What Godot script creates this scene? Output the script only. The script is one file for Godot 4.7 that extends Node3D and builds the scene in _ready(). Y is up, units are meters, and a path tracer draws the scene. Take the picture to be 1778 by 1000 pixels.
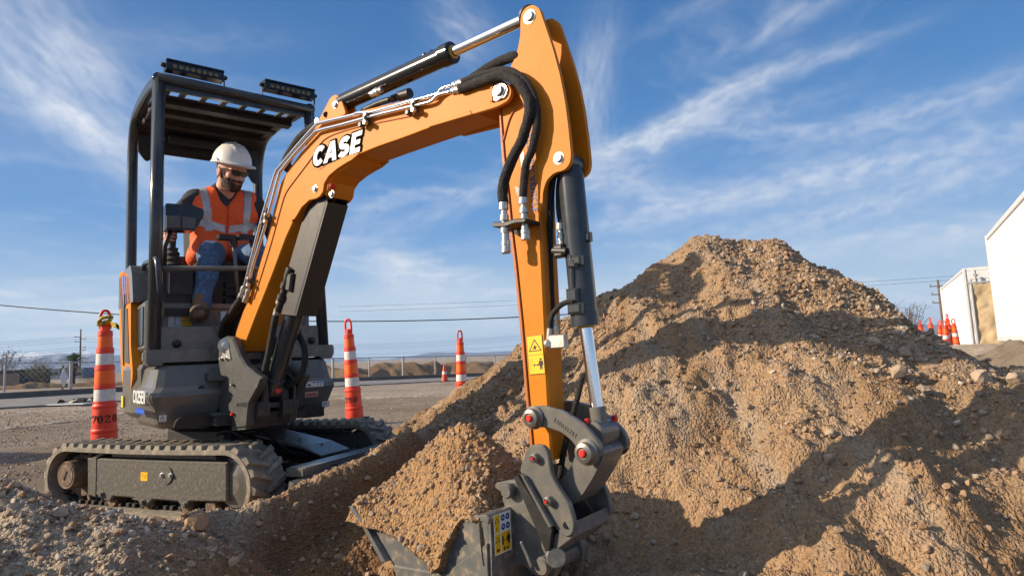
extends Node3D

var M := {}
var rng := RandomNumberGenerator.new()
var used := {}
var gloss: NoiseTexture2D
var ROOT_AT := Vector3(-2.02, 0, -4.38)
var HO := Transform3D(Basis(Vector3(0.6115, 0, 0.7912), Vector3.UP, Vector3(-0.7912, 0, 0.6115)), Vector3.ZERO)
var TR := Transform3D(Basis(Vector3(0.9252, 0, 0.3795), Vector3.UP, Vector3(-0.3795, 0, 0.9252)), Vector3.ZERO)
var BO := Transform3D(Basis(Vector3(0.7912, 0, 0.6115), Vector3.UP, Vector3(-0.6115, 0, 0.7912)), Vector3(0.52, 0, 0.73))
var machine: Node3D

# ---------- mesh helpers ----------
func ST(smooth := false) -> SurfaceTool:
	var st := SurfaceTool.new()
	st.begin(Mesh.PRIMITIVE_TRIANGLES)
	st.set_smooth_group(1 if smooth else -1)
	return st

func tri(st: SurfaceTool, a: Vector3, b: Vector3, c: Vector3):
	st.add_vertex(a); st.add_vertex(c); st.add_vertex(b)

func quad(st: SurfaceTool, a: Vector3, b: Vector3, c: Vector3, d: Vector3):
	tri(st, a, b, c); tri(st, a, c, d)

func done(st: SurfaceTool) -> ArrayMesh:
	st.generate_normals()
	return st.commit()

func numbered(n: String) -> String:
	if not used.has(n):
		used[n] = 0
		return n
	used[n] += 1
	return "%s_%03d" % [n, used[n]]

func part(called: String, mesh, mat: Material, parent: Node3D, at := Transform3D.IDENTITY) -> MeshInstance3D:
	var o := MeshInstance3D.new()
	o.mesh = done(mesh) if mesh is SurfaceTool else mesh
	o.material_override = mat
	o.name = called
	o.transform = at
	if parent == self:
		o.name = numbered(called)
		add_child(o)
	else:
		var n := called
		var k := 0
		while parent.has_node(n):
			k += 1
			n = "%s_%03d" % [called, k]
		o.name = n
		parent.add_child(o, true)
	return o

func tag(o: Node, label := "", category := "", group := "", kind := ""):
	if label: o.set_meta("label", label)
	if category: o.set_meta("category", category)
	if group: o.set_meta("group", group)
	if kind: o.set_meta("kind", kind)

func base(called: String, label: String, category: String, at: Vector3, turn := 0.0, group := "") -> Node3D:
	var o := Node3D.new()
	o.name = numbered(called)
	add_child(o)
	o.position = at
	o.rotation.y = turn
	tag(o, label, category, group)
	return o

func copy(o: Node3D, label: String, at: Vector3, turn := 0.0) -> Node3D:
	var stem: String = o.name
	var cut := stem.rfind("_")
	if cut > 0 and stem.substr(cut + 1).is_valid_int(): stem = stem.substr(0, cut)
	var c: Node3D = o.duplicate()
	c.name = numbered(stem)
	add_child(c)
	c.position = at
	c.rotation.y = turn
	c.set_meta("label", label)
	return c

func pv(a: Array) -> PackedVector2Array:
	var r := PackedVector2Array()
	for i in range(0, a.size(), 2): r.append(Vector2(a[i], a[i + 1]))
	return r

func area2(p: PackedVector2Array) -> float:
	var s := 0.0
	for i in p.size():
		var q: Vector2 = p[(i + 1) % p.size()]
		s += p[i].x * q.y - q.x * p[i].y
	return s

func inset(p: PackedVector2Array, b: float) -> PackedVector2Array:
	var r := PackedVector2Array()
	var n := p.size()
	for i in n:
		var e0: Vector2 = (p[i] - p[(i + n - 1) % n]).normalized()
		var e1: Vector2 = (p[(i + 1) % n] - p[i]).normalized()
		var n0 := Vector2(-e0.y, e0.x)
		var n1 := Vector2(-e1.y, e1.x)
		var m := n0 + n1
		var l := m.length_squared()
		m = n0 if l < 0.2 else m * 2.0 / l
		r.append(p[i] + m * b)
	return r

# rounds the corners of an outline with short arcs
func soft(p: PackedVector2Array, rad: float, steps := 3) -> PackedVector2Array:
	var r := PackedVector2Array()
	var n := p.size()
	for i in n:
		var a: Vector2 = p[(i + n - 1) % n]
		var b: Vector2 = p[i]
		var c: Vector2 = p[(i + 1) % n]
		var d: float = min(rad, min((a - b).length(), (c - b).length()) * 0.45)
		var s := b + (a - b).normalized() * d
		var e := b + (c - b).normalized() * d
		for k in steps + 1:
			var t := k / float(steps)
			r.append(s.lerp(b, t).lerp(b.lerp(e, t), t))
	return r

# outline in x,y pushed from z0 to z1, with a chamfer of b
func ext(st: SurfaceTool, pin: PackedVector2Array, z0: float, z1: float, b := 0.0, zscale := Vector2.ONE):
	var p := pin.duplicate()
	if area2(p) < 0: p.reverse()
	var q := inset(p, b) if b > 0.0 else p
	var t := Geometry2D.triangulate_polygon(q)
	if t.is_empty():
		q = p
		t = Geometry2D.triangulate_polygon(q)
	for i in range(0, t.size(), 3):
		var A: Vector2 = q[t[i]]
		var B: Vector2 = q[t[i + 1]]
		var C: Vector2 = q[t[i + 2]]
		if (B - A).cross(C - A) < 0:
			var s := B
			B = C
			C = s
		tri(st, Vector3(A.x, A.y, z1), Vector3(B.x, B.y, z1), Vector3(C.x, C.y, z1))
		tri(st, Vector3(A.x, A.y, z0), Vector3(C.x, C.y, z0), Vector3(B.x, B.y, z0))
	var n := p.size()
	for i in n:
		var j := (i + 1) % n
		if b > 0.0:
			quad(st, Vector3(p[i].x, p[i].y, z1 - b), Vector3(p[j].x, p[j].y, z1 - b), Vector3(q[j].x, q[j].y, z1), Vector3(q[i].x, q[i].y, z1))
			quad(st, Vector3(q[i].x, q[i].y, z0), Vector3(q[j].x, q[j].y, z0), Vector3(p[j].x, p[j].y, z0 + b), Vector3(p[i].x, p[i].y, z0 + b))
		quad(st, Vector3(p[i].x, p[i].y, z0 + b), Vector3(p[j].x, p[j].y, z0 + b), Vector3(p[j].x, p[j].y, z1 - b), Vector3(p[i].x, p[i].y, z1 - b))

func box(st: SurfaceTool, c: Vector3, s: Vector3, b := 0.0, at := Basis.IDENTITY):
	var h := s * 0.5
	var q := SurfaceTool.new()
	q.begin(Mesh.PRIMITIVE_TRIANGLES)
	q.set_smooth_group(-1)
	ext(q, PackedVector2Array([Vector2(-h.x, -h.y), Vector2(h.x, -h.y), Vector2(h.x, h.y), Vector2(-h.x, h.y)]), -h.z, h.z, b)
	put(st, q, Transform3D(at, c))

func put(st: SurfaceTool, q: SurfaceTool, at: Transform3D):
	var arr := q.commit_to_arrays()
	var v: PackedVector3Array = arr[Mesh.ARRAY_VERTEX]
	var ix = arr[Mesh.ARRAY_INDEX]
	if ix != null and ix.size() > 0:
		for i in ix: st.add_vertex(at * v[i])
	else:
		for p in v: st.add_vertex(at * p)

func ring_axes(d: Vector3) -> Array:
	var u := Vector3.UP if absf(d.y) < 0.9 else Vector3.RIGHT
	var x := u.cross(d).normalized()
	return [x, d.cross(x).normalized()]

# stack of rings [distance, radius] along the axis from a towards b; ends closed
func turned(st: SurfaceTool, a: Vector3, b: Vector3, prof: Array, n := 20):
	var d := (b - a).normalized()
	var ax := ring_axes(d)
	var rings := []
	for p in prof:
		var r := PackedVector3Array()
		for k in n:
			var w := TAU * k / n
			r.append(a + d * p[0] + (ax[0] * cos(w) + ax[1] * sin(w)) * p[1])
		rings.append(r)
	for i in rings.size() - 1:
		st.set_smooth_group(i + 2)
		for k in n:
			var m := (k + 1) % n
			quad(st, rings[i][k], rings[i][m], rings[i + 1][m], rings[i + 1][k])
	st.set_smooth_group(-1)
	var ca: Vector3 = a + d * prof[0][0]
	var cb: Vector3 = a + d * prof[-1][0]
	for k in n:
		var m := (k + 1) % n
		tri(st, ca, rings[0][m], rings[0][k])
		tri(st, cb, rings[-1][k], rings[-1][m])

func cyl(st: SurfaceTool, a: Vector3, b: Vector3, r: float, n := 20, c := 0.0):
	var l := (b - a).length()
	if c > 0.0: turned(st, a, b, [[0.0, r - c], [c, r], [l - c, r], [l, r - c]], n)
	else: turned(st, a, b, [[0.0, r], [l, r]], n)

func smooth_path(p: Array, steps := 5) -> PackedVector3Array:
	var r := PackedVector3Array()
	var n := p.size()
	for i in n - 1:
		var a: Vector3 = p[max(i - 1, 0)]
		var b: Vector3 = p[i]
		var c: Vector3 = p[i + 1]
		var d: Vector3 = p[min(i + 2, n - 1)]
		for k in steps: r.append(b.cubic_interpolate(c, a, d, k / float(steps)))
	r.append(p[n - 1])
	return r

func tube(st: SurfaceTool, path: PackedVector3Array, r: float, n := 12, wob := 0.0, seed := 1):
	var ax := Vector3.ZERO
	var prev := PackedVector3Array()
	var fn := FastNoiseLite.new()
	fn.seed = seed
	fn.frequency = 18.0
	st.set_smooth_group(2)
	for i in path.size():
		var d := (path[min(i + 1, path.size() - 1)] - path[max(i - 1, 0)]).normalized()
		if i == 0: ax = ring_axes(d)[0]
		ax = (ax - d * ax.dot(d)).normalized()
		var ay := d.cross(ax)
		var ring := PackedVector3Array()
		for k in n:
			var w := TAU * k / n
			var e := ax * cos(w) + ay * sin(w)
			var rr := r * (1.0 + wob * fn.get_noise_3dv(path[i] + e * 0.03))
			ring.append(path[i] + e * rr)
		if i > 0:
			for k in n:
				var m := (k + 1) % n
				quad(st, prev[k], prev[m], ring[m], ring[k])
		else:
			for k in n: tri(st, path[0], ring[(k + 1) % n], ring[k])
		prev = ring
	for k in n: tri(st, path[path.size() - 1], prev[k], prev[(k + 1) % n])
	st.set_smooth_group(-1)

# horizontal outlines [y, PackedVector2Array of (x, z)] joined upwards, all with the same count of points
func loft(st: SurfaceTool, levels: Array, sg := -1):
	var n: int = levels[0][1].size()
	for i in levels.size() - 1:
		st.set_smooth_group(sg if sg < 0 else sg + i)
		var a: PackedVector2Array = levels[i][1]
		var b: PackedVector2Array = levels[i + 1][1]
		for k in n:
			var m := (k + 1) % n
			quad(st, Vector3(a[k].x, levels[i][0], a[k].y), Vector3(b[k].x, levels[i + 1][0], b[k].y), Vector3(b[m].x, levels[i + 1][0], b[m].y), Vector3(a[m].x, levels[i][0], a[m].y))
	st.set_smooth_group(-1)
	for e in [0, levels.size() - 1]:
		var p: PackedVector2Array = levels[e][1]
		var t := Geometry2D.triangulate_polygon(p)
		for i in range(0, t.size(), 3):
			var A := Vector3(p[t[i]].x, levels[e][0], p[t[i]].y)
			var B := Vector3(p[t[i + 1]].x, levels[e][0], p[t[i + 1]].y)
			var C := Vector3(p[t[i + 2]].x, levels[e][0], p[t[i + 2]].y)
			var up := (B - A).cross(C - A).y > 0
			if up == (e > 0): tri(st, A, B, C)
			else: tri(st, A, C, B)

# outline ring: counter-clockwise seen from above (x right, z down) is what loft() wants
func loop_dir(p: PackedVector2Array) -> PackedVector2Array:
	if area2(p) < 0: p.reverse()
	return p

# ---------- solid figures from blended capsules (surface nets) ----------
func vol(lo: Vector3, hi: Vector3, cell: float) -> Dictionary:
	var n := Vector3i(((hi - lo) / cell).ceil()) + Vector3i.ONE
	var v := PackedFloat32Array()
	v.resize(n.x * n.y * n.z)
	v.fill(0.3)
	return {"lo": lo, "c": cell, "n": n, "v": v}

func cap3(f: Dictionary, a: Vector3, b: Vector3, ra: float, rb: float, k := 0.03, cut := false):
	var c: float = f.c
	var lo: Vector3 = f.lo
	var n: Vector3i = f.n
	var v: PackedFloat32Array = f.v
	var m: float = maxf(ra, rb) + k + c * 2.0
	var i0 := Vector3i(((a.min(b) - Vector3.ONE * m - lo) / c).floor()).clamp(Vector3i.ZERO, n - Vector3i.ONE)
	var i1 := Vector3i(((a.max(b) + Vector3.ONE * m - lo) / c).ceil()).clamp(Vector3i.ZERO, n - Vector3i.ONE)
	var ab := b - a
	var l2 := maxf(ab.length_squared(), 1e-9)
	for z in range(i0.z, i1.z + 1):
		for y in range(i0.y, i1.y + 1):
			var row := (z * n.y + y) * n.x
			for x in range(i0.x, i1.x + 1):
				var p := lo + Vector3(x, y, z) * c
				var t := clampf((p - a).dot(ab) / l2, 0.0, 1.0)
				var d := (p - a - ab * t).length() - lerpf(ra, rb, t)
				var o := v[row + x]
				if cut: v[row + x] = maxf(o, -d)
				else:
					var h := maxf(k - absf(o - d), 0.0) / k
					v[row + x] = minf(o, d) - h * h * k * 0.25
	f.v = v

func ell3(f: Dictionary, at: Transform3D, r: Vector3, k := 0.02):
	var c: float = f.c
	var lo: Vector3 = f.lo
	var n: Vector3i = f.n
	var v: PackedFloat32Array = f.v
	var m: float = maxf(r.x, maxf(r.y, r.z)) + k + c * 2.0
	var i0 := Vector3i(((at.origin - Vector3.ONE * m - lo) / c).floor()).clamp(Vector3i.ZERO, n - Vector3i.ONE)
	var i1 := Vector3i(((at.origin + Vector3.ONE * m - lo) / c).ceil()).clamp(Vector3i.ZERO, n - Vector3i.ONE)
	var inv := at.affine_inverse()
	for z in range(i0.z, i1.z + 1):
		for y in range(i0.y, i1.y + 1):
			var row := (z * n.y + y) * n.x
			for x in range(i0.x, i1.x + 1):
				var p := inv * (lo + Vector3(x, y, z) * c)
				var k0 := (p / r).length()
				var k1 := maxf((p / (r * r)).length(), 1e-6)
				var d := k0 * (k0 - 1.0) / k1
				var o := v[row + x]
				var h := maxf(k - absf(o - d), 0.0) / k
				v[row + x] = minf(o, d) - h * h * k * 0.25
	f.v = v

func cut_plane(f: Dictionary, at: Vector3, nrm: Vector3):
	var c: float = f.c
	var n: Vector3i = f.n
	var v: PackedFloat32Array = f.v
	var i := 0
	for z in n.z:
		for y in n.y:
			for x in n.x:
				v[i] = maxf(v[i], (f.lo + Vector3(x, y, z) * c - at).dot(nrm))
				i += 1
	f.v = v

func roughen(f: Dictionary, amp: float, freq: float, seed := 3):
	var fn := FastNoiseLite.new()
	fn.seed = seed
	fn.frequency = freq
	fn.fractal_octaves = 3
	var n: Vector3i = f.n
	var v: PackedFloat32Array = f.v
	var i := 0
	for z in n.z:
		for y in n.y:
			for x in n.x:
				if absf(v[i]) < 0.05: v[i] += amp * fn.get_noise_3dv(f.lo + Vector3(x, y, z) * f.c)
				i += 1
	f.v = v

# returns arrays [vertices, normals, indices] of the zero surface (offset outwards by off)
func nets(f: Dictionary, off := 0.0) -> Array:
	var n: Vector3i = f.n
	var v: PackedFloat32Array = f.v
	var c: float = f.c
	var id := PackedInt32Array()
	id.resize(v.size())
	id.fill(-1)
	var P := PackedVector3Array()
	var N := PackedVector3Array()
	var I := PackedInt32Array()
	var sx := 1
	var sy := n.x
	var sz := n.x * n.y
	var co := [0, sx, sy, sx + sy, sz, sx + sz, sy + sz, sx + sy + sz]
	var cv := [Vector3(0,0,0), Vector3(1,0,0), Vector3(0,1,0), Vector3(1,1,0), Vector3(0,0,1), Vector3(1,0,1), Vector3(0,1,1), Vector3(1,1,1)]
	var ed := [[0,1],[2,3],[4,5],[6,7],[0,2],[1,3],[4,6],[5,7],[0,4],[1,5],[2,6],[3,7]]
	for z in n.z - 1:
		for y in n.y - 1:
			var row := z * sz + y * sy
			for x in n.x - 1:
				var i := row + x
				var w := v[i] - off
				if absf(w) > c * 2.5: continue
				var mask := 0
				for k in 8:
					if v[i + co[k]] - off < 0.0: mask |= 1 << k
				if mask == 0 or mask == 255: continue
				var s := Vector3.ZERO
				var cnt := 0
				for e in ed:
					var a: float = v[i + co[e[0]]] - off
					var b: float = v[i + co[e[1]]] - off
					if (a < 0.0) != (b < 0.0):
						s += cv[e[0]].lerp(cv[e[1]], a / (a - b))
						cnt += 1
				id[i] = P.size()
				P.append(f.lo + (Vector3(x, y, z) + s / cnt) * c)
				N.append(Vector3(v[i + 1] - v[i] + v[i + sy + sz + 1] - v[i + sy + sz], v[i + sy] - v[i] + v[i + sx + sy + sz] - v[i + sx + sz], v[i + sz] - v[i] + v[i + sx + sy + sz] - v[i + sx + sy]).normalized())
	for z in range(1, n.z - 1):
		for y in range(1, n.y - 1):
			for x in range(1, n.x - 1):
				var i := z * sz + y * sy + x
				if id[i] < 0: continue
				var s0 := v[i] - off < 0.0
				for q in [[sx, sy, sz], [sy, sz, sx], [sz, sx, sy]]:
					if s0 == (v[i + q[0]] - off < 0.0): continue
					var a := id[i]
					var b := id[i - q[1]]
					var d := id[i - q[1] - q[2]]
					var e := id[i - q[2]]
					if a < 0 or b < 0 or d < 0 or e < 0: continue
					if s0: I.append_array([a, d, b, a, e, d])
					else: I.append_array([a, b, d, a, d, e])
	return [P, N, I]

func nets_mesh(a: Array, keep = null, smooth_normals := true) -> ArrayMesh:
	var P: PackedVector3Array = a[0]
	var I: PackedInt32Array = a[2]
	if keep != null:
		var J := PackedInt32Array()
		for i in range(0, I.size(), 3):
			if keep.call((P[I[i]] + P[I[i + 1]] + P[I[i + 2]]) / 3.0): J.append_array([I[i], I[i + 1], I[i + 2]])
		I = J
	# smooth vertex normals from the faces
	var N := PackedVector3Array()
	N.resize(P.size())
	for i in range(0, I.size(), 3):
		var nn := (P[I[i + 2]] - P[I[i]]).cross(P[I[i + 1]] - P[I[i]])
		for k in 3: N[I[i + k]] += nn
	for i in N.size(): N[i] = N[i].normalized() if N[i].length_squared() > 0 else Vector3.UP
	var arr := []
	arr.resize(Mesh.ARRAY_MAX)
	arr[Mesh.ARRAY_VERTEX] = P
	arr[Mesh.ARRAY_NORMAL] = N
	arr[Mesh.ARRAY_INDEX] = I
	var m := ArrayMesh.new()
	m.add_surface_from_arrays(Mesh.PRIMITIVE_TRIANGLES, arr)
	return m

# ---------- materials ----------
func lin(r: float, g: float, b: float) -> Color: return Color(r, g, b).linear_to_srgb()

func noise(seed: int, freq: float, oct := 4, kind := FastNoiseLite.TYPE_SIMPLEX_SMOOTH) -> FastNoiseLite:
	var f := FastNoiseLite.new()
	f.seed = seed
	f.noise_type = kind
	f.frequency = freq
	f.fractal_octaves = oct
	return f

func ntex(seed: int, freq: float, offs: Array, cols: Array, oct := 5, size := 512, kind := FastNoiseLite.TYPE_SIMPLEX_SMOOTH) -> NoiseTexture2D:
	var t := NoiseTexture2D.new()
	t.width = size
	t.height = size
	t.seamless = true
	t.noise = noise(seed, freq, oct, kind)
	if offs.size() > 0:
		var g := Gradient.new()
		g.offsets = PackedFloat32Array(offs)
		g.colors = PackedColorArray(cols)
		t.color_ramp = g
	return t

func mat(c: Color, rough := 0.6, metal := 0.0) -> StandardMaterial3D:
	var m := StandardMaterial3D.new()
	m.albedo_color = c
	m.roughness = rough
	m.metallic = metal
	return m

# paint with a thin uneven film of dust and slightly uneven gloss
func paint(c: Color, rough: float, dust: Color, amount: float, seed: int, scale := 2.0) -> StandardMaterial3D:
	var m := mat(Color.WHITE, rough)
	m.albedo_texture = ntex(seed, 0.012, [0.0, 0.35, 0.6, 0.8, 1.0], [c.darkened(0.05), c, c.lerp(dust, amount * 0.3), c.lerp(dust, amount), c.lerp(dust, minf(1.0, amount * 1.5))], 6)
	m.uv1_triplanar = true
	m.uv1_scale = Vector3.ONE * scale
	m.roughness = minf(1.0, rough * 1.12)
	if gloss == null: gloss = ntex(777, 0.02, [0.0, 1.0], [Color(0.8, 0.8, 0.8), Color.WHITE], 5, 512)
	m.roughness_texture = gloss
	m.roughness_texture_channel = BaseMaterial3D.TEXTURE_CHANNEL_RED
	return m

func earth(seed: int, scale := 1.3, bump := 1.6) -> StandardMaterial3D:
	var m := mat(Color.WHITE, 0.95)
	m.vertex_color_use_as_albedo = true
	m.albedo_texture = ntex(seed, 0.03, [0.0, 0.3, 0.5, 0.68, 0.8, 1.0], [lin(0.5, 0.45, 0.4), lin(0.72, 0.7, 0.66), lin(0.86, 0.85, 0.83), lin(1, 1, 1), lin(1, 1, 1), lin(1.0, 0.98, 0.95)], 6, 1024)
	m.uv1_triplanar = true
	m.uv1_world_triplanar = true
	m.uv1_scale = Vector3.ONE * scale
	m.heightmap_enabled = true
	m.heightmap_scale = bump
	m.heightmap_texture = ntex(seed + 1, 0.045, [], [], 6, 1024)
	m.specular_mode = BaseMaterial3D.SPECULAR_SCHLICK_GGX
	m.metallic_specular = 0.2
	return m

func decal(called: String, parent: Node3D, at: Vector3, xd: Vector3, yd: Vector3, w: float, h: float, img: Image, rough := 0.45, label := "") -> MeshInstance3D:
	var q := QuadMesh.new()
	q.size = Vector2(w, h)
	var m := mat(Color.WHITE, rough)
	m.albedo_texture = ImageTexture.create_from_image(img)
	var x := xd.normalized()
	var z := x.cross(yd).normalized()
	return part(called, q, m, parent, Transform3D(Basis(x, z.cross(x), z), at))

func canvas(w: int, h: int, c: Color) -> Image:
	var i := Image.create(w, h, false, Image.FORMAT_RGB8)
	i.fill(c)
	return i

func poly_on(i: Image, p: PackedVector2Array, c: Color):
	var lo := p[0]
	var hi := p[0]
	for q in p:
		lo = lo.min(q)
		hi = hi.max(q)
	for y in range(maxi(0, int(lo.y)), mini(i.get_height(), int(hi.y) + 1)):
		for x in range(maxi(0, int(lo.x)), mini(i.get_width(), int(hi.x) + 1)):
			if Geometry2D.is_point_in_polygon(Vector2(x + 0.5, y + 0.5), p): i.set_pixel(x, y, c)

func frame_on(i: Image, r: Rect2i, t: int, c: Color):
	i.fill_rect(Rect2i(r.position, Vector2i(r.size.x, t)), c)
	i.fill_rect(Rect2i(r.position + Vector2i(0, r.size.y - t), Vector2i(r.size.x, t)), c)
	i.fill_rect(Rect2i(r.position, Vector2i(t, r.size.y)), c)
	i.fill_rect(Rect2i(r.position + Vector2i(r.size.x - t, 0), Vector2i(t, r.size.y)), c)

func triangle_sign(i: Image, cx: float, top: float, s: float, bg: Color):
	poly_on(i, pv([cx, top, cx + s * 0.58, top + s, cx - s * 0.58, top + s]), Color(0.05, 0.05, 0.05))
	poly_on(i, pv([cx, top + s * 0.16, cx + s * 0.44, top + s * 0.92, cx - s * 0.44, top + s * 0.92]), bg)

func man_on(i: Image, x: int, y: int, s: float, c: Color):
	poly_on(i, pv([x - s * 0.1, y, x + s * 0.1, y, x + s * 0.1, y + s * 0.18, x - s * 0.1, y + s * 0.18]), c)
	poly_on(i, pv([x - s * 0.2, y + s * 0.22, x + s * 0.2, y + s * 0.22, x + s * 0.22, y + s * 0.62, x + s * 0.13, y + s * 0.62, x + s * 0.12, y + s, x + s * 0.02, y + s, x, y + s * 0.64, x - s * 0.02, y + s, x - s * 0.12, y + s, x - s * 0.13, y + s * 0.62, x - s * 0.22, y + s * 0.62]), c)

func letters(called: String, parent: Node3D, text: String, at: Transform3D, size: float, depth: float, m: Material, bold := 0.0, face := "Droid Sans", weight := 700) -> MeshInstance3D:
	var t := TextMesh.new()
	var sf := SystemFont.new()
	sf.font_names = PackedStringArray([face])
	sf.font_weight = weight
	if bold != 0.0:
		var fv := FontVariation.new()
		fv.base_font = sf
		fv.variation_embolden = bold
		t.font = fv
	else: t.font = sf
	t.text = text
	t.font_size = 64
	t.pixel_size = size / 64.0
	t.depth = depth
	t.curve_step = 2.0
	return part(called, t, m, parent, at)

# heavy capitals drawn as outlines, one unit high; grow thickens them for the dark edging
func heavy_letters(text: String, grow: float) -> SurfaceTool:
	var st := ST()
	var pen := 0.0
	for ch in text:
		var polys := []
		var w := 0.78
		if ch == "C" or ch == "S":
			var p := PackedVector2Array()
			if ch == "C":
				for i in 15:
					var a := deg_to_rad(42.0 + i * 276.0 / 14.0)
					p.append(Vector2(0.43 + cos(a) * 0.29, 0.5 + sin(a) * 0.37))
				w = 0.80
			else:
				for i in 9:
					var a := deg_to_rad(25.0 + i * 220.0 / 8.0)
					p.append(Vector2(0.38 + cos(a) * 0.235, 0.69 + sin(a) * 0.185))
				for i in 9:
					var a := deg_to_rad(65.0 - i * 220.0 / 8.0)
					p.append(Vector2(0.38 + cos(a) * 0.245, 0.31 + sin(a) * 0.185))
				w = 0.76
			polys = Geometry2D.offset_polyline(p, 0.128 + grow, Geometry2D.JOIN_ROUND, Geometry2D.END_BUTT if grow == 0.0 else Geometry2D.END_SQUARE)
		else:
			var src := []
			if ch == "A":
				src = [pv([0.0, 0.0, 0.29, 1.0, 0.44, 1.0, 0.44, 0.70, 0.385, 0.40, 0.44, 0.40, 0.44, 0.20, 0.325, 0.20, 0.27, 0.0]), pv([0.88, 0.0, 0.61, 0.0, 0.555, 0.20, 0.44, 0.20, 0.44, 0.40, 0.495, 0.40, 0.44, 0.70, 0.44, 1.0, 0.59, 1.0])]
				if grow > 0.0: src = [pv([0.0, 0.0, 0.29, 1.0, 0.59, 1.0, 0.88, 0.0])]
				w = 0.90
			else:
				src = [pv([0.05, 0.0, 0.68, 0.0, 0.68, 0.23, 0.32, 0.23, 0.32, 0.39, 0.62, 0.39, 0.62, 0.60, 0.32, 0.60, 0.32, 0.77, 0.67, 0.77, 0.67, 1.0, 0.05, 1.0])]
				w = 0.74
			for q in src:
				if grow > 0.0: polys.append_array(Geometry2D.offset_polygon(q, grow, Geometry2D.JOIN_MITER))
				else: polys.append(q)
		for q in polys:
			var moved := PackedVector2Array()
			for v in q: moved.append(v + Vector2(pen, -0.5))
			ext(st, moved, 0.0, 0.012)
		pen += w
	return st

# ---------- the land ----------
var nz_a: FastNoiseLite
var nz_b: FastNoiseLite
var nz_c: FastNoiseLite
var nz_d: FastNoiseLite
var nz_e: FastNoiseLite

func plain(x: float, z: float) -> float:
	var d := Vector2(x, z).length()
	var k := clampf(1.0 - (d - 60.0) / 120.0, 0.0, 1.0)
	var y := (-0.0205 * x + 0.0157 * z) * minf(1.0, 60.0 / maxf(d, 0.01) + 0.0) if d > 60.0 else -0.0205 * x + 0.0157 * z
	# the yard behind the spoil heap lies higher on the container side
	y += 1.0 * smoothstep(5.0, 10.0, x) * smoothstep(-5.0, -9.0, z) * smoothstep(60.0, 35.0, d)
	return y

# height of a heap whose crest runs along the points r (x, height, z) and whose sides fall by slope
func crest(r: Array, x: float, z: float, slope: float, rounding := 0.06) -> float:
	var best := -9.0
	for i in r.size() - 1:
		var a: Vector3 = r[i]
		var b: Vector3 = r[i + 1]
		var ab := Vector2(b.x - a.x, b.z - a.z)
		var p := Vector2(x - a.x, z - a.z)
		var t := clampf(p.dot(ab) / ab.length_squared(), 0.0, 1.0)
		var d := (p - ab * t).length()
		best = maxf(best, lerpf(a.y, b.y, t) - slope * (sqrt(d * d + rounding * rounding) - rounding))
	return best

var pile_crest := [Vector3(-1.25, -0.15, -7.4), Vector3(-0.57, 0.54, -7.0), Vector3(0.06, 1.12, -6.5), Vector3(0.7, 1.50, -5.8), Vector3(1.0, 1.60, -5.4), Vector3(1.3, 1.78, -5.0), Vector3(1.5, 1.80, -4.85), Vector3(1.78, 1.68, -4.75), Vector3(1.98, 1.66, -4.8), Vector3(2.2, 1.42, -4.8), Vector3(2.45, 1.22, -4.85), Vector3(2.84, 1.03, -4.9), Vector3(2.96, 0.80, -4.9), Vector3(3.1, 0.66, -4.9), Vector3(3.5, 0.42, -4.9), Vector3(3.95, 0.0, -4.8)]
var pile_spur := [Vector3(1.5, 1.5, -4.7), Vector3(1.15, 1.02, -3.75), Vector3(0.75, 0.62, -3.3), Vector3(0.3, 0.45, -3.3)]
var pile_spur2 := [Vector3(1.95, 1.3, -4.5), Vector3(2.1, 1.0, -3.7), Vector3(2.3, 0.55, -2.8), Vector3(2.5, 0.2, -2.2)]
var bank_crest := [Vector3(-1.72, 0.06, -2.72), Vector3(-1.5, 0.22, -2.75), Vector3(-1.28, 0.26, -2.95), Vector3(-1.12, 0.28, -3.1), Vector3(-0.88, 0.31, -3.3), Vector3(-0.74, 0.37, -3.45), Vector3(-0.62, 0.42, -3.6), Vector3(-0.48, 0.42, -3.85), Vector3(-0.1, 0.46, -4.1), Vector3(0.3, 0.55, -4.2)]
var bank_back := [Vector3(-2.1, 0.02, -3.25), Vector3(-1.75, 0.10, -3.15), Vector3(-1.4, 0.15, -3.2), Vector3(-1.1, 0.24, -3.4), Vector3(-0.85, 0.30, -3.55)]
var mound_crest := [Vector3(-4.4, 0.75, -2.5), Vector3(-3.0, 0.55, -2.4), Vector3(-1.81, 0.43, -2.22), Vector3(-1.52, 0.40, -2.2), Vector3(-1.3, 0.30, -2.1), Vector3(-1.12, 0.12, -2.0)]

func rough_at(x: float, z: float, k := 1.0) -> float:
	return k * (0.09 * nz_a.get_noise_2d(x, z) + 0.035 * nz_b.get_noise_2d(x, z) + 0.026 * absf(nz_c.get_noise_2d(x, z)) + 0.013 * nz_d.get_noise_2d(x, z) + 0.008 * absf(nz_e.get_noise_2d(x, z)))

# how far the crest has slumped along x
func settle(x: float) -> float:
	var t := [-1.2, 0.20, -0.3, 0.27, 0.6, 0.21, 1.25, 0.19, 1.44, 0.08, 1.77, 0.06, 2.11, 0.04, 2.42, 0.10, 2.54, 0.24, 2.79, 0.25, 3.3, 0.34]
	if x <= t[0]: return t[1]
	for i in range(0, t.size() - 2, 2):
		if x < t[i + 2]: return lerpf(t[i + 1], t[i + 3], (x - t[i]) / (t[i + 2] - t[i]))
	return t[t.size() - 1]

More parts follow.
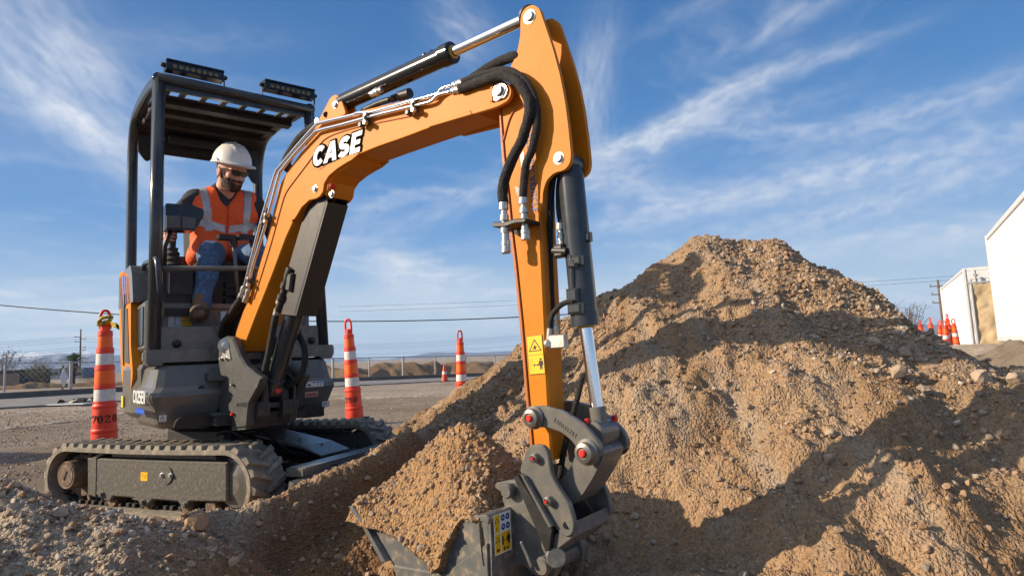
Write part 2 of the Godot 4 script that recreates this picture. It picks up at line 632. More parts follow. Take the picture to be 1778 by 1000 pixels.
func pile_y(x: float, z: float) -> float:
	var wx := x + 0.10 * nz_b.get_noise_2d(x + 7.0, z)
	var wz := z + 0.14 * nz_b.get_noise_2d(x, z + 9.0)
	var h := crest(pile_crest, wx, wz, 0.66, 0.10)
	h = maxf(h, crest(pile_spur, wx, wz, 0.85, 0.15))
	h = maxf(h, crest(pile_spur2, wx, wz, 0.95, 0.2))
	h -= settle(x) * smoothstep(-3.2, -4.1, z)
	# a scooped hollow where the bucket has been digging
	h -= 0.22 * exp(-(pow((x - 0.55) / 0.5, 2.0) + pow((z + 2.75) / 0.45, 2.0)))
	return h + rough_at(x, z) - 0.02

func bank_line(x: float) -> float:
	for i in bank_crest.size() - 1:
		var b: Vector3 = bank_crest[i + 1]
		if x < b.x: return lerpf(bank_crest[i].z, b.z, (x - bank_crest[i].x) / (b.x - bank_crest[i].x))
	return bank_crest[-1].z

func trench_y(x: float, z: float) -> float:
	var wx := x + 0.07 * nz_b.get_noise_2d(x + 7.0, z)
	var wz := z + 0.08 * nz_b.get_noise_2d(x, z + 9.0)
	# flat ground on the machine's side; the dug side drops away
	var h := plain(x, z)
	var edge := bank_line(wx)
	h -= 1.0 * smoothstep(edge, edge + 0.3, wz) * smoothstep(-1.95, -1.5, wx)
	h = maxf(h, crest(bank_back, wx, wz, 0.6, 0.05))
	h = maxf(h, crest(bank_crest, wx, wz, 2.4 if wz > bank_line(wx) else 0.75, 0.04))
	h = maxf(h, crest(mound_crest, wx, wz, 0.72, 0.12))
	var k := smoothstep(-4.2, -3.6, z + 0.35 * x + 0.3) * 0.75 + 0.25
	return h + rough_at(x, z, 0.95 * k)

# sheet of heights over a rectangle
func sheet(x0: float, x1: float, z0: float, z1: float, cell: float, f: Callable, tint: Callable) -> ArrayMesh:
	var nx := int((x1 - x0) / cell) + 1
	var nzz := int((z1 - z0) / cell) + 1
	var P := PackedVector3Array()
	P.resize(nx * nzz)
	for j in nzz:
		for i in nx:
			var x := x0 + i * cell
			var z := z0 + j * cell
			P[j * nx + i] = Vector3(x, f.call(x, z), z)
	return grid_mesh(P, nx, nzz, tint)

func grid_mesh(P: PackedVector3Array, nx: int, nzz: int, tint: Callable) -> ArrayMesh:
	var N := PackedVector3Array()
	var C := PackedColorArray()
	N.resize(P.size())
	C.resize(P.size())
	for j in nzz:
		for i in nx:
			var dx := P[j * nx + mini(i + 1, nx - 1)] - P[j * nx + maxi(i - 1, 0)]
			var dz := P[mini(j + 1, nzz - 1) * nx + i] - P[maxi(j - 1, 0) * nx + i]
			var q := j * nx + i
			N[q] = dz.cross(dx).normalized()
			C[q] = tint.call(P[q], N[q])
	var I := PackedInt32Array()
	I.resize((nx - 1) * (nzz - 1) * 6)
	var k := 0
	for j in nzz - 1:
		for i in nx - 1:
			var a := j * nx + i
			for e in [a, a + 1, a + nx + 1, a, a + nx + 1, a + nx]:
				I[k] = e
				k += 1
	var arr := []
	arr.resize(Mesh.ARRAY_MAX)
	arr[Mesh.ARRAY_VERTEX] = P
	arr[Mesh.ARRAY_NORMAL] = N
	arr[Mesh.ARRAY_COLOR] = C
	arr[Mesh.ARRAY_INDEX] = I
	var m := ArrayMesh.new()
	m.add_surface_from_arrays(Mesh.PRIMITIVE_TRIANGLES, arr)
	return m

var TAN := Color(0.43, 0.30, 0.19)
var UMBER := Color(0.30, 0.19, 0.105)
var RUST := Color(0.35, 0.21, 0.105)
var GRIT := Color(0.39, 0.325, 0.25)

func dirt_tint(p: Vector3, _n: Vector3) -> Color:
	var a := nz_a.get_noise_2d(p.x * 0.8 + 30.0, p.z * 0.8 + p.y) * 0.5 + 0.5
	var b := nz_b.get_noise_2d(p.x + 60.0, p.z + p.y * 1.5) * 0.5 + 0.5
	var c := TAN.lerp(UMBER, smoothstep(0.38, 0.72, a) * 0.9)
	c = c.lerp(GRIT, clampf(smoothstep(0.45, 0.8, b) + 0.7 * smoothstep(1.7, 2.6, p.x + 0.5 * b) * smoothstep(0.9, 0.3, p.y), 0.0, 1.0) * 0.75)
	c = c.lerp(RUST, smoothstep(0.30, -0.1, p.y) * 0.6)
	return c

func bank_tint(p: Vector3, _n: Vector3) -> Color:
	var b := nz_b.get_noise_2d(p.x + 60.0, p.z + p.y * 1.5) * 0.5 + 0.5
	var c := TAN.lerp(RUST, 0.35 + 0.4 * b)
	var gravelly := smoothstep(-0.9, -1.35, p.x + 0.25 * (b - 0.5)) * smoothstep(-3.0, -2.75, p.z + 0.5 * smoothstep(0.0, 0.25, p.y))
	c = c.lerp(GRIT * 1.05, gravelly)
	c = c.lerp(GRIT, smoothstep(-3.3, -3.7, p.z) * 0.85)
	# cut soil on the trench side is darker and reddish brown
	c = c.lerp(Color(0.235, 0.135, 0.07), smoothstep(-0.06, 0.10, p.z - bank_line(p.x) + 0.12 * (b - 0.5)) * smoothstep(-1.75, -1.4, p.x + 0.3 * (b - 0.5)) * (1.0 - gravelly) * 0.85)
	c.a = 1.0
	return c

func ground_tint(p: Vector3, _n: Vector3) -> Color:
	var a := nz_a.get_noise_2d(p.x * 0.25, p.z * 0.25) * 0.5 + 0.5
	var b := nz_b.get_noise_2d(p.x * 0.3, p.z * 0.6) * 0.5 + 0.5
	var c := Color(0.41, 0.345, 0.28).lerp(Color(0.31, 0.255, 0.20), smoothstep(0.3, 0.75, a))
	c = c.lerp(Color(0.50, 0.45, 0.39), smoothstep(0.55, 0.85, b) * 0.6)
	return c

var stones := []
func stone_meshes():
	for s in 5:
		var sp := SphereMesh.new()
		sp.radial_segments = 10
		sp.rings = 5
		sp.radius = 1.0
		sp.height = 2.0
		var arr := sp.get_mesh_arrays()
		var v: PackedVector3Array = arr[Mesh.ARRAY_VERTEX]
		var fn := noise(100 + s, 0.55, 3)
		var cuts := []
		var depth := []
		for k in 11:
			cuts.append(Vector3(rng.randf_range(-1, 1), rng.randf_range(-1, 1), rng.randf_range(-1, 1)).normalized())
			depth.append(rng.randf_range(0.5, 0.78))
		for i in v.size():
			var q := v[i] * (1.0 + 0.35 * fn.get_noise_3dv(v[i]))
			for k in cuts.size():
				var d: float = q.dot(cuts[k]) - depth[k]
				if d > 0.0: q -= cuts[k] * d
			v[i] = q * Vector3(1.0, 0.66 + 0.06 * s, 0.85)
		arr[Mesh.ARRAY_VERTEX] = v
		var st := SurfaceTool.new()
		st.begin(Mesh.PRIMITIVE_TRIANGLES)
		st.set_smooth_group(-1)
		for i in arr[Mesh.ARRAY_INDEX]: st.add_vertex(v[i])
		stones.append(done(st))

# loose stones and crumbs strewn over a surface
func strew(called: String, label: String, count: int, where: Callable, tint: Callable, lo: float, hi: float, mat_: Material, mesh_i := 0, category := "gravel"):
	var mm := MultiMesh.new()
	mm.transform_format = MultiMesh.TRANSFORM_3D
	mm.use_colors = true
	mm.mesh = stones[mesh_i]
	var T := []
	var C := []
	for i in count:
		var p = where.call()
		if p == null: continue
		var r := lo * pow(hi / lo, pow(rng.randf(), 3.2))
		var b := Basis(Vector3(rng.randf_range(-1, 1), rng.randf_range(-1, 1), rng.randf_range(-1, 1)).normalized(), rng.randf() * TAU).scaled(Vector3.ONE * r)
		T.append(Transform3D(b, p + Vector3(0, r * 0.25, 0)))
		C.append(tint.call(p))
	mm.instance_count = T.size()
	for i in T.size():
		mm.set_instance_transform(i, T[i])
		mm.set_instance_color(i, C[i])
	var o := MultiMeshInstance3D.new()
	o.multimesh = mm
	o.material_override = mat_
	o.name = numbered(called)
	add_child(o)
	tag(o, label, category, "", "stuff")

func stone_color(_p) -> Color:
	var k := rng.randf()
	var c := Color(0.42, 0.33, 0.235).lerp(Color(0.28, 0.205, 0.14), rng.randf())
	if k > 0.82: c = Color(0.54, 0.47, 0.39)
	if k < 0.12: c = Color(0.33, 0.19, 0.11)
	return c

func clod_color(_p) -> Color:
	if rng.randf() < 0.15: return GRIT * rng.randf_range(0.7, 1.2)
	return TAN.lerp(UMBER, rng.randf()).lerp(RUST, rng.randf() * 0.3)

func land():
	stone_meshes()
	var dirt := earth(11, 1.4, 2.4)
	var gravel := earth(31, 1.8, 2.4)
	var far := earth(51, 0.16, 3.0)
	M.dirt = dirt
	M.stone = paint(lin(0.8, 0.8, 0.8), 0.85, lin(1, 0.97, 0.92), 0.6, 61, 9.0)
	M.stone.vertex_color_use_as_albedo = true
	# far ground out to the horizon: rings of growing cells, dipping under the dug area
	var xs := []
	var v := 0.0
	var stepping := 0.3
	while v < 3500.0:
		xs.append(v)
		v += stepping
		if v > 14.0: stepping *= 1.22
	var ax := []
	for i in range(xs.size() - 1, 0, -1): ax.append(-xs[i])
	ax.append_array(xs)
	var P := PackedVector3Array()
	for z in ax:
		for x in ax:
			var y := plain(x, z)
			if x > -3.1 and x < 1.9 and z > -4.3 and z < -0.6: y -= 1.4
			elif x > -7.9 and x < 5.0 and z > -17.0 and z < 0.5: y -= 0.9
			else: y += 0.02 * nz_a.get_noise_2d(x, z)
			P.append(Vector3(x, y, z))
	var g := part("ground", grid_mesh(P, ax.size(), ax.size(), ground_tint), far, self)
	tag(g, "flat bare ground running out to the horizon", "", "", "structure")
	var gy := func(x, z):
		var ed: float = minf(minf(x + 8.4, 5.4 - x), minf(z + 17.4, 1.0 - z))
		var hole := smoothstep(0.1, 0.5, minf(minf(x + 3.2, 2.0 - x), minf(z + 4.45, 0.4 - z)))
		return plain(x, z) + 0.03 * nz_a.get_noise_2d(x * 0.7, z * 0.7) + 0.014 * nz_b.get_noise_2d(x, z) + 0.012 * absf(nz_c.get_noise_2d(x, z)) - 1.2 * hole + 0.02 * smoothstep(0.0, 0.4, ed) - 0.012
	var yard := part("gravel_ground", sheet(-8.4, 5.4, -17.4, 1.0, 0.05, gy, ground_tint), gravel, self)
	tag(yard, "churned gravel ground of the yard around the machine", "", "", "structure")
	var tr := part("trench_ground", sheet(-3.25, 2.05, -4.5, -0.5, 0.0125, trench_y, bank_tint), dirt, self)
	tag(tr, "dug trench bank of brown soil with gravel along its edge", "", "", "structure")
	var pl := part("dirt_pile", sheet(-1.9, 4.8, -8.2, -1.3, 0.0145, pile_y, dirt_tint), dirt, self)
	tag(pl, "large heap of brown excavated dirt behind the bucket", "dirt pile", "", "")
	# stones
	var on_pile := func():
		var x := rng.randf_range(-1.2, 4.4)
		var z := rng.randf_range(-6.0, -1.7)
		var y := pile_y(x, z)
		if y < plain(x, z) - 0.3: return null
		return Vector3(x, y, z)
	strew("pile_pebbles", "small pale pebbles strewn all over the dirt pile", 7000, on_pile, stone_color, 0.003, 0.012, M.stone, 0)
	strew("pile_clods", "crumbly brown clods lying on the dirt pile", 16000, on_pile, clod_color, 0.004, 0.022, M.stone, 1, "soil")
	var on_pile_gravel := func():
		var x := 2.15 + rng.randfn(0.0, 0.5)
		var z := -3.55 + rng.randfn(0.0, 0.42)
		return Vector3(x, pile_y(x, z), z)
	strew("pile_gravel", "coarse gravel spilled down the sunlit face of the dirt pile", 4500, on_pile_gravel, stone_color, 0.005, 0.021, M.stone, 2)
	var on_top := func():
		var x := 1.7 + rng.randfn(0.0, 0.28)
		var z := -4.55 + rng.randfn(0.0, 0.2)
		return Vector3(x, pile_y(x, z), z)
	strew("crest_gravel", "loose gravel and clods around the top of the dirt pile", 1200, on_top, stone_color, 0.005, 0.02, M.stone, 3)
	var on_upper := func():
		var x := 2.0 + rng.randfn(0.0, 0.42)
		var z := -4.15 + rng.randfn(0.0, 0.42)
		return Vector3(x, pile_y(x, z), z)
	strew("crest_clods", "broken clods covering the upper part of the dirt pile", 6000, on_upper, clod_color, 0.004, 0.024, M.stone, 1, "soil")
	var on_foot := func():
		var x := 0.1 + rng.randfn(0.0, 0.45)
		var z := -4.5 + rng.randfn(0.0, 0.55)
		return Vector3(x, maxf(pile_y(x, z), trench_y(x, z) if z > -4.45 else -9.0), z)
	strew("foot_rubble", "rubble of clods and stones at the left foot of the dirt pile", 3600, on_foot, clod_color, 0.005, 0.034, M.stone, 3, "soil")
	var on_bank := func():
		var x := rng.randf_range(-2.4, 1.0)
		var z := rng.randf_range(-4.3, -1.6)
		return Vector3(x, trench_y(x, z), z)
	strew("bank_pebbles", "small pebbles and crumbs on the trench bank", 4500, on_bank, stone_color, 0.003, 0.012, M.stone, 4)
	strew("bank_clods", "brown crumbs of soil along the trench bank", 9000, on_bank, clod_color, 0.003, 0.024, M.stone, 1, "soil")
	var on_mound := func():
		var x := rng.randf_range(-2.6, -1.05)
		var z := rng.randf_range(-2.75, -1.35)
		if x > -1.3 and rng.randf() < 0.6: return null
		return Vector3(x, trench_y(x, z), z)
	strew("mound_gravel", "grey rounded gravel on the mound before the track", 10000, on_mound, stone_color, 0.004, 0.019, M.stone, 0)
	var on_yard := func():
		var d := 3.4 + 12.0 * pow(rng.randf(), 1.7)
		var x := rng.randf_range(-0.95, 0.2) * d
		var z := -d
		if x > -3.0 and z > -4.4: return null
		return Vector3(x, plain(x, z) + 0.01, z)
	strew("yard_gravel", "loose grey gravel over the yard behind the tracks", 30000, on_yard, stone_color, 0.006, 0.022, M.stone, 2)
	# larger stones that lie singly
	var bigs := [[2.28, -3.72, 0.055, "round brown stone, highest of the stones on the dirt pile's gravel"], [1.93, -3.35, 0.05, "pale flat stone above the cluster of round stones on the dirt pile"],
		[2.05, -3.3, 0.045, "pale grey stone beside the flat one on the gravel face"], [1.78, -3.1, 0.04, "brown stone, top left of the cluster on the dirt pile"],
		[1.83, -3.02, 0.05, "biggest round stone of the cluster on the dirt pile"], [1.9, -2.95, 0.05, "dark brown stone, lowest of the cluster on the dirt pile"],
		[2.72, -3.35, 0.06, "broad tan stone low on the right flank of the dirt pile"], [2.2, -2.98, 0.065, "large flat stone at the edge of the lower shadow on the pile"],
		[2.33, -2.95, 0.04, "small grey stone right of the large flat stone"], [2.85, -3.4, 0.04, "small tan stone beside the broad tan one"],
		[-1.58, -2.72, 0.07, "big brown clod in the hollow before the track"], [-1.42, -2.78, 0.065, "second brown clod in the hollow, nearer the trench"],
		[-1.55, -2.15, 0.032, "dusty brown stone bedded in the gravel mound"], [1.35, -2.75, 0.03, "lone small stone in the middle of the sunlit dirt face"], [1.28, -2.65, 0.028, "small dark stone below the lone one on the dirt face"]]
	for i in bigs.size():
		var q: Array = bigs[i]
		var y := pile_y(q[0], q[1]) if q[0] > 0 else trench_y(q[0], q[1])
		var o := part("stone", stones[i % 5], M.clod if q[0] < -1.3 and q[2] > 0.06 else M.boulder, self, Transform3D(Basis(Vector3(0.3, 1, 0.2).normalized(), i * 1.3).scaled(Vector3.ONE * q[2]), Vector3(q[0], y + q[2] * 0.35, q[1])))
		tag(o, q[3], "stone", "single stones lying on the dirt")

# ---------- sky ----------
func sky_image() -> Image:
	var w := 2048
	var h := 1024
	var im := Image.create(w, h, false, Image.FORMAT_RGBF)
	var n1 := noise(5, 0.9, 5)
	var n2 := noise(6, 3.0, 5)
	var n3 := noise(8, 9.0, 4)
	var n4 := noise(9, 0.55, 3)
	var to_sun := Vector3(-0.903, 0.399, 0.159)
	# feathered cirrus: [azimuth, elevation, half length, half width, tilt, strength] in degrees, azimuth clockwise from -z
	var wisps := [[13.0, 18.6, 7.0, 1.1, 12.0, 0.62], [20.0, 21.0, 6.0, 1.0, 16.0, 0.6], [28.0, 22.3, 6.0, 0.7, 7.0, 0.42], [26.0, 25.6, 6.0, 0.8, 14.0, 0.34], [19.0, 18.8, 9.0, 1.0, 4.0, 0.42], [34.0, 16.9, 11.0, 1.3, 4.0, 0.5], [31.0, 13.4, 14.0, 1.5, 2.0, 0.62], [9.5, 16.0, 5.0, 1.8, 0.0, 0.5],
		[12.0, 14.2, 6.0, 0.9, -4.0, 0.34], [16.0, 12.0, 10.0, 1.3, 6.0, 0.5], [24.0, 17.5, 3.6, 0.45, -8.0, 0.42], [30.0, 10.5, 14.0, 1.2, 6.0, 0.5], [27.0, 7.6, 12.0, 1.1, 3.0, 0.42], [39.0, 7.5, 6.0, 0.6, 12.0, 0.4], [8.0, 22.0, 5.0, 1.9, 84.0, 0.42], [9.5, 26.0, 4.0, 1.6, 70.0, 0.25], [-3.8, 28.8, 3.0, 2.2, -30.0, 0.4],
		[-37.0, 22.0, 8.0, 4.0, -40.0, 0.42], [-35.5, 23.4, 2.8, 1.4, -30.0, 0.4], [-36.0, 18.8, 7.0, 1.1, -34.0, 0.36], [-33.0, 17.0, 5.0, 1.4, -38.0, 0.3], [-10.5, 8.2, 2.4, 1.4, -10.0, 0.7], [-7.0, 6.8, 5.0, 1.1, 4.0, 0.5], [-15.0, 10.5, 6.0, 0.9, 18.0, 0.34], [-4.0, 14.5, 6.0, 1.3, 24.0, 0.34], [-13.0, 13.0, 5.0, 0.8, 20.0, 0.26],
		[-30.0, 5.0, 16.0, 1.4, 0.0, 0.4], [-22.0, 8.0, 8.0, 0.9, 5.0, 0.25], [0.0, 5.0, 14.0, 1.3, 0.0, 0.4], [-28.0, 26.0, 8.0, 1.2, 10.0, 0.14], [-12.0, 24.0, 7.0, 1.3, 18.0, 0.12], [20.0, 28.5, 9.0, 0.8, 12.0, 0.16]]
	for j in h:
		var el := 90.0 - 180.0 * (j + 0.5) / h
		var up := sin(deg_to_rad(maxf(el, 0.0)))
		var blue := Color(0.42, 0.555, 0.655).lerp(Color(0.112, 0.28, 0.56), smoothstep(0.0, 0.24, up)).lerp(Color(0.038, 0.135, 0.345), smoothstep(0.12, 0.58, up))
		if el < 0.0: blue = Color(0.42, 0.555, 0.655).lerp(Color(0.27, 0.22, 0.17), smoothstep(0.0, -6.0, el))
		for i in w:
			var az := wrapf(360.0 * (i + 0.5) / w, -180.0, 180.0)
			var c := blue
			if el > -1.0:
				var dir := Vector3(sin(deg_to_rad(az)) * cos(deg_to_rad(el)), up, -cos(deg_to_rad(az)) * cos(deg_to_rad(el)))
				var q := dir / (dir.y + 0.12)
				# streaks run along one wind direction overhead
				var s := Vector2(q.x * 0.86 - q.z * 0.5, q.x * 0.5 + q.z * 0.86)
				var wv := Vector2(n1.get_noise_2d(q.x, q.z), n1.get_noise_2d(q.z + 20.0, q.x)) * 0.5
				var f1 := n1.get_noise_2d(s.x * 0.55 + wv.x, s.y * 2.0 + wv.y * 1.5)
				var f2 := n2.get_noise_2d(s.x * 0.45 + wv.x * 1.6, s.y * 2.2 + wv.y)
				var f3 := n3.get_noise_2d(s.x * 0.35 + wv.x * 2.0, s.y * 2.4)
				var fib := clampf(0.62 + 0.55 * f2 + 0.34 * f3, 0.0, 1.4)
				var d := (0.26 + 0.5 * smoothstep(30.0, 46.0, el) + 0.4 * smoothstep(48.0, 75.0, absf(az))) * smoothstep(0.0, 0.7, f1 + 0.35 * smoothstep(32.0, 60.0, el) + 0.22 * f2 + 0.1 * n4.get_noise_2d(q.x, q.z)) * fib
				if absf(az) < 75.0:
					for k in wisps:
						var ex: float = az - k[0]
						if absf(ex) > k[2] * 2.2: continue
						var ey: float = el - k[1] - 0.7 * f1 - 0.5 * f2
						var ca := cos(deg_to_rad(k[4]))
						var sa := sin(deg_to_rad(k[4]))
						var along: float = (ex * ca + ey * sa) / k[2]
						var over: float = (ey * ca - ex * sa) / k[3]
						if absf(over) > 2.6: continue
						var g: float = exp(-along * along - over * over)
						if g > 0.015:
							# fine parallel threads, fraying at the ends
							var th := 0.62 + 0.55 * n2.get_noise_2d(along * k[2] * 0.10 + k[0], over * k[3] * 0.42 + 0.12 * f1) + 0.26 * n3.get_noise_2d(along * k[2] * 0.05, over * k[3] * 0.40)
							d += k[5] * g * clampf(th, 0.0, 1.3)
				d += 0.34 * exp(-pow(el / 7.0, 2.0)) * (0.75 + 0.6 * f1)
				# thin high veil that whitens towards the sun, low on the left
				var ang := rad_to_deg(acos(clampf(dir.dot(to_sun), -1.0, 1.0)))
				d += 0.85 * exp(-pow(ang / 36.0, 2.0)) * (0.8 + 0.3 * f1)
				var glow := 1.0 + 1.5 * exp(-pow(ang / 34.0, 2.0))
				c = blue.lerp(Color(0.68, 0.70, 0.735) * glow, clampf(d, 0.0, 0.92))
			im.set_pixel(i, j, c)
	return im

# ---------- the excavator ----------
func hp(called: String, st, m: Material) -> MeshInstance3D: return part(called, st, m, machine, HO)
func bp(called: String, st, m: Material) -> MeshInstance3D: return part(called, st, m, machine, BO)

func bolt(parent: Node3D, called: String, at: Vector3, d: Vector3, r: float, h: float, m: Material, ring := true):
	var st := ST()
	if ring: turned(st, at, at + d, [[0.0, r * 1.45], [h * 0.25, r * 1.45], [h * 0.3, r], [h * 0.85, r], [h, r * 0.8]], 18)
	else: turned(st, at, at + d, [[0.0, r], [h * 0.8, r], [h, r * 0.75]], 14)
	return part(called, st, m, parent)

func pin_cap(parent: Node3D, at: Vector3, d: Vector3, r: float, red := true):
	var st := ST()
	turned(st, at, at + d, [[0.0, r * 1.25], [0.006, r * 1.25], [0.012, r], [0.03, r * 0.92], [0.034, r * 0.6], [0.030, r * 0.5]], 24)
	var w := part("pin_washer", st, M.pin, parent)
	if red:
		var s2 := ST()
		turned(s2, at + d * 0.03, at + d, [[0.0, r * 0.36], [0.006, r * 0.36], [0.009, r * 0.25]], 14)
		part("red_grease_cap", s2, M.red, parent)
	return w

func track(side: int):
	# belt along x in the undercarriage's frame; outer edge at |z| = 0.70
	var z0 := 0.45 * side
	var z1 := 0.70 * side
	if z0 > z1:
		var s := z0
		z0 = z1
		z1 = s
	var xa := -0.60
	var xb := 0.72
	var r := 0.195
	var cyy := 0.205
	var path := []   # [point, normal]
	var nseg := 46
	var length := 2.0 * (xb - xa) + TAU * r
	for i in 220:
		var s := length * i / 220.0
		var p := Vector2.ZERO
		var nn := Vector2.ZERO
		if s < xb - xa:
			p = Vector2(xa + s, cyy + r - 0.008 * sin(PI * s / (xb - xa)))
			nn = Vector2(0, 1)
		elif s < xb - xa + PI * r:
			var w := PI / 2 - (s - (xb - xa)) / r
			nn = Vector2(cos(w), sin(w))
			p = Vector2(xb, cyy) + nn * r
		elif s < 2 * (xb - xa) + PI * r:
			p = Vector2(xb - (s - (xb - xa) - PI * r), cyy - r)
			nn = Vector2(0, -1)
		else:
			var w := -PI / 2 - (s - 2 * (xb - xa) - PI * r) / r
			nn = Vector2(cos(w), sin(w))
			p = Vector2(xa, cyy) + nn * r
		path.append([p, nn])
	var st := ST()
	var th := 0.026
	for i in path.size():
		var a: Array = path[i]
		var b: Array = path[(i + 1) % path.size()]
		var ao: Vector2 = a[0]
		var bo: Vector2 = b[0]
		var ai: Vector2 = a[0] - a[1] * th
		var bi: Vector2 = b[0] - b[1] * th
		quad(st, Vector3(ao.x, ao.y, z0), Vector3(ao.x, ao.y, z1), Vector3(bo.x, bo.y, z1), Vector3(bo.x, bo.y, z0))
		quad(st, Vector3(ai.x, ai.y, z1), Vector3(ai.x, ai.y, z0), Vector3(bi.x, bi.y, z0), Vector3(bi.x, bi.y, z1))
		quad(st, Vector3(ai.x, ai.y, z1), Vector3(bi.x, bi.y, z1), Vector3(bo.x, bo.y, z1), Vector3(ao.x, ao.y, z1))
		quad(st, Vector3(ai.x, ai.y, z0), Vector3(ao.x, ao.y, z0), Vector3(bo.x, bo.y, z0), Vector3(bi.x, bi.y, z0))
	var belt := part("track", st, M.rubber, machine, TR)
	# staggered tread bars, wide at the root, each leaning backwards towards the edge
	var lug := ST()
	var guide := ST()
	for i in nseg:
		for half in 2:
			var f := (i + 0.5 * half) / nseg * path.size()
			var a: Array = path[int(f) % path.size()]
			var p: Vector2 = a[0]
			var nn: Vector2 = a[1]
			var tt := Vector2(nn.y, -nn.x)
			var zi := 0.574 * side
			var zo := (0.697 if half == 0 else 0.453) * side
			var hh := 0.024
			var lean := 0.028
			var c8 := []
			for lv in 2:
				var hw := 0.021 if lv == 0 else 0.014
				var up := -0.004 if lv == 0 else hh
				var inz := (zi - zo) * (0.0 if lv == 0 else 0.06)
				for e in [[zi + (zi - zo) * 0.12, -hw * 0.7 + lean], [zi + (zi - zo) * 0.12, hw * 0.7 + lean], [zo + inz, hw * 1.25 - lean], [zo + inz, -hw * 1.25 - lean]]:
					var q: Vector2 = p + tt * e[1] + nn * up
					c8.append(Vector3(q.x, q.y, e[0]))
			# orientation depends on the side and half
			var flip: bool = (zo < zi)
			for fc in [[4, 5, 6, 7], [0, 1, 5, 4], [1, 2, 6, 5], [2, 3, 7, 6], [3, 0, 4, 7]]:
				if flip: quad(lug, c8[fc[3]], c8[fc[2]], c8[fc[1]], c8[fc[0]])
				else: quad(lug, c8[fc[0]], c8[fc[1]], c8[fc[2]], c8[fc[3]])
	for i in 62:
		var a: Array = path[int(i / 62.0 * path.size())]
		var nn: Vector2 = a[1]
		var p: Vector2 = a[0] - nn * (th + 0.012)
		for zz in [0.545, 0.605]:
			box(guide, Vector3(p.x, p.y, zz * side), Vector3(0.03, 0.026, 0.03), 0.004, Basis(Vector3(nn.y, -nn.x, 0), Vector3(nn.x, nn.y, 0), Vector3(0, 0, 1)))
	part("tread", lug, M.rubber, belt)
	part("guide_lugs", guide, M.rubber_dark, belt)
	# roller frame
	var fr := ST()
	var zf0 := 0.50 * side
	var zf1 := 0.655 * side
	ext(fr, pv([-0.463,0.329,0.7,0.327,0.7,0.237, 0.70, 0.115, 0.42, 0.105, 0.36, 0.06, 0.32, 0.10, 0.12, 0.102, 0.06, 0.055, 0.03, 0.055, -0.03, 0.104, -0.22, 0.106, -0.25, 0.075, -0.30, 0.075, -0.33, 0.108, -0.454,0.096]), minf(zf0, zf1), maxf(zf0, zf1), 0.008)
	var frm := part("track_frame", fr, M.worn, machine, TR)
	var fr2 := ST()
	ext(fr2, pv([-0.405, 0.10, -0.37, 0.10, -0.37, 0.33, -0.27, 0.375, 0.1, 0.375, 0.1, 0.385, -0.28, 0.385, -0.405, 0.335]), minf(zf0, zf1) - 0.002, maxf(zf0, zf1) + 0.004, 0.003)
	part("edge_plate", fr2, M.grey, frm)
	var fr3 := ST()
	box(fr3, Vector3(0.15, 0.35, 0.575 * side), Vector3(0.86, 0.045, 0.11), 0.01)
	ext(fr3, pv([0.1, 0.345, 0.22, 0.345, 0.20, 0.385, 0.12, 0.385]), 0.60 * side - 0.02, 0.60 * side + 0.02, 0.003)
	part("frame_top", fr3, M.grey, frm)
	var dz := Vector3(0, 0, side)
	for e in [[-0.315, 0.115], [0.045, 0.085], [0.39, 0.085]]:
		bolt(frm, "roller_bolt", Vector3(e[0], e[1], 0.655 * side), dz, 0.014, 0.018, M.worn)
	for e in [[0.205, 0.245], [0.275, 0.245]]:
		bolt(frm, "cover_bolt", Vector3(e[0], e[1], 0.660 * side), dz, 0.011, 0.014, M.zinc)
	var cp := ST()
	cyl(cp, Vector3(0.235, 0.245, 0.654 * side), Vector3(0.235, 0.245, 0.662 * side), 0.052, 28, 0.002)
	part("inspection_cover", cp, M.worn, frm)
	var ro := ST()
	for x in [-0.27, 0.045, 0.36, 0.55]:
		ro = ST()
		cyl(ro, Vector3(x, 0.075, 0.52 * side), Vector3(x, 0.075, 0.63 * side), 0.045, 18, 0.006)
		part("bottom_roller", ro, M.rust, frm)
	var hubm := ST()
	turned(hubm, Vector3(-0.60, 0.225, 0.46 * side), Vector3(-0.60, 0.225, 0.7 * side), [[0.0, 0.10], [0.10, 0.10], [0.11, 0.088], [0.225, 0.086], [0.235, 0.080], [0.232, 0.068], [0.236, 0.066]], 36)
	var hub := part("final_drive", hubm, M.rust, machine, TR)
	var slot := ST()
	box(slot, Vector3(-0.60, 0.225, 0.697 * side), Vector3(0.06, 0.008, 0.006), 0.0, Basis(Vector3(0, 0, 1), deg_to_rad(62)))
	part("drive_slot", slot, M.black, hub)
	var spr := ST()
	for k in 11:
		var w := TAU * k / 11
		box(spr, Vector3(-0.60 + cos(w) * 0.145, 0.21 + sin(w) * 0.145, 0.575 * side), Vector3(0.05, 0.03, 0.035), 0.006, Basis(Vector3(0, 0, 1), w))
	cyl(spr, Vector3(-0.60, 0.21, 0.555 * side), Vector3(-0.60, 0.21, 0.595 * side), 0.13, 30)
	part("sprocket", spr, M.rust, machine, TR)
	var idl := ST()
	turned(idl, Vector3(0.72, 0.205, 0.515 * side), Vector3(0.72, 0.205, 0.635 * side), [[0.0, 0.05], [0.02, 0.13], [0.045, 0.14], [0.05, 0.155], [0.07, 0.155], [0.075, 0.14], [0.10, 0.13], [0.12, 0.05]], 30)
	part("idler_wheel", idl, M.grey, machine, TR)
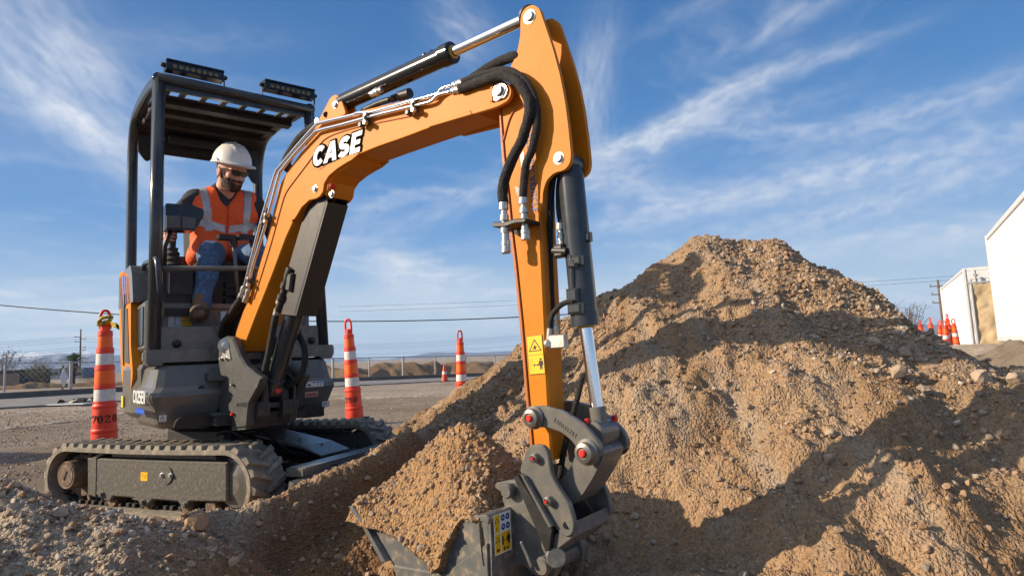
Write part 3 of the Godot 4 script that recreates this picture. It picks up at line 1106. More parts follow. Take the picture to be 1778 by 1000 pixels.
	if side > 0:
		var im := canvas(48, 40, Color(0.95, 0.72, 0.05))
		triangle_sign(im, 15, 6, 16, Color(0.95, 0.72, 0.05))
		im.fill_rect(Rect2i(28, 14, 14, 3), Color(0.1, 0.1, 0.1))
		im.fill_rect(Rect2i(26, 24, 16, 3), Color(0.1, 0.1, 0.1))
		decal("yellow_sticker", frm, Vector3(0.05, 0.232, 0.657), Vector3.RIGHT, Vector3.UP, 0.058, 0.05, im)

func undercarriage():
	track(1)
	track(-1)
	var st := ST()
	box(st, Vector3(0.0, 0.27, 0), Vector3(0.72, 0.16, 0.96), 0.02)
	box(st, Vector3(0.02, 0.40, 0), Vector3(0.56, 0.14, 0.56), 0.03)
	part("centre_frame", st, M.black, machine, TR)
	var sl := ST()
	turned(sl, Vector3(0, 0.46, 0), Vector3(0, 0.56, 0), [[0.0, 0.27], [0.03, 0.27], [0.035, 0.24], [0.06, 0.24], [0.065, 0.28], [0.1, 0.28]], 40)
	part("slew_ring", sl, M.black, machine, TR)
	# blade with its push arms and the sloping cover over the cylinder
	var arm := ST()
	for s in [-1, 1]: box(arm, Vector3(0.72, 0.20, 0.26 * s), Vector3(0.8, 0.11, 0.07), 0.012)
	var ba := part("blade_arm", arm, M.black, machine, TR)
	var bl := ST()
	ext(bl, pv([1.08, 0.00, 1.12, -0.02, 1.14, 0.05, 1.12, 0.14, 1.135, 0.22, 1.10, 0.23, 1.085, 0.15, 1.10, 0.07]), -0.62, 0.62, 0.006)
	box(bl, Vector3(1.05, 0.255, 0.0), Vector3(0.12, 0.05, 1.02), 0.018)
	var bladed := part("dozer_blade", bl, M.grey, machine, TR)
	var tip := ST()
	box(tip, Vector3(1.05, 0.255, 0.513), Vector3(0.12, 0.045, 0.008), 0.002)
	part("end_cap", tip, M.worn, bladed)
	var cv := ST()
	ext(cv, pv([0.38, 0.41, 0.78, 0.335, 0.92, 0.285, 0.92, 0.275, 0.77, 0.32, 0.38, 0.395]), -0.14, 0.14, 0.003)
	var cover := part("cylinder_cover", cv, M.grey, machine, TR)
	for e in [[0.62, 0.3675], [0.80, 0.331]]:
		bolt(cover, "cover_bolt", Vector3(e[0], e[1], -0.02), Vector3.UP, 0.008, 0.01, M.zinc)
	var cy := ST()
	cyl(cy, Vector3(0.4, 0.29, 0), Vector3(0.85, 0.25, 0), 0.04, 18, 0.005)
	cyl(cy, Vector3(0.85, 0.25, 0), Vector3(1.1, 0.235, 0), 0.022, 14)
	part("blade_cylinder", cy, M.black, ba)
	var hs := ST()
	tube(hs, smooth_path([Vector3(0.35, 0.42, 0.2), Vector3(0.5, 0.44, 0.22), Vector3(0.62, 0.38, 0.2), Vector3(0.66, 0.30, 0.12), Vector3(0.8, 0.27, 0.07)]), 0.011, 10)
	part("blade_hose", hs, M.hose, ba)
	hs = ST()
	tube(hs, smooth_path([Vector3(0.3, 0.44, 0.36), Vector3(0.44, 0.46, 0.38), Vector3(0.55, 0.40, 0.36), Vector3(0.57, 0.32, 0.33)]), 0.012, 10)
	part("blade_hose", hs, M.hose, ba)

func skirt(z_in: float, z_out: float, called: String) -> MeshInstance3D:
	# one half of the moulded front: narrow at the foot, creased at two thirds, leaning back to its top edge
	var st := ST()
	var lv := []
	for e in [[0.515, 0.10, 0.07], [0.545, 0.065, 0.045], [0.70, 0.0, 0.0], [0.725, 0.004, 0.004], [0.752, 0.022, 0.022], [0.855, 0.042, 0.04], [0.872, 0.062, 0.055]]:
		var fx: float = 0.70 - e[1]
		var s := signf(z_out - z_in)
		var zo: float = z_out - s * e[2]
		var taper: float = s * 0.06 * smoothstep(0.72, 0.52, e[0])
		var p := pv([0.1, z_in, fx, z_in + taper, fx, zo - s * 0.05, fx - 0.018, zo - s * 0.012, fx - 0.055, zo, 0.1, zo + s * 0.035 + s * 0.0])
		lv.append([e[0], loop_dir(p)])
	loft(st, lv)
	return hp(called, st, M.plastic)

func house():
	# main platform behind the moulded front
	var st := ST()
	var pl := []
	for k in 25:
		var w := deg_to_rad(lerpf(-115, 115, k / 24.0)) + PI
		pl.append_array([cos(w) * 0.80 * (0.95 if absf(cos(w)) < 0.5 else 1.0), sin(w) * 0.62])
	pl.append_array([0.50, 0.50, 0.50, -0.50])
	var outline := loop_dir(pv(pl))
	loft(st, [[0.56, inset(outline, 0.05)], [0.60, outline], [0.86, outline], [0.89, inset(outline, 0.02)]])
	var deck := hp("platform", st, M.plastic)
	var cw := ST()
	var pl2 := []
	for k in 25:
		var w := deg_to_rad(lerpf(-80, 80, k / 24.0)) + PI
		pl2.append_array([-0.02 + cos(w) * 0.80, sin(w) * 0.62])
	var o2 := loop_dir(pv(pl2))
	loft(cw, [[0.86, inset(o2, 0.02)], [0.90, o2], [1.36, o2], [1.42, inset(o2, 0.04)]])
	hp("counterweight", cw, M.plastic)
	# front mouldings
	var left := skirt(0.17, 0.565, "front_moulding")
	var right := skirt(-0.22, -0.515, "front_moulding")
	# round hole and lower openings, black pieces for their inner shade; stickers
	var hole := ST()
	cyl(hole, Vector3(0.66, 0.735, 0.30), Vector3(0.692, 0.735, 0.30), 0.017, 20, 0.002)
	part("access_hole_shade", hole, M.black, left)
	var slot := ST()
	ext(slot, soft(pv([-0.45, 0.52, -0.22, 0.52, -0.24, 0.575, -0.30, 0.60, -0.40, 0.595, -0.44, 0.57]), 0.02), -0.02, 0.02, 0.004)
	part("lower_opening_shade", slot, M.black, left, Transform3D(Basis(Vector3(0, 0, -1), Vector3(0.10, 0.97, 0).normalized(), Vector3(1, 0, 0)), Vector3(0.655, 0, 0.0)))
	var slot2 := ST()
	ext(slot2, soft(pv([0.26, 0.51, 0.42, 0.51, 0.41, 0.575, 0.36, 0.595, 0.30, 0.59, 0.27, 0.57]), 0.02), -0.02, 0.02, 0.004)
	part("lower_opening_shade", slot2, M.black, right, Transform3D(Basis(Vector3(0, 0, -1), Vector3(0.10, 0.97, 0).normalized(), Vector3(1, 0, 0)), Vector3(0.655, 0, 0.0)))
	var white := canvas(40, 40, Color(0.88, 0.88, 0.88))
	frame_on(white, Rect2i(0, 0, 40, 40), 2, Color(0.4, 0.4, 0.4))
	frame_on(white, Rect2i(9, 17, 18, 14), 2, Color(0.2, 0.2, 0.2))
	frame_on(white, Rect2i(14, 8, 9, 9), 2, Color(0.2, 0.2, 0.2))
	var lean := Vector3(0.25, 0.97, 0)
	decal("white_sticker", left, Vector3(0.671, 0.580, 0.494), Vector3(0, 0, -1), lean, 0.042, 0.042, white)
	decal("white_sticker", right, Vector3(0.671, 0.580, -0.445), Vector3(0, 0, -1), lean, 0.05, 0.042, white)
	var bar := canvas(128, 40, Color(0.86, 0.86, 0.86))
	for k in 3:
		frame_on(bar, Rect2i(8 + k * 40, 8, 30, 24), 2, Color(0.3, 0.3, 0.3))
		bar.fill_rect(Rect2i(16 + k * 40, 14, 5, 14), Color(0.15, 0.15, 0.15))
		bar.fill_rect(Rect2i(24 + k * 40, 18, 8, 4), Color(0.15, 0.15, 0.15))
	decal("white_strip_sticker", right, Vector3(0.676, 0.802, -0.245), Vector3(0, 0, -1), Vector3(-0.19, 0.97, 0), 0.13, 0.042, bar)
	var bar2 := canvas(128, 36, Color(0.86, 0.86, 0.86))
	poly_on(bar2, pv([8, 28, 20, 14, 30, 20, 44, 28]), Color(0.15, 0.15, 0.15))
	bar2.fill_rect(Rect2i(50, 4, 22, 7), Color(0.75, 0.1, 0.1))
	bar2.fill_rect(Rect2i(76, 4, 46, 7), Color(0.15, 0.4, 0.75))
	bar2.fill_rect(Rect2i(84, 16, 5, 14), Color(0.2, 0.2, 0.2))
	bar2.fill_rect(Rect2i(106, 16, 5, 14), Color(0.2, 0.2, 0.2))
	decal("white_notice_sticker", right, Vector3(0.703, 0.715, -0.365), Vector3(0, 0, -1), Vector3(-0.02, 1, 0), 0.115, 0.036, bar2)
	var plate := canvas(80, 36, Color(0.72, 0.66, 0.6))
	plate.fill_rect(Rect2i(6, 11, 68, 18), Color(0.6, 0.08, 0.05))
	for k in 5: plate.fill_rect(Rect2i(10 + k * 13, 9 + (k % 2) * 8, 7, 10), Color(0.75, 0.7, 0.62))
	decal("red_plate", right, Vector3(0.697, 0.652, -0.345), Vector3(0, 0, -1), Vector3(0.15, 0.98, 0), 0.085, 0.034, plate)
	var plug := ST()
	cyl(plug, Vector3(0.66, 0.715, -0.235), Vector3(0.707, 0.715, -0.235), 0.032, 24, 0.004)
	part("round_plug", plug, M.plastic, right)
	# model badge on the flank
	var fl := Transform3D(Basis(Vector3(1, 0, -0.06).normalized(), Vector3(0, 1, 0), Vector3(0.06, 0, 1).normalized()), Vector3(0.26, 0.655, 0.598))
	letters("model_lettering", left, "CX25EV", Transform3D(fl.basis, Vector3(0.49, 0.70, 0.589)), 0.10, 0.004, M.white, 0.0)
	var el := canvas(96, 20, Color(0.05, 0.22, 0.62))
	for k in 10: el.fill_rect(Rect2i(4 + k * 9, 5, 5, 10), Color(0.12, 0.42, 0.85))
	decal("blue_lettering_strip", left, Vector3(0.50, 0.622, 0.586), Vector3(1, 0, -0.06), Vector3(0, 1, 0), 0.24, 0.036, el)
	var yel := canvas(16, 32, Color(0.95, 0.75, 0.05))
	decal("yellow_sticker", deck, Vector3(0.02, 0.665, 0.628), Vector3(1, 0, 0), Vector3(0, 1, 0), 0.1, 0.07, yel)
	# swing frame: the dark box with its hinge lugs
	var sf := ST()
	box(sf, Vector3(0.55, 0.68, -0.02), Vector3(0.36, 0.30, 0.34), 0.015)
	box(sf, Vector3(0.62, 0.545, 0.0), Vector3(0.42, 0.05, 0.52), 0.012)
	var swf := hp("swing_frame", sf, M.black)
	var lug := ST()
	ext(lug, soft(pv([0.55, 0.30, 0.72, 0.27, 0.80, 0.10, 0.94, 0.07, 0.94, -0.09, 0.80, -0.12, 0.72, -0.22, 0.55, -0.24]), 0.03), -0.025, 0.025, 0.006)
	part("upper_lug", lug, M.cast, swf, Transform3D(Basis(Vector3(1, 0, 0), Vector3(0, 0, 1), Vector3(0, -1, 0)), Vector3(0, 0.795, 0)))
	part("lower_lug", lug, M.cast, swf, Transform3D(Basis(Vector3(1, 0, 0), Vector3(0, 0, 1), Vector3(0, -1, 0)), Vector3(0, 0.565, 0)))
	var foot := ST()
	box(foot, Vector3(0.80, 0.68, -0.17), Vector3(0.12, 0.24, 0.05), 0.015)
	cyl(foot, Vector3(0.82, 0.58, -0.17), Vector3(0.82, 0.80, -0.17), 0.04, 20, 0.006)
	part("swing_cylinder_eye", foot, M.cast, swf)
	var rc := ST()
	cyl(rc, Vector3(0.86, 0.67, -0.17), Vector3(0.885, 0.67, -0.17), 0.013, 14, 0.003)
	part("red_grease_cap", rc, M.red, swf)

	# floor frame, sill and front panel
	var fr := ST()
	box(fr, Vector3(0.08, 0.925, 0.02), Vector3(1.06, 0.05, 1.06), 0.012)
	box(fr, Vector3(0.60, 0.93, 0.03), Vector3(0.07, 0.075, 1.12), 0.016)
	hp("floor_frame", fr, M.grey)
	var pan := ST()
	ext(pan, pv([-0.44, 0.965, 0.50, 0.965, 0.50, 1.10, -0.44, 1.10]), -0.006, 0.006, 0.003)
	var pn := hp("front_panel", pan, M.grey)
	pn.transform = HO * Transform3D(Basis(Vector3(0, 0, 1), Vector3(0, 1, 0), Vector3(-1, 0, 0)), Vector3(0.585, 0, 0))
	for z in [0.415, -0.385]:
		var kn := ST()
		turned(kn, Vector3(z, 1.0, -0.006), Vector3(z, 1.0, -0.1), [[0.0, 0.024], [0.012, 0.024], [0.016, 0.015], [0.03, 0.015], [0.034, 0.009]], 12)
		part("panel_knob", kn, M.black, pn)
	# inner wall below the seat, with its stickers
	var wall := ST()
	box(wall, Vector3(0.33, 1.10, 0.03), Vector3(0.04, 0.32, 0.98), 0.008)
	box(wall, Vector3(0.335, 1.245, 0.03), Vector3(0.07, 0.03, 1.0), 0.008)
	var iw := hp("step_wall", wall, M.grey)
	var note := canvas(64, 64, Color(0.86, 0.87, 0.88))
	frame_on(note, Rect2i(6, 8, 24, 48), 2, Color(0.35, 0.35, 0.4))
	frame_on(note, Rect2i(32, 6, 26, 52), 2, Color(0.35, 0.35, 0.4))
	frame_on(note, Rect2i(36, 12, 18, 16), 1, Color(0.35, 0.35, 0.4))
	decal("white_diagram_sticker", iw, Vector3(0.352,1.163,0.386), Vector3(0, 0, -1), Vector3.UP, 0.075, 0.095, note)
	decal("white_notice_sticker", iw, Vector3(0.352,1.173,0.092), Vector3(0, 0, -1), Vector3.UP, 0.06, 0.08, canvas(16, 16, Color(0.84, 0.85, 0.86)))
	var warn := canvas(96, 72, Color(0.93, 0.72, 0.04))
	frame_on(warn, Rect2i(0, 0, 96, 72), 2, Color(0.1, 0.1, 0.1))
	triangle_sign(warn, 26, 8, 36, Color(0.93, 0.72, 0.04))
	triangle_sign(warn, 70, 8, 36, Color(0.93, 0.72, 0.04))
	warn.fill_rect(Rect2i(47, 0, 2, 72), Color(0.1, 0.1, 0.1))
	warn.fill_rect(Rect2i(8, 54, 34, 4), Color(0.1, 0.1, 0.1))
	warn.fill_rect(Rect2i(54, 54, 34, 4), Color(0.1, 0.1, 0.1))
	decal("yellow_warning_sticker", iw, Vector3(0.352,1.155,0.341), Vector3(0, 0, -1), Vector3.UP, 0.10, 0.075, warn)
	# seat box with ribbed bellows, seat
	var sb := ST()
	box(sb, Vector3(0.0, 1.36, 0.0), Vector3(0.46, 0.24, 0.66), 0.02)
	for k in 3: box(sb, Vector3(0.24, 1.29 + k * 0.055, -0.09), Vector3(0.03, 0.035, 0.34), 0.01)
	box(sb, Vector3(-0.45, 1.3, 0.0), Vector3(0.5, 0.7, 0.9), 0.03)
	hp("seat_box", sb, M.black)
	var knob := ST()
	turned(knob, Vector3(0.25, 1.32, -0.02), Vector3(0.4, 1.32, -0.02), [[0.0, 0.034], [0.03, 0.036], [0.045, 0.028], [0.05, 0.01]], 10)
	hp("seat_adjuster_knob", knob, M.dull)
	var se := ST()
	box(se, Vector3(0.0, 1.515, 0.02), Vector3(0.46, 0.10, 0.46), 0.03)
	var seat := hp("seat", se, M.black)
	var sk := ST()
	box(sk, Vector3(-0.24, 1.76, 0.02), Vector3(0.10, 0.50, 0.44), 0.035, Basis(Vector3(0, 0, 1), 0.12))
	part("backrest", sk, M.black, seat)
	# right console with bellows, joystick and the display in front of it
	var co := ST()
	box(co, Vector3(0.16, 1.33, 0.38), Vector3(0.42, 0.30, 0.20), 0.02)
	box(co, Vector3(0.34, 1.40, 0.36), Vector3(0.10, 0.17, 0.16), 0.015)
	var con := hp("control_console", co, M.black)
	var be := ST()
	var bw := []
	for k in 9: bw.append([k * 0.018, (0.062 if k % 2 == 0 else 0.047) * (1.0 - 0.055 * k)])
	turned(be, Vector3(0.32, 1.47, 0.39), Vector3(0.315, 1.62, 0.40), bw, 20)
	part("bellows", be, M.rubber_dark, con)
	var jo := ST()
	turned(jo, Vector3(0.315, 1.59, 0.40), Vector3(0.32, 1.73, 0.402), [[0.0, 0.018], [0.04, 0.021], [0.10, 0.024], [0.13, 0.026], [0.14, 0.02]], 14)
	part("joystick", jo, M.black, con)
	var co2 := ST()
	box(co2, Vector3(0.16, 1.40, -0.34), Vector3(0.42, 0.34, 0.16), 0.02)
	turned(co2, Vector3(0.31, 1.56, -0.345), Vector3(0.31, 1.75, -0.36), [[0.0, 0.055], [0.03, 0.04], [0.06, 0.02], [0.19, 0.024]], 14)
	hp("left_console", co2, M.black)
	var dp := ST()
	ext(dp, soft(pv([0.474,1.849,0.325,1.854,0.262,1.831,0.265,1.787,0.295,1.725,0.314,1.694,0.472,1.688]), 0.012), -0.07, 0.03, 0.012)
	var disp := hp("display", dp, M.gloss_black)
	disp.transform = HO * Transform3D(Basis(Vector3(0, 0, 1), Vector3(0, 1, 0), Vector3(-1, 0, 0)), Vector3(0.47, 0, 0))
	var db := ST()
	ext(db, pv([0.471,1.773,0.393,1.777,0.392,1.701,0.47,1.694]), -0.012, 0.0, 0.003)
	ext(db, pv([0.386,1.774,0.309,1.774,0.315,1.7,0.386,1.702]), -0.012, 0.0, 0.003)
	part("display_back", db, M.dull, disp, Transform3D(Basis.IDENTITY, Vector3(0, 0, -0.07)))
	var ds := ST()
	tube(ds, PackedVector3Array([Vector3(0.47, 1.75, 0.42), Vector3(0.44, 1.6, 0.46), Vector3(0.42, 1.45, 0.46)]), 0.014)
	hp("display_stalk", ds, M.black)
	# travel levers
	for e in [[Vector3(0.45,1.642,0.066), Vector3(0.4,1.286,0.026)], [Vector3(0.45,1.651,-0.055), Vector3(0.4,1.288,-0.093)]]:
		var lv := ST()
		var top: Vector3 = e[0]
		var low: Vector3 = e[1]
		tube(lv, PackedVector3Array([low, top]), 0.0125, 12)
		var lever := hp("travel_lever", lv, M.grey)
		var hd := ST()
		box(hd, top + Vector3(0.0, 0.015, 0.0), Vector3(0.042, 0.075, 0.044), 0.012)
		box(hd, top + Vector3(0.0, 0.04, 0.045), Vector3(0.046, 0.034, 0.12), 0.012)
		part("lever_handle", hd, M.black, lever)
	# hand guard bar across the front
	var gb := ST()
	tube(gb, PackedVector3Array([Vector3(0.58,1.445,0.498),Vector3(0.58,1.469,-0.024), Vector3(0.58, 1.46, -0.42)]), 0.016, 14)
	hp("guard_bar", gb, M.grey)

	# right flank: dark hood, tool panel, grab loop, orange engine cover
	var hd2 := ST()
	ext(hd2, soft(pv([-0.62, 1.30, 0.23, 1.28, 0.15, 1.46, 0.06, 1.535, -0.62, 1.54]), 0.03), 0.44, 0.60, 0.02)
	hp("side_hood", hd2, M.plastic)
	var tp := ST()
	box(tp, Vector3(0.18, 1.12, 0.515), Vector3(0.62, 0.30, 0.10), 0.015)
	var tool := hp("tool_panel", tp, M.grey)
	var td := ST()
	ext(td, soft(pv([0.17, 1.0, 0.44, 1.0, 0.44, 1.235, 0.17, 1.235]), 0.02), 0.562, 0.572, 0.003)
	part("panel_door", td, M.gloss_black, tool)
	var gl := ST()
	tube(gl, smooth_path([Vector3(0.271,1.255,0.53),Vector3(0.137,1.315,0.53),Vector3(0.103,1.382,0.53),Vector3(0.09,1.496,0.53),Vector3(0.165,1.531,0.53),Vector3(0.39,1.509,0.53),Vector3(0.661,1.473,0.53), Vector3(0.55,1.23,0.5),Vector3(0.231,1.266,0.5),Vector3(0.027,1.296,0.5)]), 0.016, 10)
	hp("grab_loop", gl, M.blue_grey)
	var oc := ST()
	ext(oc, soft(pv([-0.602,1.569,-0.377,1.552,-0.033,1.479,0.119,1.268,0.156,1.012,0.262,0.868,0.269,0.816,0.12,0.656,-0.164,0.676,-0.368,0.874,-0.536,1.203]), 0.02), 0.54, 0.60, 0.012)
	var cov := hp("engine_cover", oc, M.orange)
	var ml := ST()
	ext(ml, soft(pv([-0.407,1.307,-0.031,1.259,0.114,0.898,-0.237,0.919]), 0.012), 0.598, 0.604, 0.0)
	part("vent_grille", ml, M.mesh_grey, cov)
	var ml2 := ST()
	ext(ml2, pv([-0.214,0.781,0.043,0.768,0.051,0.718,-0.172,0.728]), 0.598, 0.604, 0.0)
	part("vent_grille", ml2, M.mesh_grey, cov)
	for e in [[-0.409,1.527,-0.337,1.518,-0.198,1.297,-0.266,1.303], [-0.265,1.505,-0.196,1.492,-0.1,1.295,-0.166,1.301], [-0.128,1.48,-0.062,1.464,-0.009,1.317,-0.04,1.32]]:
		var bs := ST()
		ext(bs, pv(e), 0.6, 0.603, 0.0)
		part("blue_stripe", bs, M.blue, cov)

	# canopy
	for e in [[Vector3(0.58, 0.94, 0.53), Vector3(0.58, 2.60, 0.523)], [Vector3(0.58, 0.94, -0.472), Vector3(0.58, 2.585, -0.394)]]:
		var ps := ST()
		tube(ps, PackedVector3Array([e[0], e[1]]), 0.036, 20)
		var post := hp("canopy_post", ps, M.gloss_grey)
		var ft := ST()
		box(ft, e[0] + Vector3(0, -0.02, 0), Vector3(0.1, 0.085, 0.1), 0.014)
		part("post_foot", ft, M.grey, post)
	for z in [0.523, -0.394]:
		var rs := ST()
		var sgn := signf(z)
		tube(rs, smooth_path([Vector3(0.60, 2.60, z), Vector3(0.30, 2.66, z), Vector3(-0.10, 2.71, z), Vector3(-0.42, 2.72, z), Vector3(-0.58, 2.66, z), Vector3(-0.66, 2.50, z), Vector3(-0.66, 2.2, z), Vector3(-0.63, 1.45, z)]), 0.036, 18)
		hp("canopy_post", rs, M.gloss_grey)
	var beam := ST()
	tube(beam, PackedVector3Array([Vector3(0.60, 2.605, 0.53), Vector3(0.60, 2.595, -0.40)]), 0.030, 16)
	box(beam, Vector3(0.575, 2.565, 0.065), Vector3(0.03, 0.04, 0.90), 0.006)
	hp("canopy_front_beam", beam, M.gloss_grey)
	# roof sheet with a row of seven slots along its front edge
	var rf := ST()
	var ys := func(x): return 2.575 + 0.115 * smoothstep(0.6, -0.3, x) - 0.05 * smoothstep(-0.35, -0.6, x)
	var cells := [-0.375]
	for k in 7:
		cells.append(-0.345 + k * 0.122)
		cells.append(-0.345 + k * 0.122 + 0.088)
	cells.append(0.505)
	var xs := [0.56, 0.50, 0.36, 0.30, 0.1, -0.12, -0.3, -0.46, -0.58]
	for i in xs.size() - 1:
		for j in cells.size() - 1:
			if i == 1 and j % 2 == 1: continue
			var xm: float = (xs[i] + xs[i + 1]) / 2
			var zm: float = (cells[j] + cells[j + 1]) / 2
			var a := Vector3(xs[i], ys.call(xs[i]), 0)
			var b := Vector3(xs[i + 1], ys.call(xs[i + 1]), 0)
			var d := (a - b)
			var up := Vector3(-d.y, d.x, 0).normalized()
			box(rf, Vector3(xm, (a.y + b.y) / 2, zm), Vector3(d.length(), 0.012, cells[j + 1] - cells[j] + 0.0), 0.0, Basis(d.normalized(), up, d.normalized().cross(up)))
	var roof := hp("canopy_roof", rf, M.roof)
	var ribs := ST()
	for x in [0.28, -0.08, -0.36]: box(ribs, Vector3(x, ys.call(x) - 0.028, 0.065), Vector3(0.07, 0.04, 0.86), 0.008)
	for z in [0.46, -0.33]: box(ribs, Vector3(0.0, 2.645, z), Vector3(1.0, 0.03, 0.05), 0.006, Basis(Vector3(0, 0, 1), -0.09))
	part("roof_ribs", ribs, M.roof, roof)
	var bk := ST()
	ext(bk, soft(pv([-0.37, 2.66, 0.5, 2.66, 0.50, 2.50, 0.44, 2.42, 0.36, 2.50, -0.24, 2.50, -0.33, 2.36, -0.37, 2.36]), 0.03), -0.008, 0.008, 0.003)
	part("roof_rear_skirt", bk, M.roof, roof, Transform3D(Basis(Vector3(0, 0, 1), Vector3(0, 1, 0), Vector3(-1, 0, 0)), Vector3(-0.59, 0, 0)))
	light_bar(Vector3(0.60, 2.69, 0.33), 0.325)
	light_bar(Vector3(0.60, 2.70, -0.25), 0.335)
	light_bar(Vector3(-0.50, 2.595, 0.12), 0.38, true)

func light_bar(at: Vector3, w: float, rear := false):
	var st := ST()
	var f := -1.0 if rear else 1.0
	ext(st, pv([0.035 * f, -0.035, 0.035 * f, 0.015, 0.045 * f, 0.018, 0.045 * f, 0.028, -0.03 * f, 0.045, -0.04 * f, 0.02, -0.03 * f, -0.035]), -w / 2, w / 2, 0.003)
	var o := hp("light_bar", st, M.gloss_black)
	o.transform = HO * Transform3D(Basis.IDENTITY, at)
	var ln := ST()
	box(ln, Vector3(0.036 * f, -0.01, 0), Vector3(0.006, 0.042, w - 0.03), 0.001)
	part("lens_panel", ln, M.gloss_black, o)
	for k in 8:
		var le := ST()
		var z := (k - 3.5) * (w - 0.06) / 8.0
		turned(le, Vector3(0.038 * f, -0.01, z), Vector3(0.05 * f, -0.01, z), [[0.0, 0.015], [0.004, 0.013], [0.006, 0.004]], 12)
		part("led_lens", le, M.lens, o)
	for s in [-1, 1]:
		var br := ST()
		box(br, Vector3(0, -0.035, s * (w / 2 + 0.008)), Vector3(0.02, 0.07, 0.004), 0.0)
		turned(br, Vector3(0, 0, s * (w / 2)), Vector3(0, 0, s * (w / 2 + 0.1)), [[0.0, 0.014], [0.02, 0.014], [0.026, 0.008]], 10)
		part("bracket", br, M.black, o)

# ---------- boom, stick, bucket ----------
func boom_group():
	# swing bracket: two cheeks, a body with a slot for the cylinder
	var st := ST()
	var cheek := soft(pv([-0.165,0.983,-0.145,1.016,-0.079,1.029,-0.009,1.016,0.036,0.961,0.073,0.908,0.133,0.855,0.228,0.81,0.296,0.784,0.262,0.735,0.168,0.648,0.144,0.518,0.035,0.508,-0.002,0.576,-0.053,0.601,-0.059,0.646,-0.002,0.685,-0.059,0.711,-0.053,0.749,-0.059,0.789,-0.144,0.796,-0.178,0.89]), 0.012)
	ext(st, cheek, 0.105, 0.155, 0.010)
	ext(st, cheek, -0.155, -0.105, 0.010)
	var bra := bp("swing_bracket", st, M.cast)
	var bd := ST()
	ext(bd, soft(pv([-0.264,0.821,-0.079,0.835,-0.004,0.783,0.007,0.634,-0.018,0.518,-0.237,0.512]), 0.012), -0.11, 0.11, 0.012)
	for s in [-1, 1]:
		ext(bd, soft(pv([-0.036,0.757,0.052,0.786,0.124,0.785,0.172,0.755,0.188,0.673,0.17,0.603,0.081,0.589,-0.049,0.599]), 0.016), 0.062 * s - 0.022, 0.062 * s + 0.022, 0.010)
		ext(bd, soft(pv([-0.049,0.639,0.188,0.654,0.182,0.572,0.122,0.52,-0.049,0.501]), 0.014), 0.075 * s - 0.035, 0.075 * s + 0.035, 0.010)
	ext(bd, soft(pv([-0.106,0.639,0.152,0.642,0.152,0.61,-0.106,0.592]), 0.008), -0.11, 0.11, 0.006)
	ext(bd, soft(pv([-0.081,0.526,0.127,0.545,0.103,0.503,-0.107,0.486]), 0.008), -0.11, 0.11, 0.006)
	part("bracket_body", bd, M.cast, bra)
	var pk := ST()
	ext(pk, soft(pv([-0.062, -0.03, 0.062, -0.03, 0.045, 0.025, -0.05, 0.025]), 0.014), -0.004, 0.004, 0.001)
	part("foot_pocket_shade", pk, M.black, bra, Transform3D(Basis(Vector3(0, 0, -1), Vector3(0.12, 1, 0).normalized(), Vector3(1, -0.12, 0).normalized()), Vector3(0.139,0.565,0)))  # thin black plate stands for the shade inside the pocket
	for s in [-1, 1]:
		var rb := ST()
		tube(rb, smooth_path([Vector3(0.022,0.765,0.085),Vector3(0.108,0.796,0.085),Vector3(0.179,0.788,0.085),Vector3(0.22,0.756,0.085),Vector3(0.231,0.681,0.085),Vector3(0.213,0.606,0.085)], 4), 0.007, 8)
		part("lug_rim", rb, M.cast, bra, Transform3D(Basis.IDENTITY, Vector3(0, 0, 0.0 if s > 0 else -0.17)))
	var fp := ST()
	turned(fp, Vector3(-0.082,0.973,0.152), Vector3(0.01,0.97,0.2), [[0.0, 0.045], [0.008, 0.045], [0.010, 0.024], [0.028, 0.024], [0.032, 0.018]], 28)
	ext(fp, soft(pv([-0.096,0.961,-0.038,0.958,-0.018,0.892,-0.122,0.902]), 0.006), 0.155, 0.161, 0.002)
	part("foot_pin", fp, M.zinc, bra)
	for e in [Vector3(-0.123,0.899,0.158), Vector3(-0.064,0.9,0.158)]: bolt(bra, "lock_bolt", e, Vector3(0, 0, 1), 0.009, 0.014, M.zinc)
	for e in [Vector3(0.004,0.75,0.16), Vector3(0.01,0.588,0.16), Vector3(0.121,0.717,0.14), Vector3(0.127,0.685,0.14)]: bolt(bra, "bracket_bolt", e, Vector3(0, 0, 1), 0.009, 0.014, M.zinc if e.y > 0.70 and e.x > 0.0 else M.red, false)
	letters("cast_lettering", bra, "TENOVER", Transform3D(Basis.IDENTITY, Vector3(0.103,0.64,0.157)), 0.03, 0.004, M.cast)
	var cr := ST()
	cyl(cr, Vector3(0.176,0.706,0), Vector3(0.176,0.706,0) + Vector3(0.03, 0.004, 0), 0.02, 18, 0.004)
	part("red_grease_cap", cr, M.red, bra)

	# boom
	var bo := ST()
	ext(bo, pv([-0.131,1.008,-0.027,1.16,0.099,1.331,0.227,1.539,0.305,1.707,0.364,1.836,0.438,1.898,0.618,2.003,0.753,2.087,0.973,2.075,1.141,2.056,1.384,2.025,1.604,1.991,1.739,1.973,1.84,1.954,1.816,1.843,1.699,1.848,1.547,1.85,1.377,1.85,1.217,1.849,1.073,1.847,0.993,1.837,0.91,1.812,0.765,1.759,0.612,1.685,0.505,1.617,0.422,1.526,0.284,1.337,0.128,1.141,-0.028,0.936,-0.092,0.929,-0.144,0.961]), -0.085, 0.085, 0.006)
	var boom := bp("boom", bo, M.orange)
	# side plates around the lift cylinder's head, and the welded edge strips
	var lp := ST()
	var lug := pv([0.497,1.611,0.536,1.705,0.611,1.784,0.714,1.83,0.842,1.85,0.982,1.859,1.08,1.847,1.017,1.827,0.977,1.822,0.903,1.809,0.831,1.787,0.792,1.756,0.781,1.716,0.756,1.697,0.721,1.691,0.661,1.694,0.593,1.669,0.534,1.621])
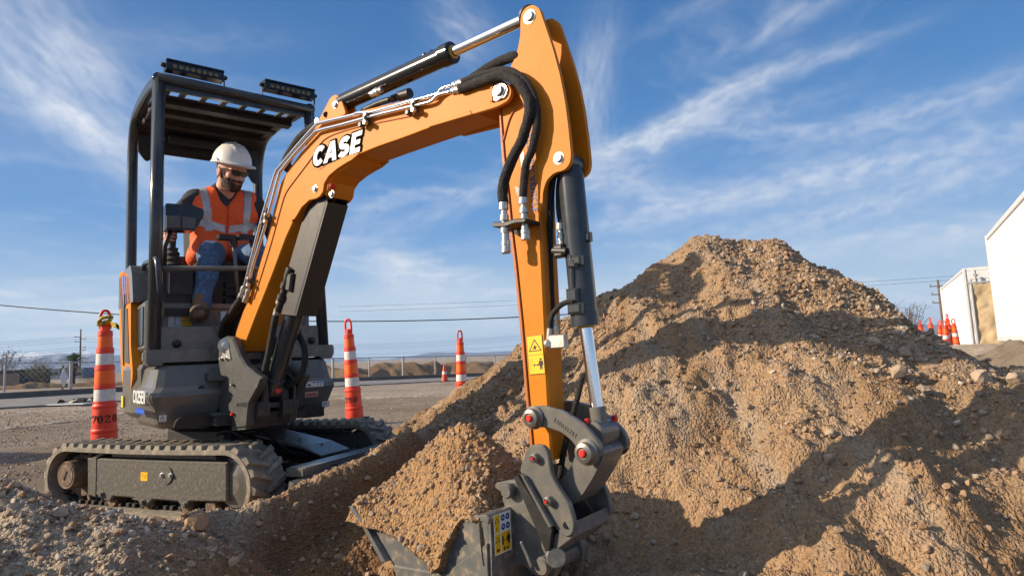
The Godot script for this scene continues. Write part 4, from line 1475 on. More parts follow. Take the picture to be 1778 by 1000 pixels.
	ext(lp, lug, 0.080, 0.096, 0.003)
	ext(lp, lug, -0.096, -0.080, 0.003)
	part("cylinder_lug", lp, M.orange, boom)
	var ul := ST()
	ext(ul, pv([0.645,1.769,0.661,1.803,0.707,1.831,0.782,1.855,0.864,1.868,0.967,1.889,1.031,1.892,1.033,1.832,0.96,1.807,0.872,1.793,0.818,1.764,0.803,1.722,0.782,1.695,0.734,1.726,0.715,1.761]), -0.082, 0.082, 0.006)
	part("lower_gusset", ul, M.orange, boom)
	var sp := ST()
	ext(sp, soft(pv([0.618,2.094,0.686,2.149,0.738,2.195,0.779,2.233,0.824,2.239,0.866,2.207,0.889,2.157,0.911,2.105,0.796,2.103,0.695,2.092]), 0.02), 0.022, 0.042, 0.003)
	ext(sp, soft(pv([0.618,2.094,0.686,2.149,0.738,2.195,0.779,2.233,0.824,2.239,0.866,2.207,0.889,2.157,0.911,2.105,0.796,2.103,0.695,2.092]), 0.02), -0.042, -0.022, 0.003)
	part("cylinder_ear", sp, M.orange, boom)
	bolt(boom, "ear_pin", Vector3(0.824,2.179,0.042), Vector3(0, 0, 1), 0.014, 0.012, M.zinc)
	bolt(boom, "ear_pin", Vector3(0.657,2.138,0.042), Vector3(0, 0, 1), 0.012, 0.006, M.zinc)
	bolt(boom, "lug_pin", Vector3(0.716,1.743,0.096), Vector3(0, 0, 1), 0.014, 0.012, M.zinc)
	var eh := ST()
	cyl(eh, Vector3(0.742,2.149,0.041), Vector3(0.747,2.147,0.044), 0.016, 18)
	part("ear_hole", eh, M.black, boom)
	# raised panel outline pressed into the flank
	var rim := ST()
	for e in [[Vector3(0.1,1.225,0.086),Vector3(0.27,1.5,0.086),Vector3(0.381,1.703,0.086),Vector3(0.433,1.78,0.086),Vector3(0.521,1.835,0.086),Vector3(0.67,1.918,0.086),Vector3(0.782,1.99,0.086),Vector3(0.963,1.994,0.086),Vector3(1.182,1.97,0.086),Vector3(1.382,1.943,0.086),Vector3(1.512,1.926,0.086)], [Vector3(0.49,1.613,0.086),Vector3(0.54,1.674,0.086),Vector3(0.614,1.722,0.086),Vector3(0.719,1.83,0.086),Vector3(0.842,1.851,0.086),Vector3(0.985,1.841,0.086)]]:
		tube(rim, smooth_path(e, 4), 0.0045, 8)
	part("flank_weld", rim, M.orange_edge, boom)
	var wl := ST()
	tube(wl, smooth_path([Vector3(1.014,1.84,0.087),Vector3(1.076,1.849,0.087),Vector3(1.22,1.853,0.087),Vector3(1.379,1.851,0.087),Vector3(1.549,1.852,0.087),Vector3(1.701,1.849,0.087),Vector3(1.798,1.844,0.087)], 4), 0.004, 8)
	part("lower_weld", wl, M.orange, boom)
	# tip plates that hold the stick
	var tpl := soft(pv([1.563,1.85,1.647,1.945,1.752,1.961,1.893,1.942,1.962,1.935,2.001,1.908,2.022,1.869,2.005,1.836,1.955,1.827,1.902,1.828,1.809,1.833]), 0.03)
	var tp := ST()
	ext(tp, tpl, 0.083, 0.102, 0.003)
	ext(tp, tpl, -0.102, -0.083, 0.003)
	var tpp := part("boom_tip_plate", tp, M.orange, boom)
	var sw := ST()
	ext(sw, pv([1.573,1.855,1.801,1.852,1.812,1.832,1.562,1.845]), 0.09, 0.106, 0.002)
	part("tip_rib", sw, M.orange, boom)
	var wp := ST()
	ext(wp, soft(pv([1.935,1.918,1.971,1.921,1.999,1.9,2.006,1.874,1.99,1.849,1.961,1.848,1.931,1.85]), 0.012), 0.102, 0.110, 0.002)
	part("pin_plate", wp, M.zinc, tpp)
	bolt(tpp, "tip_pin", Vector3(1.964,1.883,0.11), Vector3(0, 0, 1), 0.022, 0.016, M.zinc)
	var pr := ST()
	ext(pr, pv([1.92,1.925,1.935,1.922,1.928,1.85,1.914,1.855]), 0.10, 0.112, 0.002)
	part("pin_keeper", pr, M.orange, tpp)
	# lettering on the flank: white letters with a dark outline behind them
	var start: Vector3 = Vector3(0.692,1.916,0.088)
	var run: float = (Vector3(1.087,1.909,0.088) - start).length()
	var hgt := (Vector3(0.991,1.96,0.088) - Vector3(0.988,1.855,0.088)).length()
	var lx := (Vector3(1.087,1.909,0.088) - start).normalized()
	var lt := Basis(lx * run / 3.16, Vector3(0, hgt * 0.98, 0) + lx * 0.028, Vector3(0, 0, 0.1))
	part("brand_lettering_edge", heavy_letters("CASE", 0.085), M.ink, boom, Transform3D(lt, start))
	part("brand_lettering", heavy_letters("CASE", 0.0), M.white, boom, Transform3D(lt, start + Vector3(0, 0, 0.0016)))
	# chrome pipes and their clamps
	for e in [[Vector3(1.712,1.985,0.105),Vector3(1.671,1.992,0.105),Vector3(1.637,1.988,0.105),Vector3(1.609,1.978,0.105),Vector3(1.405,1.999,0.105),Vector3(1.194,2.018,0.105),Vector3(1.083,2.044,0.105),Vector3(1.026,2.046,0.105),Vector3(0.782,2.077,0.105),Vector3(0.732,2.072,0.105),Vector3(0.575,2.009,0.105),Vector3(0.409,1.933,0.105),Vector3(0.364,1.907,0.105),Vector3(0.305,1.812,0.105),Vector3(0.19,1.618,0.105),Vector3(0.06,1.361,0.105),Vector3(0.029,1.308,0.105)], [Vector3(1.704,1.962,0.105),Vector3(1.643,1.97,0.105),Vector3(1.615,1.968,0.105),Vector3(1.573,1.955,0.105),Vector3(1.457,1.968,0.105),Vector3(1.247,1.992,0.105),Vector3(1.138,2.003,0.105),Vector3(0.943,2.021,0.105),Vector3(0.756,2.041,0.105),Vector3(0.705,2.029,0.105),Vector3(0.569,1.976,0.105),Vector3(0.432,1.912,0.105),Vector3(0.392,1.878,0.105),Vector3(0.262,1.639,0.105),Vector3(0.11,1.388,0.105),Vector3(0.079,1.286,0.105)]]:
		var ps := ST()
		tube(ps, smooth_path(e, 3), 0.0085, 12)
		part("chrome_pipe", ps, M.chrome, boom)
	for e in [[Vector3(1.475,1.96,0.105)], [Vector3(1.146,1.992,0.105)], [Vector3(0.274,1.663,0.105)], [Vector3(0.091,1.328,0.105)]]:
		var c: Vector3 = e[0]
		var cs := ST()
		box(cs, c, Vector3(0.024, 0.055, 0.035), 0.007, Basis(Vector3(0, 0, 1), 0.2))
		cyl(cs, c + Vector3(-0.03, -0.02, -0.01), c + Vector3(-0.03, -0.02, 0.02), 0.013, 14, 0.003)
		var cl := part("pipe_clamp", cs, M.dull_dark, boom)
		bolt(cl, "clamp_bolt", c + Vector3(0.014, -0.022, 0.012), Vector3(0, 0, 1), 0.012, 0.016, M.zinc, false)
		bolt(cl, "clamp_bolt", c + Vector3(0.014, 0.018, 0.012), Vector3(0, 0, 1), 0.009, 0.012, M.zinc, false)
	for e in [[Vector3(1.712,1.985,0.105), Vector3(1.774,1.981,0.105)], [Vector3(1.704,1.962,0.105), Vector3(1.756,1.956,0.105)], [Vector3(0.029,1.308,0.105), Vector3(-0.022,1.236,0.105)], [Vector3(0.079,1.286,0.105), Vector3(0.035,1.217,0.105)]]:
		var fs := ST()
		var l: float = (e[1] - e[0]).length()
		turned(fs, e[0], e[1], [[0.0, 0.011], [l * 0.1, 0.016], [l * 0.35, 0.016], [l * 0.38, 0.012], [l * 0.5, 0.012], [l * 0.52, 0.017], [l, 0.017]], 6)
		part("pipe_fitting", fs, M.zinc, boom)
	# sleeved hoses from the tip down to the couplers
	var h1 := ST()
	tube(h1, smooth_path([Vector3(1.772,1.98,0.11),Vector3(1.832,1.98,0.11),Vector3(1.903,1.974,0.11),Vector3(1.954,1.97,0.11),Vector3(2.017,1.949,0.11),Vector3(2.071,1.908,0.11),Vector3(2.107,1.858,0.11),Vector3(2.13,1.805,0.11),Vector3(2.138,1.758,0.11),Vector3(2.134,1.692,0.11),Vector3(2.108,1.613,0.11),Vector3(2.078,1.562,0.11),Vector3(2.062,1.49,0.11),Vector3(2.053,1.431,0.11)], 6), 0.0155, 14, 0.16, 3)
	part("sleeved_hose", h1, M.sleeve, boom)
	var h2 := ST()
	tube(h2, smooth_path([Vector3(1.762,1.951,0.115),Vector3(1.829,1.95,0.115),Vector3(1.914,1.942,0.125),Vector3(1.993,1.933,0.125),Vector3(2.059,1.891,0.125),Vector3(2.1,1.832,0.125),Vector3(2.118,1.773,0.125),Vector3(2.106,1.718,0.125),Vector3(2.069,1.646,0.125),Vector3(2.021,1.586,0.125),Vector3(1.981,1.522,0.125),Vector3(1.97,1.474,0.125),Vector3(1.97,1.424,0.125)], 6), 0.0205, 16, 0.18, 5)
	part("sleeved_hose", h2, M.sleeve, boom)
	var h3 := ST()
	tube(h3, smooth_path([Vector3(1.733,1.995,0.06),Vector3(1.816,2.015,0.06),Vector3(1.895,2.029,0.06),Vector3(1.971,2.033,0.06),Vector3(2.029,2.022,0.06),Vector3(2.083,2.009,0),Vector3(2.148,1.934,-0.02),Vector3(2.169,1.845,-0.02),Vector3(2.172,1.763,-0.02),Vector3(2.149,1.653,-0.02)], 5), 0.021, 14, 0.12, 8)
	part("sleeved_hose", h3, M.sleeve, boom)
	# hoses at the foot
	for k in 3:
		var hs := ST()
		var o := Vector3(0.012 * k, 0.004 * k, -0.03 * k)
		tube(hs, smooth_path([Vector3(-0.003,1.241,0.105) + o, Vector3(-0.097,1.175,0.11) + o, Vector3(-0.21,1.108,0.1) + o, Vector3(-0.354,1.026,0.04) + o, Vector3(-0.413,0.942,-0.02) + o], 6), 0.019 - 0.002 * k, 12, 0.2, 11 + k)
		part("foot_hose", hs, M.sleeve, boom)
	# a dark guard hose bundle on the boom's back
	var gh := ST()
	tube(gh, smooth_path([Vector3(0.584,2.176,-0.05),Vector3(0.419,2.153,-0.05),Vector3(0.304,2.1,-0.05),Vector3(0.22,2.03,-0.05),Vector3(0.243,1.99,-0.05)], 5), 0.028, 12, 0.1, 15)
	part("back_hose", gh, M.sleeve, boom)

	# stick
	var sk := ST()
	ext(sk, pv([1.923,1.845,1.943,1.89,1.992,1.955,2.036,1.974,2.081,1.926,2.104,1.807,2.1,1.606,2.092,1.433,2.089,1.311,2.089,1.178,2.088,0.96,2.084,0.768,2.085,0.578,2.087,0.454,2.022,0.45,2.002,0.512,1.991,0.726,1.981,0.967,1.966,1.193,1.956,1.304,1.946,1.473,1.929,1.646]), -0.055, 0.055, 0.008)
	var stick := bp("stick", sk, M.orange)
	var ef := ST()
	ext(ef, pv([1.918,1.843,1.927,1.843,1.936,1.644,1.949,1.471,1.96,1.303,1.97,1.192,1.985,0.967,1.995,0.726,2.006,0.513,2.01,0.45,1.999,0.457,1.992,0.512,1.981,0.726,1.971,0.968,1.956,1.194,1.945,1.305,1.935,1.474,1.921,1.647]), -0.062, 0.062, 0.002)
	part("front_flange", ef, M.orange_edge, stick)
	var wl2 := ST()
	tube(wl2, smooth_path([Vector3(1.93,1.698,0.056),Vector3(1.964,1.776,0.056),Vector3(1.996,1.814,0.056),Vector3(2.028,1.829,0.056),Vector3(2.048,1.832,0.056)], 5), 0.005, 8)
	tube(wl2, smooth_path([Vector3(2.106,1.677,0.057),Vector3(2.093,1.433,0.057),Vector3(2.091,1.31,0.057),Vector3(2.091,1.266,0.057)], 4), 0.004, 8)
	part("stick_weld", wl2, M.orange_edge, stick)
	var ear := soft(pv([1.991,1.972,2.022,2.01,2.041,2.046,2.056,2.098,2.059,2.154,2.067,2.185,2.091,2.199,2.124,2.196,2.152,2.168,2.177,2.081,2.203,1.989,2.227,1.881,2.243,1.771,2.251,1.67,2.256,1.564,2.249,1.531,2.225,1.512,2.177,1.512,2.142,1.491,2.123,1.452,2.118,1.405,2.099,1.368,2.104,1.528,2.091,1.713,2.043,1.842,1.993,1.905]), 0.016)
	for s in [1, -1]:
		var es := ST()
		ext(es, ear, 0.056 if s > 0 else -0.076, 0.076 if s > 0 else -0.056, 0.003)
		var ep := part("ear_plate", es, M.orange, stick)
		bolt(ep, "rod_pin", Vector3(2.105,2.153,0.075) * Vector3(1, 1, s), Vector3(0, 0, s), 0.02, 0.014, M.zinc)
		bolt(ep, "barrel_pin", Vector3(2.203,1.561,0.075) * Vector3(1, 1, s), Vector3(0, 0, s), 0.016, 0.012, M.zinc)
	var cb := ST()
	cyl(cb, Vector3(2.08,2.154,-0.058), Vector3(2.157,2.079,0.058), 0.016, 16)
	cyl(cb, Vector3(2.157,1.66,-0.058), Vector3(2.229,1.614,0.058), 0.016, 16)
	part("cross_tube", cb, M.orange, stick)
	var eye := ST()
	cyl(eye, Vector3(2.018,2.239,-0.05), Vector3(2.087,2.171,0.05), 0.045, 22, 0.006)
	part("rod_eye", eye, M.black, stick)
	# coupler plate with two couplers
	var cpl := ST()
	ext(cpl, soft(pv([1.928,1.357,1.987,1.347,2.04,1.351,2.086,1.346,2.093,1.336,2.082,1.329,2.039,1.334,1.992,1.328,1.929,1.336]), 0.012), 0.056, 0.15, 0.003)
	var cpp := part("coupler_plate", cpl, M.black, stick)
	bolt(cpp, "plate_bolt", Vector3(1.981,1.323,0.06), Vector3(0, 0, 1), 0.009, 0.012, M.zinc)
	for e in [[Vector3(1.974,1.427,0.13), Vector3(1.976,1.23,0.13)], [Vector3(2.057,1.432,0.115), Vector3(2.061,1.27,0.115)]]:
		var c3 := ST()
		var l: float = (e[1] - e[0]).length()
		turned(c3, e[0], e[1], [[0.0, 0.019], [l * 0.14, 0.019], [l * 0.16, 0.012], [l * 0.24, 0.012], [l * 0.25, 0.018], [l * 0.36, 0.018], [l * 0.38, 0.013], [l * 0.48, 0.014], [l * 0.50, 0.018], [l * 0.60, 0.018], [l * 0.61, 0.014], [l * 0.74, 0.0145], [l * 0.76, 0.018], [l * 0.85, 0.018], [l * 0.86, 0.017], [l * 0.98, 0.0185], [l, 0.016]], 16)
		part("hose_coupler", c3, M.zinc, stick)
	# print and stickers
	var ws := canvas(72, 160, Color(0.96, 0.74, 0.05))
	frame_on(ws, Rect2i(0, 0, 72, 160), 2, Color(0.35, 0.25, 0.02))
	ws.fill_rect(Rect2i(0, 80, 72, 2), Color(0.35, 0.25, 0.02))
	triangle_sign(ws, 36, 14, 52, Color(0.96, 0.74, 0.05))
	poly_on(ws, pv([26, 56, 34, 40, 44, 48, 40, 58]), Color(0.1, 0.1, 0.1))
	frame_on(ws, Rect2i(8, 100, 12, 40), 1, Color(0.4, 0.3, 0.05))
	ws.fill_rect(Rect2i(26, 121, 18, 3), Color(0.08, 0.08, 0.08))
	poly_on(ws, pv([22, 122, 29, 116, 29, 129]), Color(0.08, 0.08, 0.08))
	poly_on(ws, pv([48, 122, 41, 116, 41, 129]), Color(0.08, 0.08, 0.08))
	man_on(ws, 57, 96, 46, Color(0.08, 0.08, 0.08))
	var sl: Vector3 = (Vector3.ZERO + Vector3(2.004,0.878,0.056) - Vector3(2.012,0.704,0.056)).normalized()
	decal("warning_sticker", stick, Vector3(2.038,0.842,0.058), Vector3(sl.y, -sl.x, 0), sl, 0.074, 0.146, ws)
	var vl := Basis(-sl, Vector3(sl.y, -sl.x, 0), Vector3(0, 0, 1))
	letters("blue_lettering", stick, "ELECTRIC VEHICLE", Transform3D(vl, Vector3(2.061,1.541,0.056)), 0.036, 0.001, M.blue_dark, 0.0)
	var mk := ST()
	ext(mk, pv([1.977,1.508,2.013,1.483,2.014,1.448,1.986,1.465]), 0.05, 0.0568)
	ext(mk, pv([2.01,1.622,2.028,1.637,2.032,1.571,2.015,1.561]), 0.05, 0.0568)
	part("grey_emblem", mk, M.plastic, stick)

	# bucket cylinder
	var a: Vector3 = Vector3(2.2,1.558,0)
	var b: Vector3 = Vector3(2.229,0.938,0)
	var c: Vector3 = Vector3(2.267,0.554,0)
	var bl := (b - a).length()
	var bcy := ST()
	turned(bcy, a, b, [[0.0, 0.03], [0.02, 0.045], [0.05, 0.05], [bl - 0.05, 0.05], [bl - 0.048, 0.053], [bl, 0.053]], 32)
	cyl(bcy, a + Vector3(0, 0, -0.05), a + Vector3(0, 0, 0.05), 0.04, 20, 0.005)
	var bc := bp("bucket_cylinder", bcy, M.gloss_grey)
	var rod := ST()
	cyl(rod, b - (b - c) * 0.0, c + (b - c) * 0.22, 0.0245, 24)
	part("chrome_rod", rod, M.chrome, bc)
	var yr := ST()
	cyl(yr, b, b + (c - b).normalized() * 0.008, 0.03, 24)
	part("yellow_seal", yr, M.yellow, bc)
	var re := ST()
	cyl(re, c + (b - c) * 0.24, c, 0.03, 22)
	cyl(re, c + Vector3(0, 0, -0.06), c + Vector3(0, 0, 0.06), 0.045, 24, 0.006)
	part("rod_end", re, M.grey, bc)
	var red := ST()
	cyl(red, Vector3(2.23,1.576,0) + Vector3(0, 0, 0.03), Vector3(2.23,1.576,0) + Vector3(0, 0, 0.055), 0.014, 14, 0.003)
	cyl(red, c + Vector3(-0.018, 0.036, 0.055), c + Vector3(-0.024, 0.056, 0.055), 0.011, 12, 0.003)
	cyl(red, c + Vector3(0.02, 0.035, -0.062), c + Vector3(0.026, 0.056, -0.062), 0.011, 12, 0.003)
	part("red_grease_caps", red, M.red, bc)
	var pipe := ST()
	tube(pipe, smooth_path([Vector3(2.161,1.215,0.03),Vector3(2.184,1.211,0.03),Vector3(2.215,1.18,0.05),Vector3(2.215,1.078,0.05),Vector3(2.219,0.983,0.05)], 4), 0.010, 10)
	box(pipe, Vector3(2.225,1.066,0.055) + Vector3(0, 0.1, 0), Vector3(0.035, 0.03, 0.03), 0.005)
	box(pipe, Vector3(2.245,1.175,0.055), Vector3(0.04, 0.032, 0.03), 0.006)
	box(pipe, Vector3(2.218,1.05,0.05), Vector3(0.05, 0.05, 0.04), 0.008)
	box(pipe, Vector3(2.225,1.001,0.05), Vector3(0.06, 0.04, 0.04), 0.008)
	box(pipe, Vector3(2.261,1.264,0), Vector3(0.03, 0.035, 0.03), 0.006)
	for y in [326, 338, 348]: pass
	box(pipe, Vector3(2.241,1.449,-0.01), Vector3(0.012, 0.085, 0.02), 0.004)
	part("steel_pipe", pipe, M.gloss_grey, bc)
	# hoses that run behind the stick to the manifold block
	var ih := ST()
	tube(ih, smooth_path([Vector3(2.141,1.531,0.02),Vector3(2.122,1.445,0.02),Vector3(2.092,1.272,0),Vector3(2.086,1.138,0),Vector3(2.084,1.027,0),Vector3(2.092,0.993,0)], 5), 0.013, 12, 0.1, 21)
	tube(ih, smooth_path([Vector3(2.169,1.532,0.01),Vector3(2.154,1.463,0.01),Vector3(2.151,1.385,0.01),Vector3(2.158,1.323,0.01)], 5), 0.014, 12, 0.1, 22)
	part("inner_hose", ih, M.sleeve, bc)
	var ch := ST()
	for e in [[Vector3(2.161,1.329,0.03), Vector3(2.163,1.247,0.03)], [Vector3(2.124,0.99,0.04), Vector3(2.122,0.915,0.04)]]:
		ch = ST()
		var l: float = (e[1] - e[0]).length()
		turned(ch, e[0], e[1], [[0.0, 0.016], [l * 0.3, 0.016], [l * 0.32, 0.010], [l * 0.55, 0.010], [l * 0.57, 0.014], [l * 0.8, 0.014], [l * 0.82, 0.011], [l, 0.011]], 12)
		part("tube_coupler", ch, M.zinc, bc)
	ch = ST()
	box(ch, Vector3(2.141,0.887,0.055), Vector3(0.075, 0.05, 0.03), 0.004)
	turned(ch, Vector3(2.1,0.88,0.06), Vector3(2.121,0.88,0.09), [[0.0, 0.017], [0.012, 0.017], [0.02, 0.01]], 14)
	cyl(ch, Vector3(2.103,0.884,0.06), Vector3(2.111,0.937,0.06), 0.011, 12)
	part("manifold_block", ch, M.zinc, bc)
	var kh := ST()
	tube(kh, smooth_path([Vector3(2.111,0.933,0.06),Vector3(2.119,0.975,0.06),Vector3(2.144,1.005,0.06),Vector3(2.181,1.025,0.06),Vector3(2.223,1.028,0.06)], 5), 0.010, 10, 0.1, 23)
	tube(kh, smooth_path([Vector3(2.205,0.763,0),Vector3(2.177,0.679,0),Vector3(2.137,0.574,0),Vector3(2.106,0.488,0),Vector3(2.079,0.382,0)], 5), 0.011, 10, 0.15, 24)
	part("spiral_hose", kh, M.sleeve, bc)
	var tee := ST()
	box(tee, Vector3(2.163,1.222,0.04), Vector3(0.045, 0.05, 0.04), 0.008)
	cyl(tee, Vector3(2.136,1.225,0.05), Vector3(2.2,1.216,0.05), 0.014, 14, 0.003)
	part("tee_fitting", tee, M.dull_dark, bc)

	# arm cylinder on top of the boom
	var p0: Vector3 = Vector3(0.772,2.2,0)
	var p1: Vector3 = Vector3(1.625,2.169,0)
	var p2: Vector3 = Vector3(2.055,2.204,0)
	p1 = p0 + (p2 - p0).normalized() * (p1 - p0).length()
	var al := (p1 - p0).length()
	var acs := ST()
	turned(acs, p0, p1, [[0.02, 0.03], [0.06, 0.045], [al - 0.06, 0.045], [al - 0.058, 0.050], [al - 0.004, 0.050], [al, 0.046]], 32)
	cyl(acs, p0 + Vector3(0, 0, -0.022), p0 + Vector3(0, 0, 0.022), 0.04, 20)
	var ac := bp("arm_cylinder", acs, M.gloss_black)
	var ar := ST()
	cyl(ar, p1, p2, 0.0235, 24)
	part("chrome_rod", ar, M.chrome, ac)
	var ys := ST()
	cyl(ys, p1, p1 + (p2 - p1).normalized() * 0.005, 0.030, 24)
	part("yellow_seal", ys, M.yellow, ac)
	var af := ST()
	tube(af, smooth_path([Vector3(1.203,2.174,0.02),Vector3(1.23,2.209,0.02),Vector3(1.279,2.21,0.02),Vector3(1.347,2.224,0),Vector3(1.436,2.225,0)], 4), 0.009, 10)
	box(af, Vector3(1.444,2.228,0), Vector3(0.05, 0.04, 0.04), 0.008, Basis(Vector3(0, 0, 1), 0.4))
	box(af, Vector3(1.493,2.225,0), Vector3(0.045, 0.045, 0.045), 0.010, Basis(Vector3(0, 0, 1), 0.4))
	box(af, Vector3(1.249,2.224,0), Vector3(0.05, 0.025, 0.05), 0.006, Basis(Vector3(0, 0, 1), 0.4))
	part("steel_pipe", af, M.gloss_black, ac)
	var ag := ST()
	turned(ag, Vector3(1.114,2.146,0.046), Vector3(1.208,2.147,0.046), [[0.0, 0.016], [0.03, 0.016], [0.032, 0.02], [0.055, 0.02], [0.057, 0.015], [0.08, 0.015]], 6)
	part("pipe_fitting", ag, M.zinc, ac)
	var ah := ST()
	tube(ah, smooth_path([Vector3(0.956,2.131,-0.03),Vector3(1.069,2.135,-0.03),Vector3(1.178,2.127,-0.03)], 4), 0.015, 10, 0.1, 31)
	turned(ah, Vector3(1.178,2.127,-0.03), Vector3(1.31,2.119,-0.03), [[0.0, 0.018], [0.03, 0.018], [0.032, 0.012], [0.05, 0.012], [0.055, 0.024], [0.13, 0.024]], 14)
	part("under_hose", ah, M.black, ac)

	# lift cylinder with its shield
	var q0: Vector3 = Vector3(0.147,0.713,0)
	var q1: Vector3 = Vector3(0.342,1.091,0)
	var q2: Vector3 = Vector3(0.705,1.744,0)
	var lc := ST()
	cyl(lc, q0, q0.lerp(q2, 0.66), 0.050, 28, 0.004)
	cyl(lc, q0 + Vector3(0, 0, -0.04), q0 + Vector3(0, 0, 0.04), 0.05, 22, 0.006)
	turned(lc, q0.lerp(q2, 0.045), q0.lerp(q2, 0.2), [[0.0, 0.056], [0.02, 0.056], [0.024, 0.051]], 28)
	var lift := bp("lift_cylinder", lc, M.gloss_grey)
	var lr := ST()
	cyl(lr, q0.lerp(q2, 0.6), q2, 0.026, 20)
	part("chrome_rod", lr, M.chrome, lift)
	var shp := pv([0.607,1.713,0.623,1.726,0.71,1.743,0.716,1.779,0.775,1.767,0.783,1.71,0.767,1.67,0.473,1.104,0.275,1.132])
	var sh := ST()
	ext(sh, shp, -0.064, -0.058, 0.002)
	ext(sh, shp, 0.058, 0.064, 0.002)
	ext(sh, pv([0.753,1.673,0.777,1.668,0.484,1.103,0.457,1.105]), -0.064, 0.064, 0.002)
	var shd := part("rod_shield", sh, M.shield, lift)
	bolt(shd, "shield_bolt", Vector3(0.812,1.702,0.064), Vector3(0, 0, 1), 0.014, 0.012, M.zinc)
	var rcap := ST()
	cyl(rcap, Vector3(0.799,1.747,0.05), Vector3(0.846,1.73,0.085), 0.016, 14, 0.003)
	part("red_grease_cap", rcap, M.red, lift)
	var lf := ST()
	turned(lf, Vector3(0.314,1.143,0.07), Vector3(0.422,1.328,0.07), [[0.0, 0.017], [0.06, 0.017], [0.065, 0.024], [0.10, 0.024], [0.105, 0.016], [0.13, 0.016], [0.135, 0.024], [0.17, 0.024], [0.175, 0.018], [0.21, 0.022], [0.26, 0.022]], 10)
	box(lf, Vector3(0.441,1.289,0.065), Vector3(0.05, 0.10, 0.04), 0.01, Basis(Vector3(0, 0, 1), -0.25))
	part("pipe_fitting", lf, M.dull_dark, lift)
	var ls := ST()
	turned(ls, Vector3(0.291,1.107,0.07), Vector3(0.337,1.198,0.07), [[0.0, 0.018], [0.05, 0.018], [0.055, 0.014], [0.08, 0.014], [0.085, 0.019], [0.11, 0.019]], 8)
	part("hose_end", ls, M.zinc, lift)
	var lh := ST()
	tube(lh, smooth_path([Vector3(0.313,1.118,0.08),Vector3(0.266,0.988,0.08),Vector3(0.224,0.879,0.08),Vector3(0.171,0.769,0.08),Vector3(0.105,0.706,0.08),Vector3(0.025,0.683,0.08),Vector3(0.012,0.695,0.1)], 6), 0.0175, 12, 0.16, 41)
	tube(lh, smooth_path([Vector3(0.267,1.098,-0.07),Vector3(0.3,1.017,-0.07),Vector3(0.354,0.934,-0.07),Vector3(0.352,0.847,-0.07),Vector3(0.301,0.775,-0.07),Vector3(0.203,0.734,-0.07),Vector3(0.121,0.721,-0.07)], 6), 0.0175, 12, 0.16, 42)
	part("sleeved_hose", lh, M.sleeve, lift)

	# links
	var gl := soft(pv([2.026,0.61,2.033,0.638,2.054,0.655,2.083,0.659,2.131,0.652,2.182,0.639,2.23,0.616,2.275,0.586,2.309,0.553,2.325,0.525,2.325,0.498,2.304,0.48,2.27,0.478,2.243,0.493,2.213,0.535,2.174,0.563,2.123,0.577,2.088,0.581,2.047,0.578,2.03,0.59]), 0.012)
	for s in [1, -1]:
		var gs := ST()
		ext(gs, gl, 0.085 if s > 0 else -0.110, 0.110 if s > 0 else -0.085, 0.005)
		var g := bp("guide_link", gs, M.grey)
		pin_cap(g, Vector3(2.056,0.615,0.11) * Vector3(1, 1, s), Vector3(0, 0, s), 0.034)
		pin_cap(g, Vector3(2.273,0.504,0.11) * Vector3(1, 1, s), Vector3(0, 0, s), 0.036)
		if s > 0:
			letters("cast_number", g, "130035293", Transform3D(Basis(Vector3(0, 0, 1), -0.55), Vector3(2.185,0.584,0.111)), 0.022, 0.003, M.grey)
	var bk := ST()
	ext(bk, soft(pv([2.209,0.497,2.244,0.525,2.29,0.523,2.316,0.501,2.305,0.469,2.269,0.414,2.223,0.353,2.182,0.314,2.12,0.295,2.058,0.305,2.072,0.331,2.118,0.372,2.15,0.411,2.182,0.445]), 0.014), -0.075, 0.075, 0.012)
	var blk := bp("bucket_link", bk, M.grey)
	var xt := ST()
	cyl(xt, Vector3(2.173,0.471,-0.085), Vector3(2.276,0.502,0.085), 0.042, 24, 0.004)
	part("link_tube", xt, M.grey, blk)

	# quick coupler ears
	var qe := soft(pv([1.998,0.424,2.016,0.465,2.034,0.507,2.072,0.525,2.109,0.521,2.128,0.5,2.133,0.468,2.138,0.425,2.153,0.397,2.182,0.36,2.206,0.33,2.217,0.293,2.224,0.26,2.215,0.234,2.196,0.22,2.172,0.22,2.152,0.235,2.13,0.263,2.103,0.309,2.074,0.358,2.04,0.387]), 0.012)
	var qc := ST()
	ext(qc, qe, 0.115, 0.14, 0.004)
	ext(qc, qe, -0.14, -0.115, 0.004)
	var coup := bp("quick_coupler", qc, M.grey)
	for s in [1, -1]:
		pin_cap(coup, Vector3(2.079,0.478,0.132) * Vector3(1, 1, s), Vector3(0, 0, s), 0.017)
		pin_cap(coup, Vector3(2.129,0.335,0.132) * Vector3(1, 1, s), Vector3(0, 0, s), 0.017)
		var hl := ST()
		cyl(hl, Vector3(2.19,0.258,0.137) * Vector3(1, 1, s), Vector3(2.193,0.26,0.141) * Vector3(1, 1, s), 0.013, 18)
		part("lifting_hole", hl, M.black, coup)
	var qb := ST()
	ext(qb, pv([1.976,0.401,1.998,0.413,2.139,0.238,2.122,0.164,2.102,0.162]), -0.15, 0.15, 0.004)
	ext(qb, soft(pv([1.975,0.406,2.021,0.381,2.085,0.3,2.141,0.218,2.163,0.182,2.101,0.151,2.079,0.2]), 0.01), -0.11, 0.11, 0.004)
	part("coupler_body", qb, M.black, coup)
	var qf := ST()
	ext(qf, pv([2.017,0.42,2.034,0.413,2.146,0.254,2.134,0.246]), 0.14, 0.165, 0.003)
	ext(qf, pv([2.078,0.18,2.204,0.265,2.215,0.222,2.105,0.14]), -0.13, 0.13, 0.004)
	part("coupler_flange", qf, M.grey, coup)
	var lock := ST()
	cyl(lock, Vector3(2.142,0.145,0.14), Vector3(1.932,0.03,-0.16), 0.035, 24, 0.004)
	part("lock_bar", lock, M.worn, coup)
